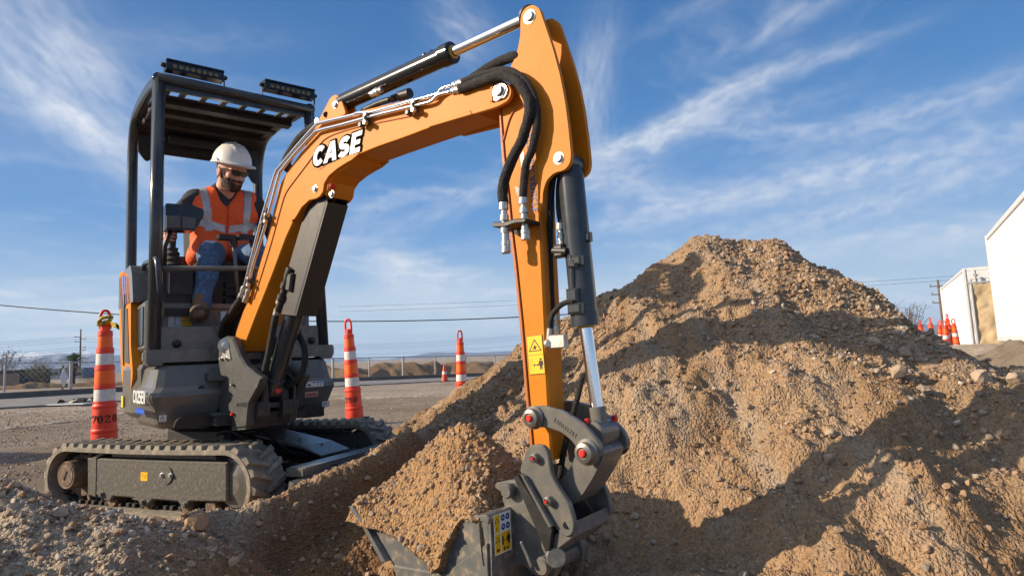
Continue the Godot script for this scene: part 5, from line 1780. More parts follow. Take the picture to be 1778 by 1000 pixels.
	letters("lock_lettering", coup, "CHECK TWIN LOCKS", Transform3D(BO.basis.inverse() * Basis.looking_at(BO.basis * Vector3(-1, -0.15, 0.1), Vector3.UP), Vector3(2.058,0.099,0.02) + Vector3(0.037, 0.0, 0)), 0.022, 0.001, M.faded, 0.0)
	bucket()

func bucket():
	var zw := 0.24
	# near and far cheek
	var ck := pv([1.277,0.177,1.353,0.165,1.477,0.151,1.592,0.153,1.701,0.183,1.777,0.235,1.81,0.259,1.911,0.273,1.926,0.261,1.918,0.075,1.906,-0.005,1.831,-0.082,1.715,-0.133,1.595,-0.128,1.517,-0.08,1.437,0.001,1.391,0.047])
	var st := ST()
	ext(st, ck, zw - 0.012, zw, 0.003)
	ext(st, ck, -zw, -zw + 0.012, 0.003)
	var bu := bp("bucket", st, M.bucket)
	var wr := ST()
	var wear := pv([1.418,0.029,1.7,0.044,1.922,0.188,1.921,0.076,1.905,-0.014,1.831,-0.09,1.715,-0.141,1.594,-0.136,1.507,-0.093,1.437,-0.008])
	ext(wr, wear, zw - 0.002, zw + 0.008, 0.002)
	ext(wr, wear, -zw - 0.008, -zw + 0.002, 0.002)
	part("cheek_wear_plate", wr, M.bucket, bu)
	# shell: floor from the blade round the belly up to the rim
	var sh := ST()
	var outer := pv([1.177,0.233,1.266,0.166,1.343,0.094,1.418,0.024,1.469,-0.042,1.539,-0.106,1.625,-0.138,1.729,-0.144,1.83,-0.102,1.905,-0.028,1.931,0.058,1.935,0.176,1.934,0.264,1.927,0.273])
	for i in outer.size() - 1:
		var a: Vector2 = outer[i]
		var b: Vector2 = outer[i + 1]
		var n := (b - a).orthogonal().normalized() * 0.016
		ext(sh, PackedVector2Array([a, b, b - n, a - n]), -zw + 0.001, zw - 0.001, 0.0)
	part("bucket_shell", sh, M.bucket, bu)
	var rim := ST()
	ext(rim, soft(pv([1.807,0.261,1.917,0.286,1.935,0.274,1.931,0.25,1.91,0.259,1.81,0.249]), 0.012), -zw - 0.004, zw + 0.004, 0.004)
	part("rim_tube", rim, M.grey, bu)
	var bld := ST()
	ext(bld, pv([1.169,0.237,1.193,0.242,1.27,0.18,1.398,0.048,1.377,0.038,1.258,0.165]), -zw - 0.03, zw + 0.03, 0.003)
	part("cutting_edge", bld, M.bucket_edge, bu)
	# hangers at the back with the two coupler pins
	var hg := soft(pv([1.844,0.35,1.856,0.364,1.927,0.381,1.968,0.38,1.985,0.355,2.005,0.297,2.04,0.235,2.091,0.165,2.115,0.124,2.12,0.094,2.109,0.065,2.058,0.04,2.013,0.056,1.971,0.079,1.903,0.068,1.818,0.043,1.82,0.169,1.859,0.258,1.894,0.279,1.878,0.307,1.899,0.332,1.861,0.337]), 0.012)
	for s in [1, -1]:
		var hs := ST()
		ext(hs, hg, (0.072 if s > 0 else -0.105), (0.105 if s > 0 else -0.072), 0.004)
		var h := part("hanger_plate", hs, M.grey, bu)
	var pn := ST()
	turned(pn, Vector3(1.928,0.345,0.12) - Vector3(0, 0, 0.26), Vector3(1.928,0.345,0.12) + Vector3(0, 0, 0.02), [[0.0, 0.022], [0.008, 0.027], [0.272, 0.027], [0.28, 0.022]], 24)
	turned(pn, Vector3(2.072,0.101,0.12) - Vector3(0, 0, 0.26), Vector3(2.072,0.101,0.12) + Vector3(0, 0, 0.02), [[0.0, 0.026], [0.01, 0.033], [0.27, 0.033], [0.28, 0.026]], 24)
	part("hanger_pins", pn, M.grey, bu)
	var wd := ST()
	tube(wd, smooth_path([Vector3(2.003,0.183,0.155),Vector3(2.027,0.143,0.155),Vector3(2.047,0.101,0.155)], 5), 0.008, 8)
	part("weld_bead", wd, M.worn, bu)
	var sk := canvas(80, 150, Color(0.93, 0.93, 0.92))
	sk.fill_rect(Rect2i(4, 4, 24, 66), Color(0.92, 0.74, 0.06))
	sk.fill_rect(Rect2i(32, 4, 44, 66), Color(0.9, 0.92, 0.95))
	sk.fill_rect(Rect2i(4, 74, 24, 72), Color(0.92, 0.74, 0.06))
	sk.fill_rect(Rect2i(32, 74, 44, 72), Color(0.92, 0.74, 0.06))
	triangle_sign(sk, 16, 14, 18, Color(0.92, 0.74, 0.06))
	sk.fill_rect(Rect2i(12, 48, 3, 12), Color(0.2, 0.15, 0.05))
	triangle_sign(sk, 16, 84, 20, Color(0.92, 0.74, 0.06))
	poly_on(sk, pv([7, 138, 12, 126, 18, 132, 25, 128, 25, 138]), Color(0.25, 0.18, 0.05))
	for e in [[43, 20], [65, 20], [43, 54], [65, 54]]:
		var disc := PackedVector2Array()
		for k in 16: disc.append(Vector2(e[0] + cos(TAU * k / 16) * 9.5, e[1] + sin(TAU * k / 16) * 12))
		poly_on(sk, disc, Color(0.06, 0.22, 0.5))
		sk.fill_rect(Rect2i(e[0] - 3, e[1] - 4, 6, 7), Color(0.85, 0.88, 0.92))
	sk.fill_rect(Rect2i(36, 88, 7, 32), Color(0.1, 0.1, 0.1))
	sk.fill_rect(Rect2i(45, 104, 12, 3), Color(0.1, 0.1, 0.1))
	man_on(sk, 66, 84, 38, Color(0.1, 0.1, 0.1))
	poly_on(sk, pv([42, 128, 48, 128, 48, 142, 42, 142]), Color(0.15, 0.15, 0.1))
	sk.fill_rect(Rect2i(54, 134, 3, 8), Color(0.15, 0.15, 0.1))
	sk.fill_rect(Rect2i(54, 133, 11, 3), Color(0.15, 0.15, 0.1))
	sk.fill_rect(Rect2i(58, 134, 3, 8), Color(0.15, 0.15, 0.1))
	sk.fill_rect(Rect2i(63, 134, 3, 8), Color(0.15, 0.15, 0.1))
	var p := pv([1.935,0.176])
	decal("safety_sticker", bu, Vector3(p[0].x + 0.004, p[0].y + 0.035, 0.178), Vector3(0, 0, -1), Vector3(0, 1, 0), 0.098, 0.14, sk)

func bucket_soil():
	var nx := 190
	var nzz := 150
	var P := PackedVector3Array()
	var mid := pv([0.866,0.156,0.947,0.218,1.036,0.24,1.179,0.292,1.306,0.404,1.419,0.485,1.554,0.554,1.636,0.562,1.73,0.486,1.793,0.412,1.837,0.317,1.856,0.253])
	var edge := pv([1.162,0.244,1.216,0.264,1.279,0.212,1.354,0.186,1.478,0.164,1.592,0.168,1.702,0.198,1.778,0.249,1.811,0.269,1.933,0.28])
	var spill := pv([1.16,0.181,1.255,0.169,1.353,0.156,1.443,0.144,1.568,0.12,1.635,0.085,1.676,0.042,1.714,0.092,1.76,0.183,1.792,0.232,1.81,0.259,1.932,0.264])
	var at_x := func(pr: PackedVector2Array, x: float) -> float:
		if x <= pr[0].x: return pr[0].y
		for i in pr.size() - 1:
			if x <= pr[i + 1].x: return lerpf(pr[i].y, pr[i + 1].y, (x - pr[i].x) / (pr[i + 1].x - pr[i].x))
		return pr[pr.size() - 1].y
	var x0 := 1.165
	var x1 := 1.905
	for j in nzz:
		for i in nx:
			var x := lerpf(x0, x1, i / float(nx - 1))
			var z := lerpf(-0.245, 0.30, j / float(nzz - 1))
			var m: float = at_x.call(mid, x)
			var n: float = at_x.call(edge, x)
			var y := 0.0
			var rough := 1.0
			var tuck := false
			if z < 0.24:
				var k := clampf(absf(z) / 0.24, 0.0, 1.0)
				k = k * (0.62 + 0.38 * k)
				y = lerpf(m, n if z > 0 else minf(m, 0.34), k)
				rough = 1.0 - 0.6 * k
				if z > 0: y += 0.012 * nz_c.get_noise_2d(x * 2.2, z * 0.5) * (1.0 - absf(2.0 * k - 1.0))
			else:
				var q: float = at_x.call(spill, x + 0.012 * nz_d.get_noise_2d(x * 1.4, 3.0))
				var k := (z - 0.24) / 0.045
				var fall := maxf(0.0, n - q)
				var reach := clampf(fall / 0.05, 0.02, 1.0)
				if k <= reach and fall > 0.006: y = lerpf(n, q, smoothstep(0.0, 1.0, k / reach))
				else:
					# the heap ends: tuck the sheet back behind the cheek
					y = q - 0.004
					z = 0.236
					tuck = true
				rough = 0.0 if tuck else 0.3
			y += rough * (0.022 * nz_b.get_noise_2d(x * 1.3, z * 1.3 + 4.0) + 0.022 * absf(nz_c.get_noise_2d(x, z)) + 0.014 * nz_d.get_noise_2d(x, z))
			var u := smoothstep(x1 - 0.02, x1, x)
			P.append(Vector3(x, y - 0.15 * u, z))
	var tint := func(p: Vector3, _n: Vector3) -> Color:
		var b := nz_b.get_noise_2d(p.x * 1.5, p.z * 1.5 + p.y) * 0.5 + 0.5
		return Color(0.42, 0.265, 0.14).lerp(RUST, 0.5 * smoothstep(0.3, 0.8, b))
	var o := part("bucket_soil", grid_mesh(P, nx, nzz, tint), M.dirt, self, BO.translated(ROOT_AT))
	tag(o, "heaped brown soil filling the raised excavator bucket", "soil")
	var on := func():
		var i := rng.randi() % P.size()
		return ROOT_AT + BO * P[i]
	strew("bucket_crumbs", "small clods lying on the soil in the bucket", 4200, on, clod_color, 0.0025, 0.017, M.stone, 1, "soil")

# ---------- the operator ----------
func join(list: Array) -> ArrayMesh:
	var P := PackedVector3Array()
	var N := PackedVector3Array()
	var I := PackedInt32Array()
	for a in list:
		var o := P.size()
		P.append_array(a[0])
		N.append_array(a[1])
		for i in a[2]: I.append(i + o)
	return nets_mesh([P, N, I])

func torso(f: Dictionary, g: float, arms := true, neck := true):
	cap3(f, Vector3(-0.12, 1.65, -0.07), Vector3(-0.12, 1.65, 0.09), 0.115 + g, 0.115 + g)
	cap3(f, Vector3(-0.09, 1.78, -0.06), Vector3(-0.09, 1.78, 0.09), 0.118 + g, 0.118 + g, 0.05)
	cap3(f, Vector3(-0.06, 1.94, -0.09), Vector3(-0.06, 1.93, 0.12), 0.112 + g, 0.112 + g, 0.06)
	cap3(f, Vector3(-0.05, 2.055, -0.15), Vector3(-0.05, 2.035, 0.18), 0.062 + g, 0.062 + g, 0.05)
	cap3(f, Vector3(-0.045, 2.10, -0.03), Vector3(-0.045, 2.09, 0.06), 0.05 + g, 0.05 + g, 0.06)
	if neck: cap3(f, Vector3(-0.03, 2.06, 0.01), Vector3(0.05, 2.18, 0.0), 0.055 + g * 0.5, 0.052 + g * 0.5, 0.03)
	if arms:
		cap3(f, Vector3(-0.05, 2.04, 0.21), Vector3(0.0, 1.79, 0.385), 0.060 + g, 0.050 + g, 0.03)
		cap3(f, Vector3(0.0, 1.79, 0.385), Vector3(0.245, 1.70, 0.405), 0.048 + g, 0.033 + g, 0.03)
		cap3(f, Vector3(-0.05, 2.06, -0.19), Vector3(-0.01, 1.80, -0.345), 0.060 + g, 0.050 + g, 0.03)
		cap3(f, Vector3(-0.01, 1.80, -0.345), Vector3(0.245, 1.73, -0.355), 0.048 + g, 0.033 + g, 0.03)

func legs(f: Dictionary, g: float):
	cap3(f, Vector3(-0.12, 1.64, -0.07), Vector3(-0.12, 1.64, 0.09), 0.112 + g, 0.112 + g)
	cap3(f, Vector3(-0.10, 1.64, 0.10), Vector3(0.34, 1.595, 0.175), 0.088 + g, 0.064 + g, 0.04)
	cap3(f, Vector3(0.34, 1.595, 0.175), Vector3(0.385, 1.27, 0.245), 0.062 + g, 0.047 + g, 0.03)
	cap3(f, Vector3(-0.10, 1.64, -0.08), Vector3(0.34, 1.60, -0.11), 0.088 + g, 0.064 + g, 0.04)
	cap3(f, Vector3(0.34, 1.60, -0.11), Vector3(0.385, 1.24, -0.14), 0.062 + g, 0.047 + g, 0.03)

func hand(w: Vector3, s: float) -> Array:
	# closes round an upright lever that stands 9 cm ahead of the wrist
	var f := vol(w + Vector3(-0.04, -0.06, -0.07), w + Vector3(0.15, 0.07, 0.07), 0.004)
	cap3(f, w + Vector3(-0.03, 0, 0), w + Vector3(0.02, 0.0, 0.01 * s), 0.030, 0.028, 0.01)
	for i in 4: cap3(f, w + Vector3(0.0, 0.014 - 0.01 * i, 0.008 * s), w + Vector3(0.058, 0.030 - 0.021 * i, 0.030 * s), 0.014, 0.0115, 0.008)
	for i in 4:
		var y := 0.030 - 0.021 * i
		var l: float = [0.0, 0.004, 0.002, -0.006][i]
		cap3(f, w + Vector3(0.058, y, 0.030 * s), w + Vector3(0.092 + l, y - 0.002, 0.033 * s), 0.0105, 0.0095, 0.003)
		cap3(f, w + Vector3(0.092 + l, y - 0.002, 0.033 * s), w + Vector3(0.114 + l, y - 0.004, 0.010 * s), 0.0095, 0.009, 0.003)
		cap3(f, w + Vector3(0.114 + l, y - 0.004, 0.010 * s), w + Vector3(0.102 + l, y - 0.005, -0.012 * s), 0.009, 0.0078, 0.003)
	cap3(f, w + Vector3(0.015, 0.01, -0.012 * s), w + Vector3(0.055, 0.030, -0.026 * s), 0.014, 0.011, 0.006)
	cap3(f, w + Vector3(0.055, 0.030, -0.026 * s), w + Vector3(0.092, 0.040, -0.018 * s), 0.0105, 0.009, 0.004)
	return nets(f)

func operator():
	var o := base("person", "person in white hard hat, orange vest and jeans seated at the excavator controls", "person", Vector3.ZERO)
	o.transform = HO.translated(ROOT_AT)
	var lo := Vector3(-0.32, 1.08, -0.50)
	var hi := Vector3(0.62, 2.26, 0.52)
	# bare body, mostly under the clothes
	var f := vol(lo, hi, 0.016)
	torso(f, -0.006)
	legs(f, -0.006)
	cap3(f, Vector3(0.39, 1.20, 0.25), Vector3(0.50, 1.18, 0.29), 0.035, 0.03)
	cap3(f, Vector3(0.39, 1.16, -0.14), Vector3(0.52, 1.13, -0.15), 0.035, 0.03)
	# head: turned to his left and bowed
	var hx := Vector3(0.86, -0.36, -0.34).normalized()
	var hz := hx.cross(Vector3(0.02, 1.0, 0.06)).normalized()
	var hb := Basis(hx, hz.cross(hx), hz)
	var H := Transform3D(hb.scaled(Vector3.ONE * 1.08), Vector3(0.085, 2.228, -0.004))
	var S := func(x, y, z): return H * Vector3(x, y, z)
	var g := vol(H.origin - Vector3.ONE * 0.19, H.origin + Vector3.ONE * 0.17, 0.005)
	ell3(g, H.translated_local(Vector3(-0.008, 0.035, 0)), Vector3(0.100, 0.108, 0.078) , 0.02)
	ell3(g, H.translated_local(Vector3(0.028, -0.045, 0)), Vector3(0.066, 0.075, 0.060), 0.03)
	cap3(g, S.call(0.066, -0.093, -0.012), S.call(0.066, -0.093, 0.012), 0.019, 0.019, 0.03)
	cap3(g, S.call(0.086, 0.008, 0), S.call(0.105, -0.030, 0), 0.011, 0.015, 0.015)
	cap3(g, S.call(0.092, -0.032, -0.012), S.call(0.092, -0.032, 0.012), 0.010, 0.010, 0.010)
	cap3(g, S.call(0.078, 0.026, -0.045), S.call(0.078, 0.026, 0.045), 0.014, 0.014, 0.02)
	cap3(g, S.call(0.062, -0.018, 0.045), S.call(0.062, -0.018, -0.045), 0.016, 0.016, 0.02)
	cap3(g, S.call(0.080, -0.062, -0.016), S.call(0.080, -0.062, 0.016), 0.010, 0.010, 0.008)
	cap3(g, S.call(-0.03, -0.06, 0), S.call(-0.07, -0.19, 0.0), 0.058, 0.060, 0.03)
	for s in [-1, 1]:
		ell3(g, H.translated_local(Vector3(-0.008, -0.008, 0.080 * s)), Vector3(0.020, 0.034, 0.009), 0.008)
		cap3(g, S.call(-0.012, 0.02, 0.084 * s), S.call(-0.020, -0.01, 0.088 * s), 0.006, 0.006, 0.005)
	var head := nets(g)
	part("body", join([nets(f), head, hand(Vector3(0.235, 1.70, 0.405), 1.0), hand(Vector3(0.235, 1.73, -0.355), -1.0)]), M.skin, o)
	var inv := H.affine_inverse()
	# hair below the helmet, beard, lips
	var fn := noise(77, 60.0, 2)
	var beard := nets(g, 0.004)
	part("beard", nets_mesh(beard, func(p):
		var q: Vector3 = inv * p
		var jaw: bool = q.y < -0.030 - 0.12 * maxf(0.0, 0.03 - q.x) * 0.0 and q.y > -0.125 and q.x > -0.005
		if q.y > -0.036 and q.x > 0.05 and absf(q.z) < 0.05: jaw = q.y < -0.040 and q.x > 0.06 and absf(q.z) < 0.035
		if q.x < 0.035 and q.x > 0.0 and absf(q.z) > 0.05: jaw = q.y < 0.02 and q.y > -0.12 and absf(q.z) < 0.078
		if q.y < -0.052 and q.y > -0.066 and absf(q.z) < 0.020 and q.x > 0.07: jaw = false
		if q.y < -0.105 and q.x < 0.03: jaw = false
		return jaw and fn.get_noise_3dv(p) > -0.28 - 6.0 * maxf(0.0, -0.055 - q.y)), M.hair, o)
	part("hair", nets_mesh(beard, func(p):
		var q: Vector3 = inv * p
		return (q.x < 0.012 and q.y > 0.0 and absf(q.z) < 0.076 and q.y < 0.09 and (q.x < -0.03 or q.y > 0.02)) or (q.x < -0.06 and q.y > -0.06 and q.y < 0.09)), M.hair, o)
	part("lips", nets_mesh(nets(g, 0.002), func(p):
		var q: Vector3 = inv * p
		return q.x > 0.07 and absf(q.z) < 0.022 and q.y < -0.053 and q.y > -0.069), M.lips, o)
	# sunglasses
	var gs := ST()
	for s in [-1, 1]:
		var le := soft(pv([0.005, -0.018, 0.046, -0.020, 0.062, -0.004, 0.062, 0.017, 0.010, 0.017, 0.003, 0.004]), 0.008)
		var q := ST()
		ext(q, le, -0.003, 0.003, 0.001)
		put(gs, q, H * Transform3D(Basis(Vector3(-0.28 * s * s, 0, 1.0 * s).normalized(), Vector3(0, 1, 0), Vector3(-1.0 * s, 0, -0.28).normalized()), Vector3(0.110, 0.010, 0)))
	part("sunglass_lenses", gs, M.gloss_black, o)
	var ga := ST()
	for s in [-1, 1]:
		tube(ga, PackedVector3Array([S.call(0.094, 0.022, 0.060 * s), S.call(0.084, 0.022, 0.074 * s), S.call(0.02, 0.020, 0.086 * s), S.call(-0.02, 0.014, 0.086 * s)]), 0.0035, 8)
	tube(ga, PackedVector3Array([S.call(0.112, 0.016, -0.008), S.call(0.115, 0.018, 0.0), S.call(0.112, 0.016, 0.008)]), 0.003, 8)
	part("sunglass_frame", ga, M.dull_dark, o)
	# hard hat: ribbed shell and a brim drawn out to a peak
	var k := vol(H.origin + Vector3(-0.21, -0.06, -0.19), H.origin + Vector3(0.24, 0.24, 0.19), 0.005)
	var T := H.rotated_local(Vector3(0, 0, 1), 0.10).translated_local(Vector3(-0.004, 0.050, 0))
	ell3(k, T.translated_local(Vector3(0, 0.012, 0)), Vector3(0.140, 0.132, 0.112), 0.01)
	for e in [-0.035, 0.0, 0.035]:
		for i in 7:
			var a := deg_to_rad(30 + i * 18.0)
			var b := deg_to_rad(30 + (i + 1) * 18.0)
			var zs := 1.0 - absf(e) * 2.0
			cap3(k, T * Vector3(cos(a) * 0.135 * zs, 0.012 + sin(a) * 0.128 * zs, e), T * Vector3(cos(b) * 0.135 * zs, 0.012 + sin(b) * 0.128 * zs, e), 0.010, 0.010, 0.010)
	cut_plane(k, T * Vector3(0, 0.004, 0), -(T.basis.y.normalized()))
	ell3(k, T.translated_local(Vector3(0.012, 0.004, 0)), Vector3(0.162, 0.012, 0.126), 0.012)
	ell3(k, T.translated_local(Vector3(0.085, -0.002, 0)), Vector3(0.098, 0.010, 0.098), 0.012)
	for s in [-1, 1]: ell3(k, T.translated_local(Vector3(0.0, 0.014, 0.116 * s)), Vector3(0.028, 0.014, 0.008), 0.006)
	part("hard_hat", nets_mesh(nets(k)), M.hat, o)
	# clothes
	var j := vol(Vector3(-0.30, 1.52, -0.50), Vector3(0.34, 2.24, 0.52), 0.012)
	torso(j, 0.008, true, false)
	cap3(j, Vector3(-0.04, 2.10, -0.045), Vector3(-0.03, 2.115, 0.06), 0.052, 0.052, 0.03)
	cap3(j, Vector3(-0.09, 2.10, -0.05), Vector3(-0.09, 2.11, 0.06), 0.05, 0.05, 0.04)
	roughen(j, 0.012, 9.0, 5)
	cut_plane(j, Vector3(0.235, 1.7, 0), Vector3(1, -0.1, 0))
	part("jacket", nets_mesh(nets(j)), M.jacket, o)
	var v := vol(Vector3(-0.30, 1.52, -0.36), Vector3(0.16, 2.20, 0.40), 0.011)
	torso(v, 0.020, false, false)
	cap3(v, Vector3(0.02, 1.66, 0.0), Vector3(0.0, 1.66, 0.16), 0.085, 0.085, 0.06)
	cap3(v, Vector3(0.03, 1.62, 0.20), Vector3(0.0, 1.60, 0.22), 0.05, 0.05, 0.05)
	roughen(v, 0.014, 7.0, 6)
	# arm holes and the open neck
	cap3(v, Vector3(-0.05, 1.98, 0.33), Vector3(-0.05, 2.06, 0.30), 0.085, 0.075, 0.01, true)
	cap3(v, Vector3(-0.05, 2.0, -0.30), Vector3(-0.05, 2.08, -0.27), 0.085, 0.075, 0.01, true)
	cap3(v, Vector3(0.10, 1.98, 0.02), Vector3(0.0, 2.17, 0.01), 0.035, 0.085, 0.01, true)
	var va := nets(v)
	part("safety_vest", nets_mesh(va), M.vest, o)
	var strip := func(p: Vector3) -> bool:
		var band: bool = absf(p.y - (1.815 + 0.25 * absf(p.z - 0.02))) < 0.026
		var w: float = absf(p.z - 0.015)
		var side: bool = absf(w - (0.128 + 0.10 * (p.y - 1.9))) < 0.024 and p.y > 1.80
		return (band or side) and w > 0.012
	part("reflective_stripes", nets_mesh(nets(v, 0.003), strip), M.reflective, o)
	part("zip", nets_mesh(nets(v, 0.003), func(p): return absf(p.z - 0.015) < 0.007 and p.x > -0.03 and p.y < 2.0), M.vest_dark, o)
	var l := vol(Vector3(-0.30, 1.18, -0.30), Vector3(0.50, 1.80, 0.36), 0.012)
	legs(l, 0.010)
	roughen(l, 0.016, 8.0, 7)
	cut_plane(l, Vector3(0, 1.215, 0), Vector3(0, -1, 0))
	part("jeans", nets_mesh(nets(l)), M.jeans, o)
	var b := vol(Vector3(0.28, 1.08, -0.24), Vector3(0.66, 1.36, 0.40), 0.010)
	cap3(b, Vector3(0.39, 1.29, 0.245), Vector3(0.40, 1.20, 0.255), 0.05, 0.046, 0.02)
	cap3(b, Vector3(0.40, 1.185, 0.252), Vector3(0.50, 1.195, 0.285), 0.044, 0.046, 0.03)
	cap3(b, Vector3(0.39, 1.27, -0.14), Vector3(0.40, 1.17, -0.14), 0.05, 0.046, 0.02)
	cap3(b, Vector3(0.40, 1.15, -0.14), Vector3(0.53, 1.14, -0.15), 0.044, 0.046, 0.03)
	part("boots", nets_mesh(nets(b)), M.boot, o)
	# cleated sole turned to the front
	var sn := (Vector3(0.70, -0.62, -0.12)).normalized()
	var sxx := sn.cross(Vector3.UP).normalized()
	var so := ST()
	ext(so, soft(pv([-0.052, -0.060, 0.045, -0.060, 0.058, -0.01, 0.046, 0.050, 0.0, 0.066, -0.048, 0.052, -0.060, 0.0]), 0.03), -0.010, 0.012, 0.004)
	for c in 5:
		box(so, Vector3(0.026, -0.045 + c * 0.022, 0.014), Vector3(0.042, 0.010, 0.008), 0.001, Basis(Vector3(0, 0, 1), 0.5))
		box(so, Vector3(-0.026, -0.045 + c * 0.022, 0.014), Vector3(0.042, 0.010, 0.008), 0.001, Basis(Vector3(0, 0, 1), -0.5))
	part("boot_sole", so, M.sole, o, Transform3D(Basis(sxx, sn.cross(sxx), sn), Vector3(0.50, 1.185, 0.278)))
	# belt strap of the seat
	var be := ST()
	tube(be, smooth_path([Vector3(-0.05, 1.66, 0.24), Vector3(0.04, 1.70, 0.14), Vector3(0.065, 1.705, 0.02), Vector3(0.03, 1.70, -0.12)], 5), 0.014, 8)
	part("belt", be, M.black, o)

# ---------- the surroundings ----------
func delineator(label: String, at: Vector3, turn: float, number := "") -> Node3D:
	var o := base("channelizer", label, "delineator", at, turn, "orange channelizer posts around the site")
	var bs := ST()
	turned(bs, Vector3.ZERO, Vector3.UP, [[0.0, 0.24], [0.05, 0.24], [0.06, 0.22], [0.065, 0.14]], 8)
	part("rubber_base", bs, M.rubber_dark, o)
	var st := ST()
	turned(st, Vector3(0, 0.05, 0), Vector3.UP, [[0.0, 0.130], [0.13, 0.126], [0.145, 0.132], [0.165, 0.132], [0.18, 0.122], [0.40, 0.115], [0.41, 0.122], [0.43, 0.122], [0.45, 0.110], [0.472, 0.109], [0.474, 0.104], [0.614, 0.101], [0.616, 0.106], [0.66, 0.104], [0.662, 0.099], [0.82, 0.094], [0.822, 0.100], [0.87, 0.096], [0.872, 0.088], [1.008, 0.084], [1.010, 0.090], [1.065, 0.086], [1.067, 0.076], [1.20, 0.070], [1.202, 0.076], [1.255, 0.072], [1.265, 0.050], [1.33, 0.046], [1.34, 0.03]], 28)
	var body := part("post_body", st, M.cone, o)
	for e in [[0.474, 0.103, 0.614, 0.1, true], [0.662, 0.098, 0.82, 0.093, false], [0.872, 0.087, 1.008, 0.083, true], [1.067, 0.075, 1.20, 0.069, false]]:
		var bd := ST()
		turned(bd, Vector3(0, 0.05, 0), Vector3.UP, [[e[0] + 0.006, e[1] + 0.002], [e[2] - 0.006, e[3] + 0.002]], 28)
		part("reflective_band", bd, M.band_white if e[4] else M.band_orange, o)
	var hn := ST()
	tube(hn, smooth_path([Vector3(-0.045, 1.33, 0), Vector3(-0.045, 1.46, 0), Vector3(-0.03, 1.52, 0), Vector3(0, 1.535, 0), Vector3(0.03, 1.52, 0), Vector3(0.045, 1.46, 0), Vector3(0.045, 1.33, 0)], 5), 0.016, 10)
	box(hn, Vector3(0, 1.35, 0), Vector3(0.10, 0.05, 0.035), 0.008)
	part("loop_handle", hn, M.cone, o)
	if number:
		for i in number.length():
			var w := (i - (number.length() - 1) / 2.0) * 0.62
			letters("stencilled_number", body, number[i], Transform3D(Basis(Vector3.UP, w), Vector3(sin(w), 0, cos(w)) * 0.1195 + Vector3(0, 0.335, 0)), 0.115, 0.006, M.print_dark, 0.0, "Droid Serif")
	return o

func corrugated(o: Node3D, called: String, l: float, h: float, at: Transform3D, m: Material, pitch := 0.14):
	# upright ribs along x, face towards +z
	var st := ST()
	var p := []
	var n := int(l / pitch)
	for i in n:
		var x := i * pitch
		p.append_array([x, 0.0, x + pitch * 0.30, 0.0, x + pitch * 0.42, -0.035, x + pitch * 0.82, -0.035, x + pitch * 0.94, 0.0])
	p.append_array([n * pitch, 0.0])
	var q := pv(p)
	for i in q.size() - 1:
		quad(st, Vector3(q[i].x, 0, q[i].y), Vector3(q[i + 1].x, 0, q[i + 1].y), Vector3(q[i + 1].x, h, q[i + 1].y), Vector3(q[i].x, h, q[i].y))
		quad(st, Vector3(q[i + 1].x, 0, q[i + 1].y - 0.004), Vector3(q[i].x, 0, q[i].y - 0.004), Vector3(q[i].x, h, q[i].y - 0.004), Vector3(q[i + 1].x, h, q[i + 1].y - 0.004))
	return part(called, st, m, o, at)

func container(label: String, corner: Vector3, along: Vector3, length: float, h: float) -> Node3D:
	# corner: foot of the edge seen from the yard; along: horizontal direction of the long side; the width goes to its right
	var o := base("shipping_container", label, "container", corner, 0.0, "white shipping containers by the yard")
	var x := along.normalized()
	var w := x.cross(Vector3.UP).normalized()   # to the right of along
	o.basis = Basis(x, Vector3.UP, w)
	var W := 2.44
	# long side facing -z of the local axes
	corrugated(o, "side_wall", length - 0.2, h - 0.26, Transform3D(Basis(Vector3(-1, 0, 0), Vector3.UP, Vector3(0, 0, -1)), Vector3(length - 0.1, 0.14, 0.03)), M.white_steel)
	corrugated(o, "side_wall", length - 0.2, h - 0.26, Transform3D(Basis.IDENTITY, Vector3(0.1, 0.14, W - 0.03)), M.white_steel)
	var fr := ST()
	for z in [0.05, W - 0.05]:
		box(fr, Vector3(length / 2, 0.07, z), Vector3(length, 0.14, 0.10), 0.01)
		box(fr, Vector3(length / 2, h - 0.06, z), Vector3(length, 0.12, 0.10), 0.01)
		for e in [0.05, length - 0.05]: box(fr, Vector3(e, h / 2, z), Vector3(0.12, h, 0.12), 0.01)
	for e in [0.05, length - 0.05]:
		box(fr, Vector3(e, 0.07, W / 2), Vector3(0.1, 0.14, W), 0.01)
		box(fr, Vector3(e, h - 0.06, W / 2), Vector3(0.1, 0.12, W), 0.01)
	part("frame", fr, M.white_steel, o)
	var rf := ST()
	box(rf, Vector3(length / 2, h - 0.02, W / 2), Vector3(length - 0.1, 0.03, W - 0.1), 0.004)
	part("roof", rf, M.white_steel, o)
	var bk := ST()
	box(bk, Vector3(length - 0.06, h / 2, W / 2), Vector3(0.05, h - 0.2, W - 0.2), 0.004)
	box(bk, Vector3(length / 2, 0.12, W / 2), Vector3(length - 0.1, 0.04, W - 0.2), 0.004)
	part("end_wall", bk, M.white_steel, o)
	for s in 2:
		var d := ST()
		box(d, Vector3(0.03, h / 2, W * (0.25 + 0.5 * s)), Vector3(0.05, h - 0.26, W / 2 - 0.12), 0.006)
		for y in 4: box(d, Vector3(0.0, 0.45 + y * (h - 0.6) / 3.2, W * (0.25 + 0.5 * s)), Vector3(0.03, 0.30, W / 2 - 0.26), 0.012)
		var door := part("door", d, M.white_steel, o)
		var lk := ST()
		for k in 2:
			var z := W * (0.25 + 0.5 * s) + (k - 0.5) * 0.5
			cyl(lk, Vector3(-0.035, 0.1, z), Vector3(-0.035, h - 0.1, z), 0.018, 10)
			for y in [0.2, 1.1, h - 0.3]: box(lk, Vector3(-0.03, y, z), Vector3(0.05, 0.08, 0.12), 0.008)
		part("locking_bar", lk, M.galv, door)
	return o

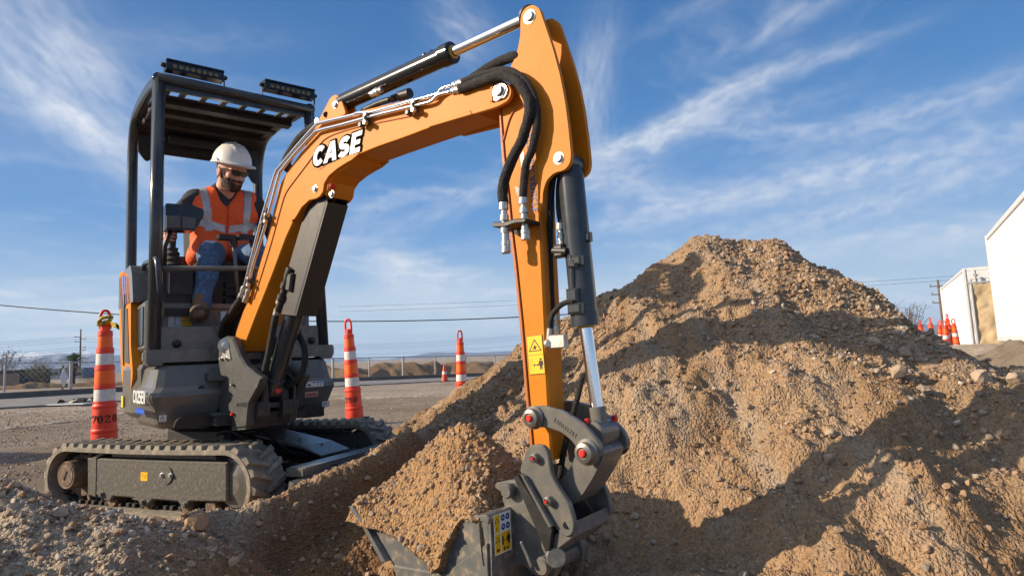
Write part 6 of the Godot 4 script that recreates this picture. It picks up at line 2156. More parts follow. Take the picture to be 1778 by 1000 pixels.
func palm(at: Vector3, h: float):
	var o := base("palm_tree", "short palm tree with a shaggy brown trunk beyond the fence", "palm tree", at)
	var st := ST()
	turned(st, Vector3.ZERO, Vector3.UP, [[0.0, 0.2], [h * 0.3, 0.18], [h * 0.5, 0.24], [h * 0.58, 0.36], [h * 0.8, 0.36], [h * 0.88, 0.25], [h * 0.92, 0.1]], 14)
	part("trunk", st, M.palm_trunk, o)
	for i in 42:
		var w := i * 2.399
		var e := lerpf(-0.7, 1.25, fposmod(i * 0.7548, 1.0))
		var l := rng.randf_range(1.15, 1.5)
		var d := Vector3(cos(w) * cos(e), sin(e), sin(w) * cos(e))
		var p := PackedVector3Array()
		for k in 7:
			var t := k / 6.0
			p.append(Vector3(0, h * 0.86, 0) + d * l * t + Vector3(0, -0.55 * t * t * l * 0.6, 0))
		var fr := ST()
		var side := d.cross(Vector3.UP).normalized()
		for k in 6:
			for s in [-1, 1]:
				for b in 3:
					var q := p[k].lerp(p[k + 1], b / 3.0)
					var tip: Vector3 = q + side * s * 0.26 * sin(PI * minf(1.0, (k + b / 3.0 + 0.7) / 6.6)) + d * 0.16 + Vector3(0, -0.06, 0)
					var wd := d * 0.035
					tri(fr, q - wd, q + wd, tip)
		part("frond", fr, M.palm_leaf if e > -0.25 else M.palm_dry, o)

func twiggy(called: String, label: String, cat: String, at: Vector3, h: float, w: float, m: Material, leaf: Material, seed: int, leaves := 0):
	var o := base(called, label, cat, at)
	var r := RandomNumberGenerator.new()
	r.seed = seed
	var st := ST()
	var tips := []
	for i in 26:
		var a := r.randf() * TAU
		var reach := w * r.randf_range(0.2, 1.0)
		var top := Vector3(cos(a) * reach, h * r.randf_range(0.6, 1.0), sin(a) * reach)
		var mid := top * Vector3(0.45, 0.5, 0.45) + Vector3(r.randf_range(-1, 1), 0, r.randf_range(-1, 1)) * w * 0.1
		tube(st, PackedVector3Array([Vector3(r.randf_range(-0.1, 0.1), 0, 0), mid, top]), 0.006 * h, 5)
		tips.append(top)
		for k in 7:
			var s := mid.lerp(top, r.randf())
			var e := s + Vector3(r.randf_range(-1, 1), r.randf_range(0.1, 1), r.randf_range(-1, 1)) * h * 0.16
			tube(st, PackedVector3Array([s, e]), 0.003 * h, 4)
			tips.append(e)
	part("branches", st, m, o)
	if leaves > 0:
		var lf := ST()
		for i in leaves:
			var t: Vector3 = tips[r.randi() % tips.size()]
			var p := t + Vector3(r.randfn(), r.randfn(), r.randfn()) * h * 0.10
			var a := Vector3(r.randf_range(-1, 1), r.randf_range(-1, 1), r.randf_range(-1, 1)).normalized() * h * 0.03
			var b := a.cross(Vector3(r.randf(), r.randf(), r.randf())).normalized() * h * 0.02
			tri(lf, p - a, p + b, p + a)
			tri(lf, p - a, p + a, p - b)
		tag(part("leaves", lf, leaf, o), "", "", "", "stuff")

func utility_pole(label: String, at: Vector3, h: float, arms: Array, turn: float) -> Node3D:
	var o := base("utility_pole", label, "utility pole", at, turn)
	var st := ST()
	turned(st, Vector3.ZERO, Vector3.UP, [[0.0, 0.24], [h, 0.14]], 12)
	part("pole", st, M.wood, o)
	for a in arms:
		var s := ST()
		box(s, Vector3(a[1], a[0], 0.12), Vector3(a[2], 0.14, 0.12), 0.01)
		for e in [-0.45, 0.45]: cyl(s, Vector3(a[1] + a[2] * e, a[0], 0.12), Vector3(a[1] + a[2] * e, a[0] + 0.35, 0.12), 0.06, 8)
		part("crossarm", s, M.wood, o)
	return o

func wire(label: String, a: Vector3, b: Vector3, sag: float, r: float, group := ""):
	var st := ST()
	var p := PackedVector3Array()
	for i in 33:
		var t := i / 32.0
		p.append(a.lerp(b, t) + Vector3(0, -4.0 * sag * t * (1.0 - t), 0))
	tube(st, p, r, 6)
	tag(part("overhead_wire", st, M.cable, self), label, "wire", group)

func road():
	var near := [Vector2(-40, 6), Vector2(-19, -10.5), Vector2(-13.7, -16.7), Vector2(-12.4, -18.3), Vector2(-7.9, -28.7), Vector2(-3.9, -32.8), Vector2(6, -37), Vector2(40, -44)]
	var far := [Vector2(-52, 6), Vector2(-27, -12), Vector2(-18.9, -23.0), Vector2(-18.1, -28.0), Vector2(-10.2, -37.0), Vector2(-3.5, -42.0), Vector2(8, -47), Vector2(44, -56)]
	var st := ST()
	var kb := ST()
	var sw := ST()
	var on := func(p: Vector2, up: float) -> Vector3: return Vector3(p.x, plain(p.x, p.y) + up, p.y)
	for i in near.size() - 1:
		for k in 6:
			var a: Vector2 = near[i].lerp(near[i + 1], k / 6.0)
			var b: Vector2 = near[i].lerp(near[i + 1], (k + 1) / 6.0)
			var c: Vector2 = far[i].lerp(far[i + 1], (k + 1) / 6.0)
			var d: Vector2 = far[i].lerp(far[i + 1], k / 6.0)
			quad(st, on.call(a, 0.05), on.call(b, 0.05), on.call(c, 0.05), on.call(d, 0.05))
			quad(st, on.call(b, 0.05), on.call(a, 0.05), on.call(a, -0.2), on.call(b, -0.2))
			var e := (c - b).normalized() * 0.25
			quad(kb, on.call(d, 0.0), on.call(c, 0.0), on.call(c, 0.27), on.call(d, 0.27))
			quad(kb, on.call(d, 0.27), on.call(c, 0.27), on.call(c + e, 0.27), on.call(d + e, 0.27))
			quad(kb, on.call(c + e, 0.0), on.call(d + e, 0.0), on.call(d + e, 0.27), on.call(c + e, 0.27))
			quad(sw, on.call(d + e, 0.2), on.call(c + e, 0.2), on.call(c + e * 5.0, 0.2), on.call(d + e * 5.0, 0.2))
	tag(part("road", st, M.asphalt, self), "grey asphalt road passing behind the yard", "", "", "structure")
	tag(part("kerb", kb, M.kerb, self), "dark concrete kerb on the far side of the road", "", "", "structure")
	tag(part("verge", sw, M.verge, self), "dusty strip behind the kerb", "", "", "structure")

func fence():
	var line := [Vector2(-60, 0), Vector2(-34, -22), Vector2(-27.0, -33.0), Vector2(-22.5, -36.5), Vector2(-13, -44.5), Vector2(-4.0, -50.0), Vector2(10, -55)]
	var o := base("wire_fence", "long chain link fence with pale posts beyond the road", "fence", Vector3(-13, plain(-13, -44.5), -44.5))
	var h := 1.5
	var i := 0
	for s in line.size() - 1:
		var a: Vector2 = line[s]
		var b: Vector2 = line[s + 1]
		var n := int((b - a).length() / 2.35)
		for k in n:
			var p: Vector2 = a.lerp(b, k / float(n))
			var q: Vector2 = a.lerp(b, (k + 1) / float(n))
			var P := Vector3(p.x, plain(p.x, p.y) + 0.05, p.y) - o.position
			var Q := Vector3(q.x, plain(q.x, q.y) + 0.05, q.y) - o.position
			var st := ST()
			var fat := i % 2 == 0
			cyl(st, P, P + Vector3(0, h + (0.06 if fat else 0.0), 0), 0.085 if fat else 0.05, 10)
			part("fence_post", st, M.galv, o)
			var rl := ST()
			cyl(rl, P + Vector3(0, h, 0), Q + Vector3(0, h, 0), 0.035, 8)
			part("top_rail", rl, M.galv, o)
			# woven wire between the posts
			var ms := ST()
			var m := 11
			for e in m:
				for dgn in [0, 1]:
					var t0 := e / float(m)
					var t1 := (e + 1.0 + 4.0) / float(m)
					if t1 > 1.0: t1 = 1.0
					var lo := P.lerp(Q, t0 if dgn == 0 else t1)
					var hi := P.lerp(Q, t1 if dgn == 0 else t0) + Vector3(0, h * (t1 - t0) / (5.0 / m), 0)
					tube(ms, PackedVector3Array([lo, hi]), 0.004, 3)
			part("wire_mesh", ms, M.galv, o)
			i += 1

func rubble(called: String, label: String, line: Array, slope: float, seed: int, tint: Callable, cell: float, m: Material, cat := "dirt mound"):
	var lo := Vector2(1e9, 1e9)
	var hi := -lo
	for p in line:
		lo = lo.min(Vector2(p.x - p.y / slope - 1.0, p.z - p.y / slope - 1.0))
		hi = hi.max(Vector2(p.x + p.y / slope + 1.0, p.z + p.y / slope + 1.0))
	var n1 := noise(seed, 0.5 / (cell * 6.0), 5)
	var f := func(x, z):
		var c := crest(line, x + cell * 3.0 * n1.get_noise_2d(x, z + 50.0), z + cell * 3.0 * n1.get_noise_2d(x + 50.0, z), slope, 0.2)
		var g := plain(x, z)
		return g - 0.12 + maxf(0.0, c) * (1.0 + 0.25 * n1.get_noise_2d(x * 0.6, z * 0.6)) + cell * 1.6 * n1.get_noise_2d(x * 1.5, z * 1.5) * minf(1.0, maxf(0.0, c) * 4.0)
	tag(part(called, sheet(lo.x, hi.x, lo.y, hi.y, cell, f, tint), m, self), label, cat)

func mountains():
	var st := PackedVector3Array()
	var nx := 260
	var nzz := 26
	var n1 := noise(91, 0.0016, 6)
	var n2 := noise(92, 0.006, 5)
	for j in nzz:
		for i in nx:
			var a := deg_to_rad(lerpf(-75, 75, i / float(nx - 1)))
			var d := 2500.0 + j * 42.0
			var x := sin(a) * d
			var z := -cos(a) * d
			var deg := rad_to_deg(a)
			var hgt := 62.0 + 30.0 * n1.get_noise_2d(x, 0.0)
			hgt += 44.0 * exp(-pow((deg + 36.5) / 4.0, 2.0)) + 24.0 * exp(-pow((deg + 29.0) / 5.0, 2.0)) - 34.0 * smoothstep(-26.0, -18.0, deg) + 32.0 * smoothstep(20.0, 34.0, deg)
			var prof := sin(PI * clampf(j / float(nzz - 1), 0.0, 1.0))
			var rid := 1.0 - absf(n2.get_noise_2d(x, z)) * 1.4
			st.append(Vector3(x, -14.0 + hgt * pow(prof, 0.8) * (0.68 + 0.34 * rid), z))
	var tint := func(p: Vector3, n: Vector3) -> Color:
		var s := smoothstep(66.0, 80.0, p.y + 16.0 * n2.get_noise_2d(p.x * 2.0, p.z * 2.0)) * smoothstep(0.12, 0.4, n2.get_noise_2d(p.x + 300.0, p.z) * 0.5 + 0.5)
		if p.x > -900.0: s = 0.0
		return Color(0.13, 0.14, 0.17).lerp(Color(0.85, 0.87, 0.9), s)
	tag(part("mountains", grid_mesh(st, nx, nzz, tint), M.rock, self), "blue distant mountains with snow on their crests", "", "", "structure")

func around():
	mountains()
	road()
	fence()
	# channelizers
	var a := delineator("orange and white channelizer post behind the left track, stencilled 702", Vector3(-4.591,0.012,-7), 0.55, "7020")
	a.rotation.z = 0.012
	var b := delineator("leaning channelizer post just right of the cab, stencilled 390", Vector3(-2.43,-0.052,-9.4), -0.15, "390")
	b.rotation.z = 0.055
	var c := delineator("far channelizer post half hidden by the slope of the dirt pile", Vector3(-1.101,-0.176,-12.6), 0.3)
	var labels := ["channelizer post at the left end of the row by the containers", "tilted channelizer post second in the row by the containers", "channelizer post with tall loop, third in the row by the containers", "channelizer post leaning left, fourth in the row by the containers", "low channelizer post before the white container wall", "tallest channelizer post of the cluster at the white container", "channelizer post behind the tallest one at the white container", "narrow channelizer post in the cluster at the white container", "channelizer post at the right end of the cluster by the container"]
	var at := [Vector3(14.754,-0.388,-23),Vector3(14.683,-0.168,-22.5),Vector3(14.683,-0.12,-22),Vector3(14.912,-0.231,-22),Vector3(14.762,-0.274,-21.5),Vector3(15.59,-0.005,-22.5),Vector3(15.092,-0.256,-21.8),Vector3(15.383,-0.173,-22),Vector3(15.112,-0.211,-21.4)]
	var leanv := [0.03, 0.10, 0.03, 0.10, 0.09, 0.10, 0.06, 0.08, 0.03]
	for i in 9:
		var d := copy(c, labels[i], at[i], i * 0.7)
		d.rotation.z = leanv[i] * 0.6
	# small cone on the road's edge
	var tc := base("traffic_cone", "small orange traffic cone with a white collar at the road's edge", "traffic cone", Vector3(-3.311,-0.296,-29))
	var bs := ST()
	box(bs, Vector3(0, 0.02, 0), Vector3(0.42, 0.04, 0.42), 0.01)
	part("base", bs, M.rubber_dark, tc)
	var cn := ST()
	turned(cn, Vector3(0, 0.04, 0), Vector3.UP, [[0.0, 0.155], [0.30, 0.11], [0.301, 0.108], [0.45, 0.085], [0.70, 0.04], [0.72, 0.03]], 20)
	part("cone_body", cn, M.cone, tc)
	var cc := ST()
	turned(cc, Vector3(0, 0.04, 0), Vector3.UP, [[0.31, 0.113], [0.44, 0.092]], 20)
	part("white_collar", cc, M.band_white, tc)
	# caution tape from the post to the machine
	var ct := ST()
	var tp := [Vector3(-4.648,1.397,-7),Vector3(-4.596,1.414,-7),Vector3(-4.557,1.399,-7), Vector3(-4.241,1.346,-6.6),Vector3(-4.197,1.32,-6.6), Vector3(-3.337,1.125,-5.4)]
	var tpp := smooth_path(tp, 5)
	for i in tpp.size() - 1:
		var up := Vector3(0, 0.030, 0.01)
		quad(ct, tpp[i] - up, tpp[i + 1] - up, tpp[i + 1] + up, tpp[i] + up)
	var bow := Vector3(-4.583,1.404,-6.95)
	tube(ct, smooth_path([bow + Vector3(-0.06, -0.02, 0.02), bow + Vector3(0.0, 0.05, 0.06), bow + Vector3(0.10, 0.06, 0.03), bow + Vector3(0.03, 0.0, 0.04), bow + Vector3(-0.06, -0.02, 0.02)], 4), 0.02, 6, 0.3, 3)
	tag(part("caution_tape", ct, M.tape, self), "yellow and black caution tape knotted to the stencilled post's loop", "tape")
	# containers and screen
	var dirv := Vector3(0.51, 0, -0.86)
	container("big white container at the edge of the view, nearest of the two", Vector3(12.752,0.584,-16.5) - Vector3(0.527, 0, -0.85) * 12.2, Vector3(0.527, 0, -0.85), 12.2, 2.8)
	var c2 := Vector3(18.258,0.222,-25)
	container("farther white container with the tan screen before its end", c2, dirv, 12.2, 3.2)
	var wv := Vector3(0.86, 0, 0.51)
	var sc := base("tarp_screen", "tan fabric screen on steel poles between the two white containers", "screen", c2 - dirv * 0.5 - wv * 0.0)
	sc.basis = Basis(wv, Vector3.UP, -dirv)
	var ts := PackedVector3Array()
	var wn := noise(14, 1.2, 4)
	for j in 40:
		for i in 40:
			var x := 0.1 + i * 0.058
			var y := j * 0.064
			ts.append(Vector3(x, y, 0.10 * wn.get_noise_2d(x + y * 0.5, y - x * 0.5) + 0.02 * sin(x * 9.0 + y * 3.0)))
	part("tarp", grid_mesh(ts, 40, 40, func(_p, _n): return Color(0.46, 0.355, 0.21)), M.tarp, sc)
	var pl := ST()
	for x in [0.0, 0.14, 2.40]: cyl(pl, Vector3(x, -0.4, 0.03), Vector3(x, 3.1 if x < 0.1 else 2.7, 0.03), 0.05, 10)
	cyl(pl, Vector3(0.0, 2.55, 0.05), Vector3(2.45, 2.55, 0.05), 0.04, 10)
	part("poles", pl, M.galv, sc)
	# gravel heap in front of the containers and mounds beyond the road
	var grey := func(p: Vector3, _n: Vector3) -> Color: return Color(0.30, 0.255, 0.20).lerp(Color(0.20, 0.165, 0.125), nz_b.get_noise_2d(p.x, p.z) * 0.5 + 0.5)
	rubble("gravel_heap", "low grey gravel heap in front of the white containers", [Vector3(6.964,-0.217,-9.5) * Vector3(1, 0, 1) + Vector3(0, 0.05, 0), Vector3(7.42,0.623,-9.5) * Vector3(1, 0, 1) + Vector3(0, 0.56, 0), Vector3(7.399,0.618,-9) * Vector3(1, 0, 1) + Vector3(0, 0.58, 0), Vector3(7.842,0.591,-8.5) * Vector3(1, 0, 1) + Vector3(0, 0.45, 0)], 0.6, 71, grey, 0.05, M.dirt)
	var brown := func(p: Vector3, _n: Vector3) -> Color: return Color(0.33, 0.235, 0.15).lerp(Color(0.18, 0.12, 0.075), nz_a.get_noise_2d(p.x * 0.3, p.z * 0.3) * 0.5 + 0.5)
	rubble("spoil_bank", "long low bank of brown spoil behind the chain link fence", [Vector3(-22, 0.5, -50), Vector3(-16, 1.1, -52), Vector3(-10, 1.15, -55), Vector3(-3, 1.2, -58), Vector3(6, 1.3, -60)], 0.6, 72, brown, 0.3, M.far_dirt)
	rubble("spoil_bank", "low ridge of rough soil behind the fence at the palm", [Vector3(-46, 0.5, -30), Vector3(-38, 0.5, -40), Vector3(-30, 0.4, -46), Vector3(-24, 0.5, -50)], 0.5, 73, brown, 0.3, M.far_dirt)
	# sheet metal and dark tarp dropped at the road's edge
	var sm := ST()
	var s0: Vector3 = Vector3(-13.11,-0.007,-17.5)
	box(sm, Vector3(0.7, 0.04, 0), Vector3(1.5, 0.03, 0.5), 0.01, Basis(Vector3.UP, -0.3))
	tag(part("metal_sheet", sm, M.galv, self, Transform3D(Basis.IDENTITY, s0)), "pale metal sheet lying on the ground at the road's edge", "metal sheet")
	var lp := vol(Vector3(-0.9, -0.1, -0.4), Vector3(0.9, 0.4, 0.4), 0.03)
	cap3(lp, Vector3(-0.6, 0.02, 0), Vector3(0.6, 0.05, 0.05), 0.08, 0.12, 0.05)
	cap3(lp, Vector3(-0.1, 0.05, 0.1), Vector3(0.5, 0.08, -0.05), 0.10, 0.12, 0.05)
	roughen(lp, 0.12, 3.0, 9)
	tag(part("black_tarp", nets_mesh(nets(lp)), M.black, self, Transform3D(Basis.IDENTITY, Vector3(-12.495,0.02,-18))), "crumpled black tarp on the metal sheet by the road", "tarp")
	# beyond the fence
	var wl := base("block_wall", "low dark block building at the edge of the view beyond the fence", "building", Vector3(-49.938,-0.056,-62))
	var ws := ST()
	box(ws, Vector3(-2.2, 0.75, 0), Vector3(9.0, 1.5, 4.0), 0.03)
	part("wall", ws, M.dark_wall, wl)
	var wr := ST()
	box(wr, Vector3(-2.2, 1.55, 0), Vector3(9.2, 0.12, 4.2), 0.02)
	part("roof", wr, M.dark_wall, wl)
	palm(Vector3(-41.102,-0.312,-58), 2.75)
	twiggy("shrub", "green shrub beside the dark building beyond the fence", "shrub", Vector3(-37.967,-0.033,-50), 1.5, 1.2, M.wood, M.leaf, 3, 900)
	twiggy("shrub", "bare twiggy tree rising behind the dark building", "tree", Vector3(-57.236,-0.189,-75), 3.2, 1.6, M.wood, M.leaf, 4, 60)
	twiggy("shrub", "bare tree at the edge of the view by the dark building", "tree", Vector3(-61.524,0.011,-75), 4.0, 2.0, M.wood, M.leaf, 5, 60)
	twiggy("shrub", "low olive bush right of the palm beyond the fence", "shrub", Vector3(-40.591,-0.223,-60), 1.0, 2.0, M.wood, M.leaf, 6, 500)
	twiggy("bare_bush", "bare leafless tree behind the row of channelizer posts", "tree", Vector3(29.07,0.074,-46), 3.0, 1.5, M.wood, M.leaf, 7)
	for e in [[Vector3(-96.115,-0.384,-130), "far blue grey building left of the palm", 5.5, 2.6], [Vector3(-90.355,-0.889,-130), "far blue grey building right of the palm", 3.4, 3.0]]:
		var fb := base("far_building", e[1], "building", e[0])
		var fs := ST()
		box(fs, Vector3(0, e[3] / 2 - 0.4, 0), Vector3(e[2], e[3] + 0.8, 4), 0.05)
		part("wall", fs, M.blue_wall, fb)
		var fw := ST()
		box(fw, Vector3(0, e[3] * 0.6, 2.0), Vector3(e[2] * 0.8, e[3] * 0.22, 0.06), 0.0)
		part("window_band", fw, M.gloss_black, fb)
	var sg := base("road_sign", "diamond road sign seen from behind on the roadside", "sign", Vector3(-22.479,0.14,-31))
	var sp := ST()
	box(sp, Vector3(0, 0.58, 0), Vector3(0.08, 1.2, 0.06), 0.006)
	part("post", sp, M.wood, sg)
	var sb := ST()
	ext(sb, pv([0, 0.05, 0.48, 0.57, 0, 1.1, -0.48, 0.57]), -0.012, 0.012, 0.003)
	part("panel", sb, M.white_steel, sg, Transform3D(Basis(Vector3.UP, 1.88), Vector3(0.02, 0, -0.05)))
	# poles and wires
	var up: Vector3 = Vector3(-104.696,-0.179,-150)
	var pole := utility_pole("tall wooden utility pole rising behind the palm", up, 11.8, [[9.9, -0.6, 1.6], [9.4, 0.6, 1.6], [8.8, -0.6, 1.4], [7.3, 0.6, 1.6], [6.7, 0.6, 1.4]], 0.0)
	for k in 6:
		var hgt: float = [10.0, 9.5, 8.9, 7.4, 6.8, 6.1][k]
		wire("thin dark wire strung left of the palm's pole, number " + ["one from the top", "two from the top", "three from the top", "four from the top", "five from the top", "six from the top"][k], up + Vector3(-0.6, hgt, 0.1), up + Vector3(-60, hgt - 0.2, 18.0), 0.9, 0.022, "thin wires on the far poles")
		if k < 4: wire("thin dark wire running from the palm's pole towards the cab, " + ["topmost", "second down", "third down", "lowest"][k], up + Vector3(0.6, hgt, 0.1), up + Vector3(110, hgt - 4.0, -20.0), 2.5, 0.022, "thin wires on the far poles")
	var rp: Vector3 = Vector3(61.9,-0.903,-90)
	utility_pole("utility pole with three crossarms behind the farther container", rp, 9.5, [[8.6, 0.0, 2.2], [7.4, 0.0, 2.0], [6.2, 0.0, 2.0]], -0.4)
	wire("faint wire pair across the sky behind the dirt pile, upper one", rp + Vector3(-90, 10.6, -10), rp + Vector3(40, 10.4, 10), 1.0, 0.02, "thin wires on the far poles")
	wire("faint wire pair across the sky behind the dirt pile, lower one", rp + Vector3(-90, 9.8, -10), rp + Vector3(40, 10.0, 10), 1.0, 0.02, "thin wires on the far poles")
	var w0: Vector3 = Vector3(-21.251,3.847,-24)
	var w1: Vector3 = Vector3(5.095,2.336,-24)
	var cp := base("cable_post", "short wooden post behind the dirt pile holding the black cable", "post", Vector3(w1.x, plain(w1.x, w1.z), w1.z))
	var cps := ST()
	turned(cps, Vector3.ZERO, Vector3.UP, [[0.0, 0.09], [w1.y - plain(w1.x, w1.z) + 0.08, 0.07]], 10)
	part("pole", cps, M.wood, cp)
	wire("thick black cable sagging low across the sky behind the machine", w0, w1, 0.62, 0.022)
	rubble("gravel_heap", "unseen heap added off to the left to cast a shadow across the yard", [Vector3(-11.6, 2.3, -4.6), Vector3(-11.3, 2.7, -5.3), Vector3(-11.6, 2.4, -6.0)], 0.95, 74, grey, 0.08, M.dirt)  # out of view, added only to throw shade over the yard

func materials():
	var dust := Color8(176, 156, 130)
	M.orange = paint(Color8(200, 122, 24), 0.48, Color8(196, 132, 50), 0.10, 201, 1.6)
	M.orange.metallic_specular = 0.3
	M.orange.roughness_texture = null
	M.orange.roughness = 0.5
	M.ink = mat(Color(0.05, 0.05, 0.05), 0.9)
	M.ink.metallic_specular = 0.1
	M.orange_edge = paint(Color8(176, 96, 30), 0.55, Color8(150, 100, 60), 0.6, 202, 5.0)
	M.plastic = paint(Color8(104, 102, 97), 0.24, dust, 0.10, 203, 1.8)
	M.grey = paint(Color8(100, 99, 95), 0.26, dust, 0.16, 204, 2.4)
	M.cast = paint(Color8(56, 57, 57), 0.42, dust, 0.12, 205, 3.0)
	M.cast.heightmap_enabled = true
	M.cast.heightmap_scale = 0.12
	M.cast.heightmap_texture = ntex(301, 0.09, [], [], 3, 512)
	M.gloss_grey = paint(Color8(52, 56, 60), 0.18, dust, 0.07, 206, 1.6)
	M.gloss_black = paint(Color8(24, 25, 27), 0.18, dust, 0.08, 207, 1.6)
	M.black = paint(Color8(24, 24, 25), 0.5, dust, 0.10, 208, 2.0)
	M.roof = paint(Color8(38, 36, 35), 0.42, dust, 0.10, 209, 1.6)
	M.dull = paint(Color8(78, 80, 82), 0.55, dust, 0.1, 210, 2.0)
	M.dull_dark = paint(Color8(48, 46, 44), 0.45, dust, 0.25, 211, 4.0)
	M.shield = paint(Color8(38, 38, 39), 0.5, dust, 0.05, 212, 1.4)
	M.worn = paint(Color8(84, 85, 82), 0.42, Color8(154, 136, 110), 0.42, 213, 6.0)
	M.rust = paint(Color8(92, 74, 60), 0.75, Color8(160, 134, 104), 0.7, 214, 4.0)
	M.rubber = paint(Color8(124, 118, 106), 0.85, Color8(172, 158, 136), 0.6, 215, 2.5)
	M.rubber_dark = paint(Color8(40, 39, 38), 0.8, dust, 0.2, 216, 3.0)
	M.bucket = paint(Color8(104, 106, 106), 0.42, Color8(176, 158, 132), 0.6, 217, 2.6)
	M.bucket.metallic = 0.25
	M.bucket_edge = paint(Color8(120, 122, 122), 0.4, dust, 0.5, 218, 3.0)
	M.bucket_edge.metallic = 0.5
	M.zinc = paint(Color8(196, 196, 190), 0.35, Color8(150, 140, 124), 0.4, 219, 6.0)
	M.zinc.metallic = 0.75
	M.pin = paint(Color8(128, 126, 120), 0.4, Color8(110, 100, 86), 0.4, 242, 8.0)
	M.pin.metallic = 0.6
	M.chrome = mat(Color8(232, 232, 235), 0.10, 1.0)
	M.galv = paint(Color8(168, 172, 175), 0.5, Color8(140, 140, 138), 0.4, 220, 2.0)
	M.galv.metallic = 0.3
	M.sleeve = paint(Color8(34, 33, 33), 0.85, dust, 0.10, 221, 5.0)
	M.sleeve.heightmap_enabled = true
	M.sleeve.heightmap_scale = 0.5
	M.sleeve.heightmap_texture = ntex(302, 0.05, [], [], 3, 512)
	M.hose = mat(Color8(26, 26, 27), 0.5)
	M.red = mat(Color8(206, 40, 26), 0.4)
	M.white = mat(Color8(222, 222, 220), 0.5)
	M.yellow = mat(Color8(190, 160, 60), 0.5)
	M.blue = mat(Color8(96, 110, 170), 0.45)
	M.blue_dark = mat(Color8(44, 66, 130), 0.5)
	M.blue_grey = paint(Color8(56, 62, 74), 0.3, dust, 0.1, 222, 2.0)
	M.faded = mat(Color8(160, 150, 130), 0.7)
	M.print_dark = mat(Color8(40, 24, 20), 0.6)
	M.lens = mat(Color8(120, 104, 70), 0.15, 0.6)
	M.mesh_grey = mat(Color8(150, 142, 130), 0.6)
	M.mesh_grey.albedo_texture = ntex(303, 0.35, [0.0, 0.45, 0.55, 1.0], [Color8(70, 66, 60), Color8(90, 84, 76), Color8(190, 182, 170), Color8(200, 190, 178)], 1, 256, FastNoiseLite.TYPE_CELLULAR)
	M.mesh_grey.uv1_triplanar = true
	M.mesh_grey.uv1_scale = Vector3.ONE * 6.0
	M.cone = paint(Color8(226, 58, 26), 0.45, Color8(224, 120, 84), 0.35, 223, 2.5)
	M.band_orange = paint(Color8(250, 98, 14), 0.4, Color8(240, 130, 60), 0.3, 224, 3.0)
	M.band_white = paint(Color8(214, 210, 206), 0.5, Color8(170, 160, 152), 0.5, 225, 3.0)
	M.tape = mat(Color.WHITE, 0.5)
	M.tape.albedo_texture = ntex(304, 0.03, [0.0, 0.48, 0.52, 1.0], [Color8(20, 20, 20), Color8(24, 24, 20), Color8(228, 196, 20), Color8(228, 196, 20)], 1, 256)
	M.tape.uv1_triplanar = true
	M.tape.uv1_scale = Vector3.ONE * 6.0
	M.white_steel = paint(Color8(206, 208, 210), 0.5, Color8(186, 184, 178), 0.5, 226, 0.6)
	M.tarp = mat(Color.WHITE, 0.8)
	M.tarp.vertex_color_use_as_albedo = true
	M.tarp.backlight_enabled = true
	M.tarp.backlight = Color(0.3, 0.25, 0.15)
	M.rock = mat(Color.WHITE, 0.95)
	M.rock.vertex_color_use_as_albedo = true
	M.far_dirt = earth(81, 0.3, 8.0)
	M.asphalt = paint(Color8(112, 110, 108), 0.9, Color8(150, 140, 128), 0.6, 227, 0.25)
	M.kerb = paint(Color8(104, 96, 88), 0.9, Color8(130, 118, 104), 0.5, 228, 0.4)
	M.verge = paint(Color8(150, 128, 102), 0.95, Color8(116, 98, 78), 0.7, 229, 0.3)
	M.dark_wall = paint(Color8(70, 66, 66), 0.9, Color8(92, 86, 82), 0.5, 230, 0.5)
	M.blue_wall = mat(Color8(92, 104, 124), 0.8)
	M.wood = paint(Color8(98, 84, 72), 0.9, Color8(130, 114, 98), 0.5, 231, 1.0)
	M.cable = mat(Color8(26, 26, 28), 0.6)
	M.palm_trunk = paint(Color8(100, 74, 50), 0.95, Color8(60, 44, 32), 0.8, 232, 2.0)
	M.palm_leaf = mat(Color8(98, 112, 60), 0.6)
	M.palm_dry = mat(Color8(128, 106, 62), 0.8)
	M.leaf = mat(Color8(78, 84, 46), 0.8)
	M.skin = paint(Color8(206, 150, 124), 0.5, Color8(186, 116, 94), 0.5, 233, 8.0)
	M.skin.subsurf_scatter_enabled = true
	M.skin.subsurf_scatter_strength = 0.12
	M.lips = mat(Color8(176, 104, 92), 0.5)
	M.hair = paint(Color8(66, 48, 38), 0.8, Color8(40, 29, 23), 0.8, 234, 30.0)
	M.hat = mat(Color8(224, 224, 220), 0.35)
	M.vest = paint(Color8(255, 98, 36), 0.75, Color8(255, 120, 56), 0.5, 235, 6.0)
	M.vest.heightmap_enabled = true
	M.vest.heightmap_scale = 0.4
	M.vest.heightmap_texture = ntex(305, 0.03, [], [], 3, 512)
	M.vest_dark = mat(Color8(210, 62, 10), 0.6)
	M.reflective = mat(Color8(182, 182, 184), 0.4, 0.3)
	M.jacket = paint(Color8(50, 50, 56), 0.9, Color8(84, 84, 92), 0.6, 236, 30.0)
	M.jeans = paint(Color8(66, 94, 130), 0.9, Color8(120, 146, 174), 0.55, 237, 5.0)
	M.boot = paint(Color8(112, 92, 70), 0.9, Color8(150, 130, 104), 0.5, 238, 8.0)
	M.sole = paint(Color8(84, 76, 66), 0.9, Color8(120, 108, 92), 0.6, 239, 8.0)
	M.clod = paint(lin(0.34, 0.2, 0.1), 0.95, lin(0.42, 0.28, 0.16), 0.7, 240, 7.0)
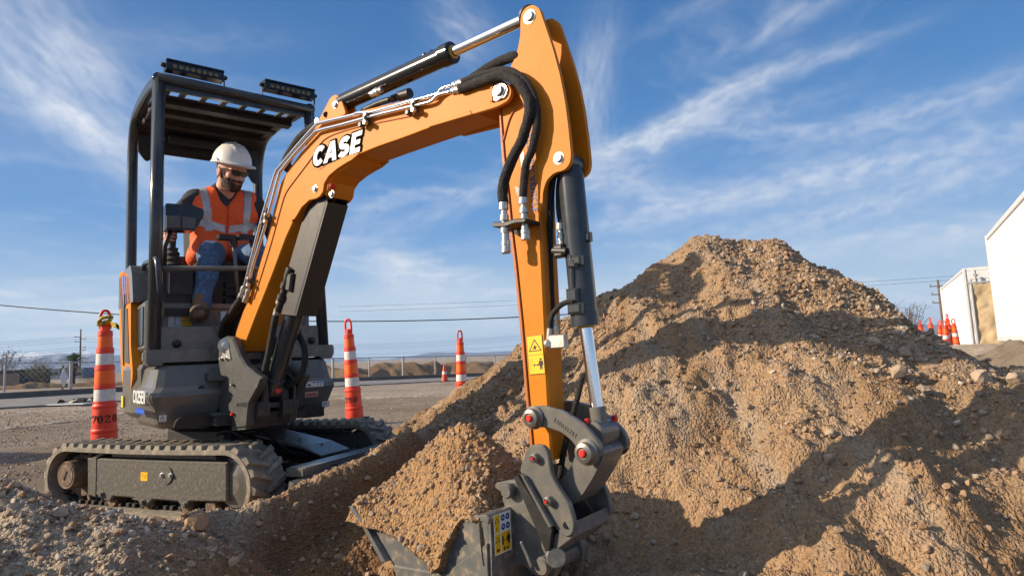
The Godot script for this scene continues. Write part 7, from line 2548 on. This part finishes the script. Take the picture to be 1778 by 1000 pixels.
	M.boulder = paint(lin(0.36, 0.27, 0.19), 0.9, lin(0.44, 0.36, 0.28), 0.7, 241, 7.0)

func _ready():
	# camera, sky, sun, exposure
	var cam := Camera3D.new()
	cam.name = "camera"
	add_child(cam)
	cam.position = Vector3(0, 0.85, 0)
	cam.basis = Basis(Vector3.RIGHT, atan(114.0 / 1080.0)) * Basis(Vector3.BACK, -0.047)
	cam.fov = rad_to_deg(2.0 * atan(500.0 / 1080.0))
	cam.near = 0.05
	cam.far = 8000.0
	cam.current = true
	var we := WorldEnvironment.new()
	we.name = "environment"
	var env := Environment.new()
	env.background_mode = Environment.BG_SKY
	var sky := Sky.new()
	var pan := PanoramaSkyMaterial.new()
	pan.panorama = ImageTexture.create_from_image(sky_image())
	sky.sky_material = pan
	env.sky = sky
	env.tonemap_mode = Environment.TONE_MAPPER_LINEAR
	env.tonemap_exposure = 1.75
	env.background_energy_multiplier = 0.71
	env.sdfgi_enabled = true
	env.ssao_enabled = true
	env.ssil_enabled = true
	env.fog_enabled = true
	env.fog_density = 0.00022
	env.fog_light_color = Color(0.62, 0.74, 0.90)
	we.environment = env
	add_child(we)
	var sun := DirectionalLight3D.new()
	sun.name = "sun"
	add_child(sun)
	var el := deg_to_rad(23.5)
	var az := deg_to_rad(10.0)
	# light travels towards +x and a little away from the camera
	var dir := Vector3(cos(el) * cos(az), -sin(el), -cos(el) * sin(az))
	sun.basis = Basis.looking_at(dir, Vector3.UP)
	sun.light_color = Color(1.0, 0.91, 0.79)
	sun.light_energy = 1.32
	sun.light_angular_distance = 0.5
	sun.shadow_enabled = true
	rng.seed = 20240
	nz_a = noise(1, 0.9, 4)
	nz_b = noise(2, 2.6, 4)
	nz_c = noise(3, 8.0, 3)
	nz_d = noise(4, 24.0, 3)
	nz_e = noise(7, 55.0, 2)
	materials()
	land()
	machine = base("mini_excavator", "orange and dark grey mini excavator with open canopy digging beside the dirt pile", "excavator", ROOT_AT)
	undercarriage()
	house()
	boom_group()
	bucket_soil()
	operator()
	around()
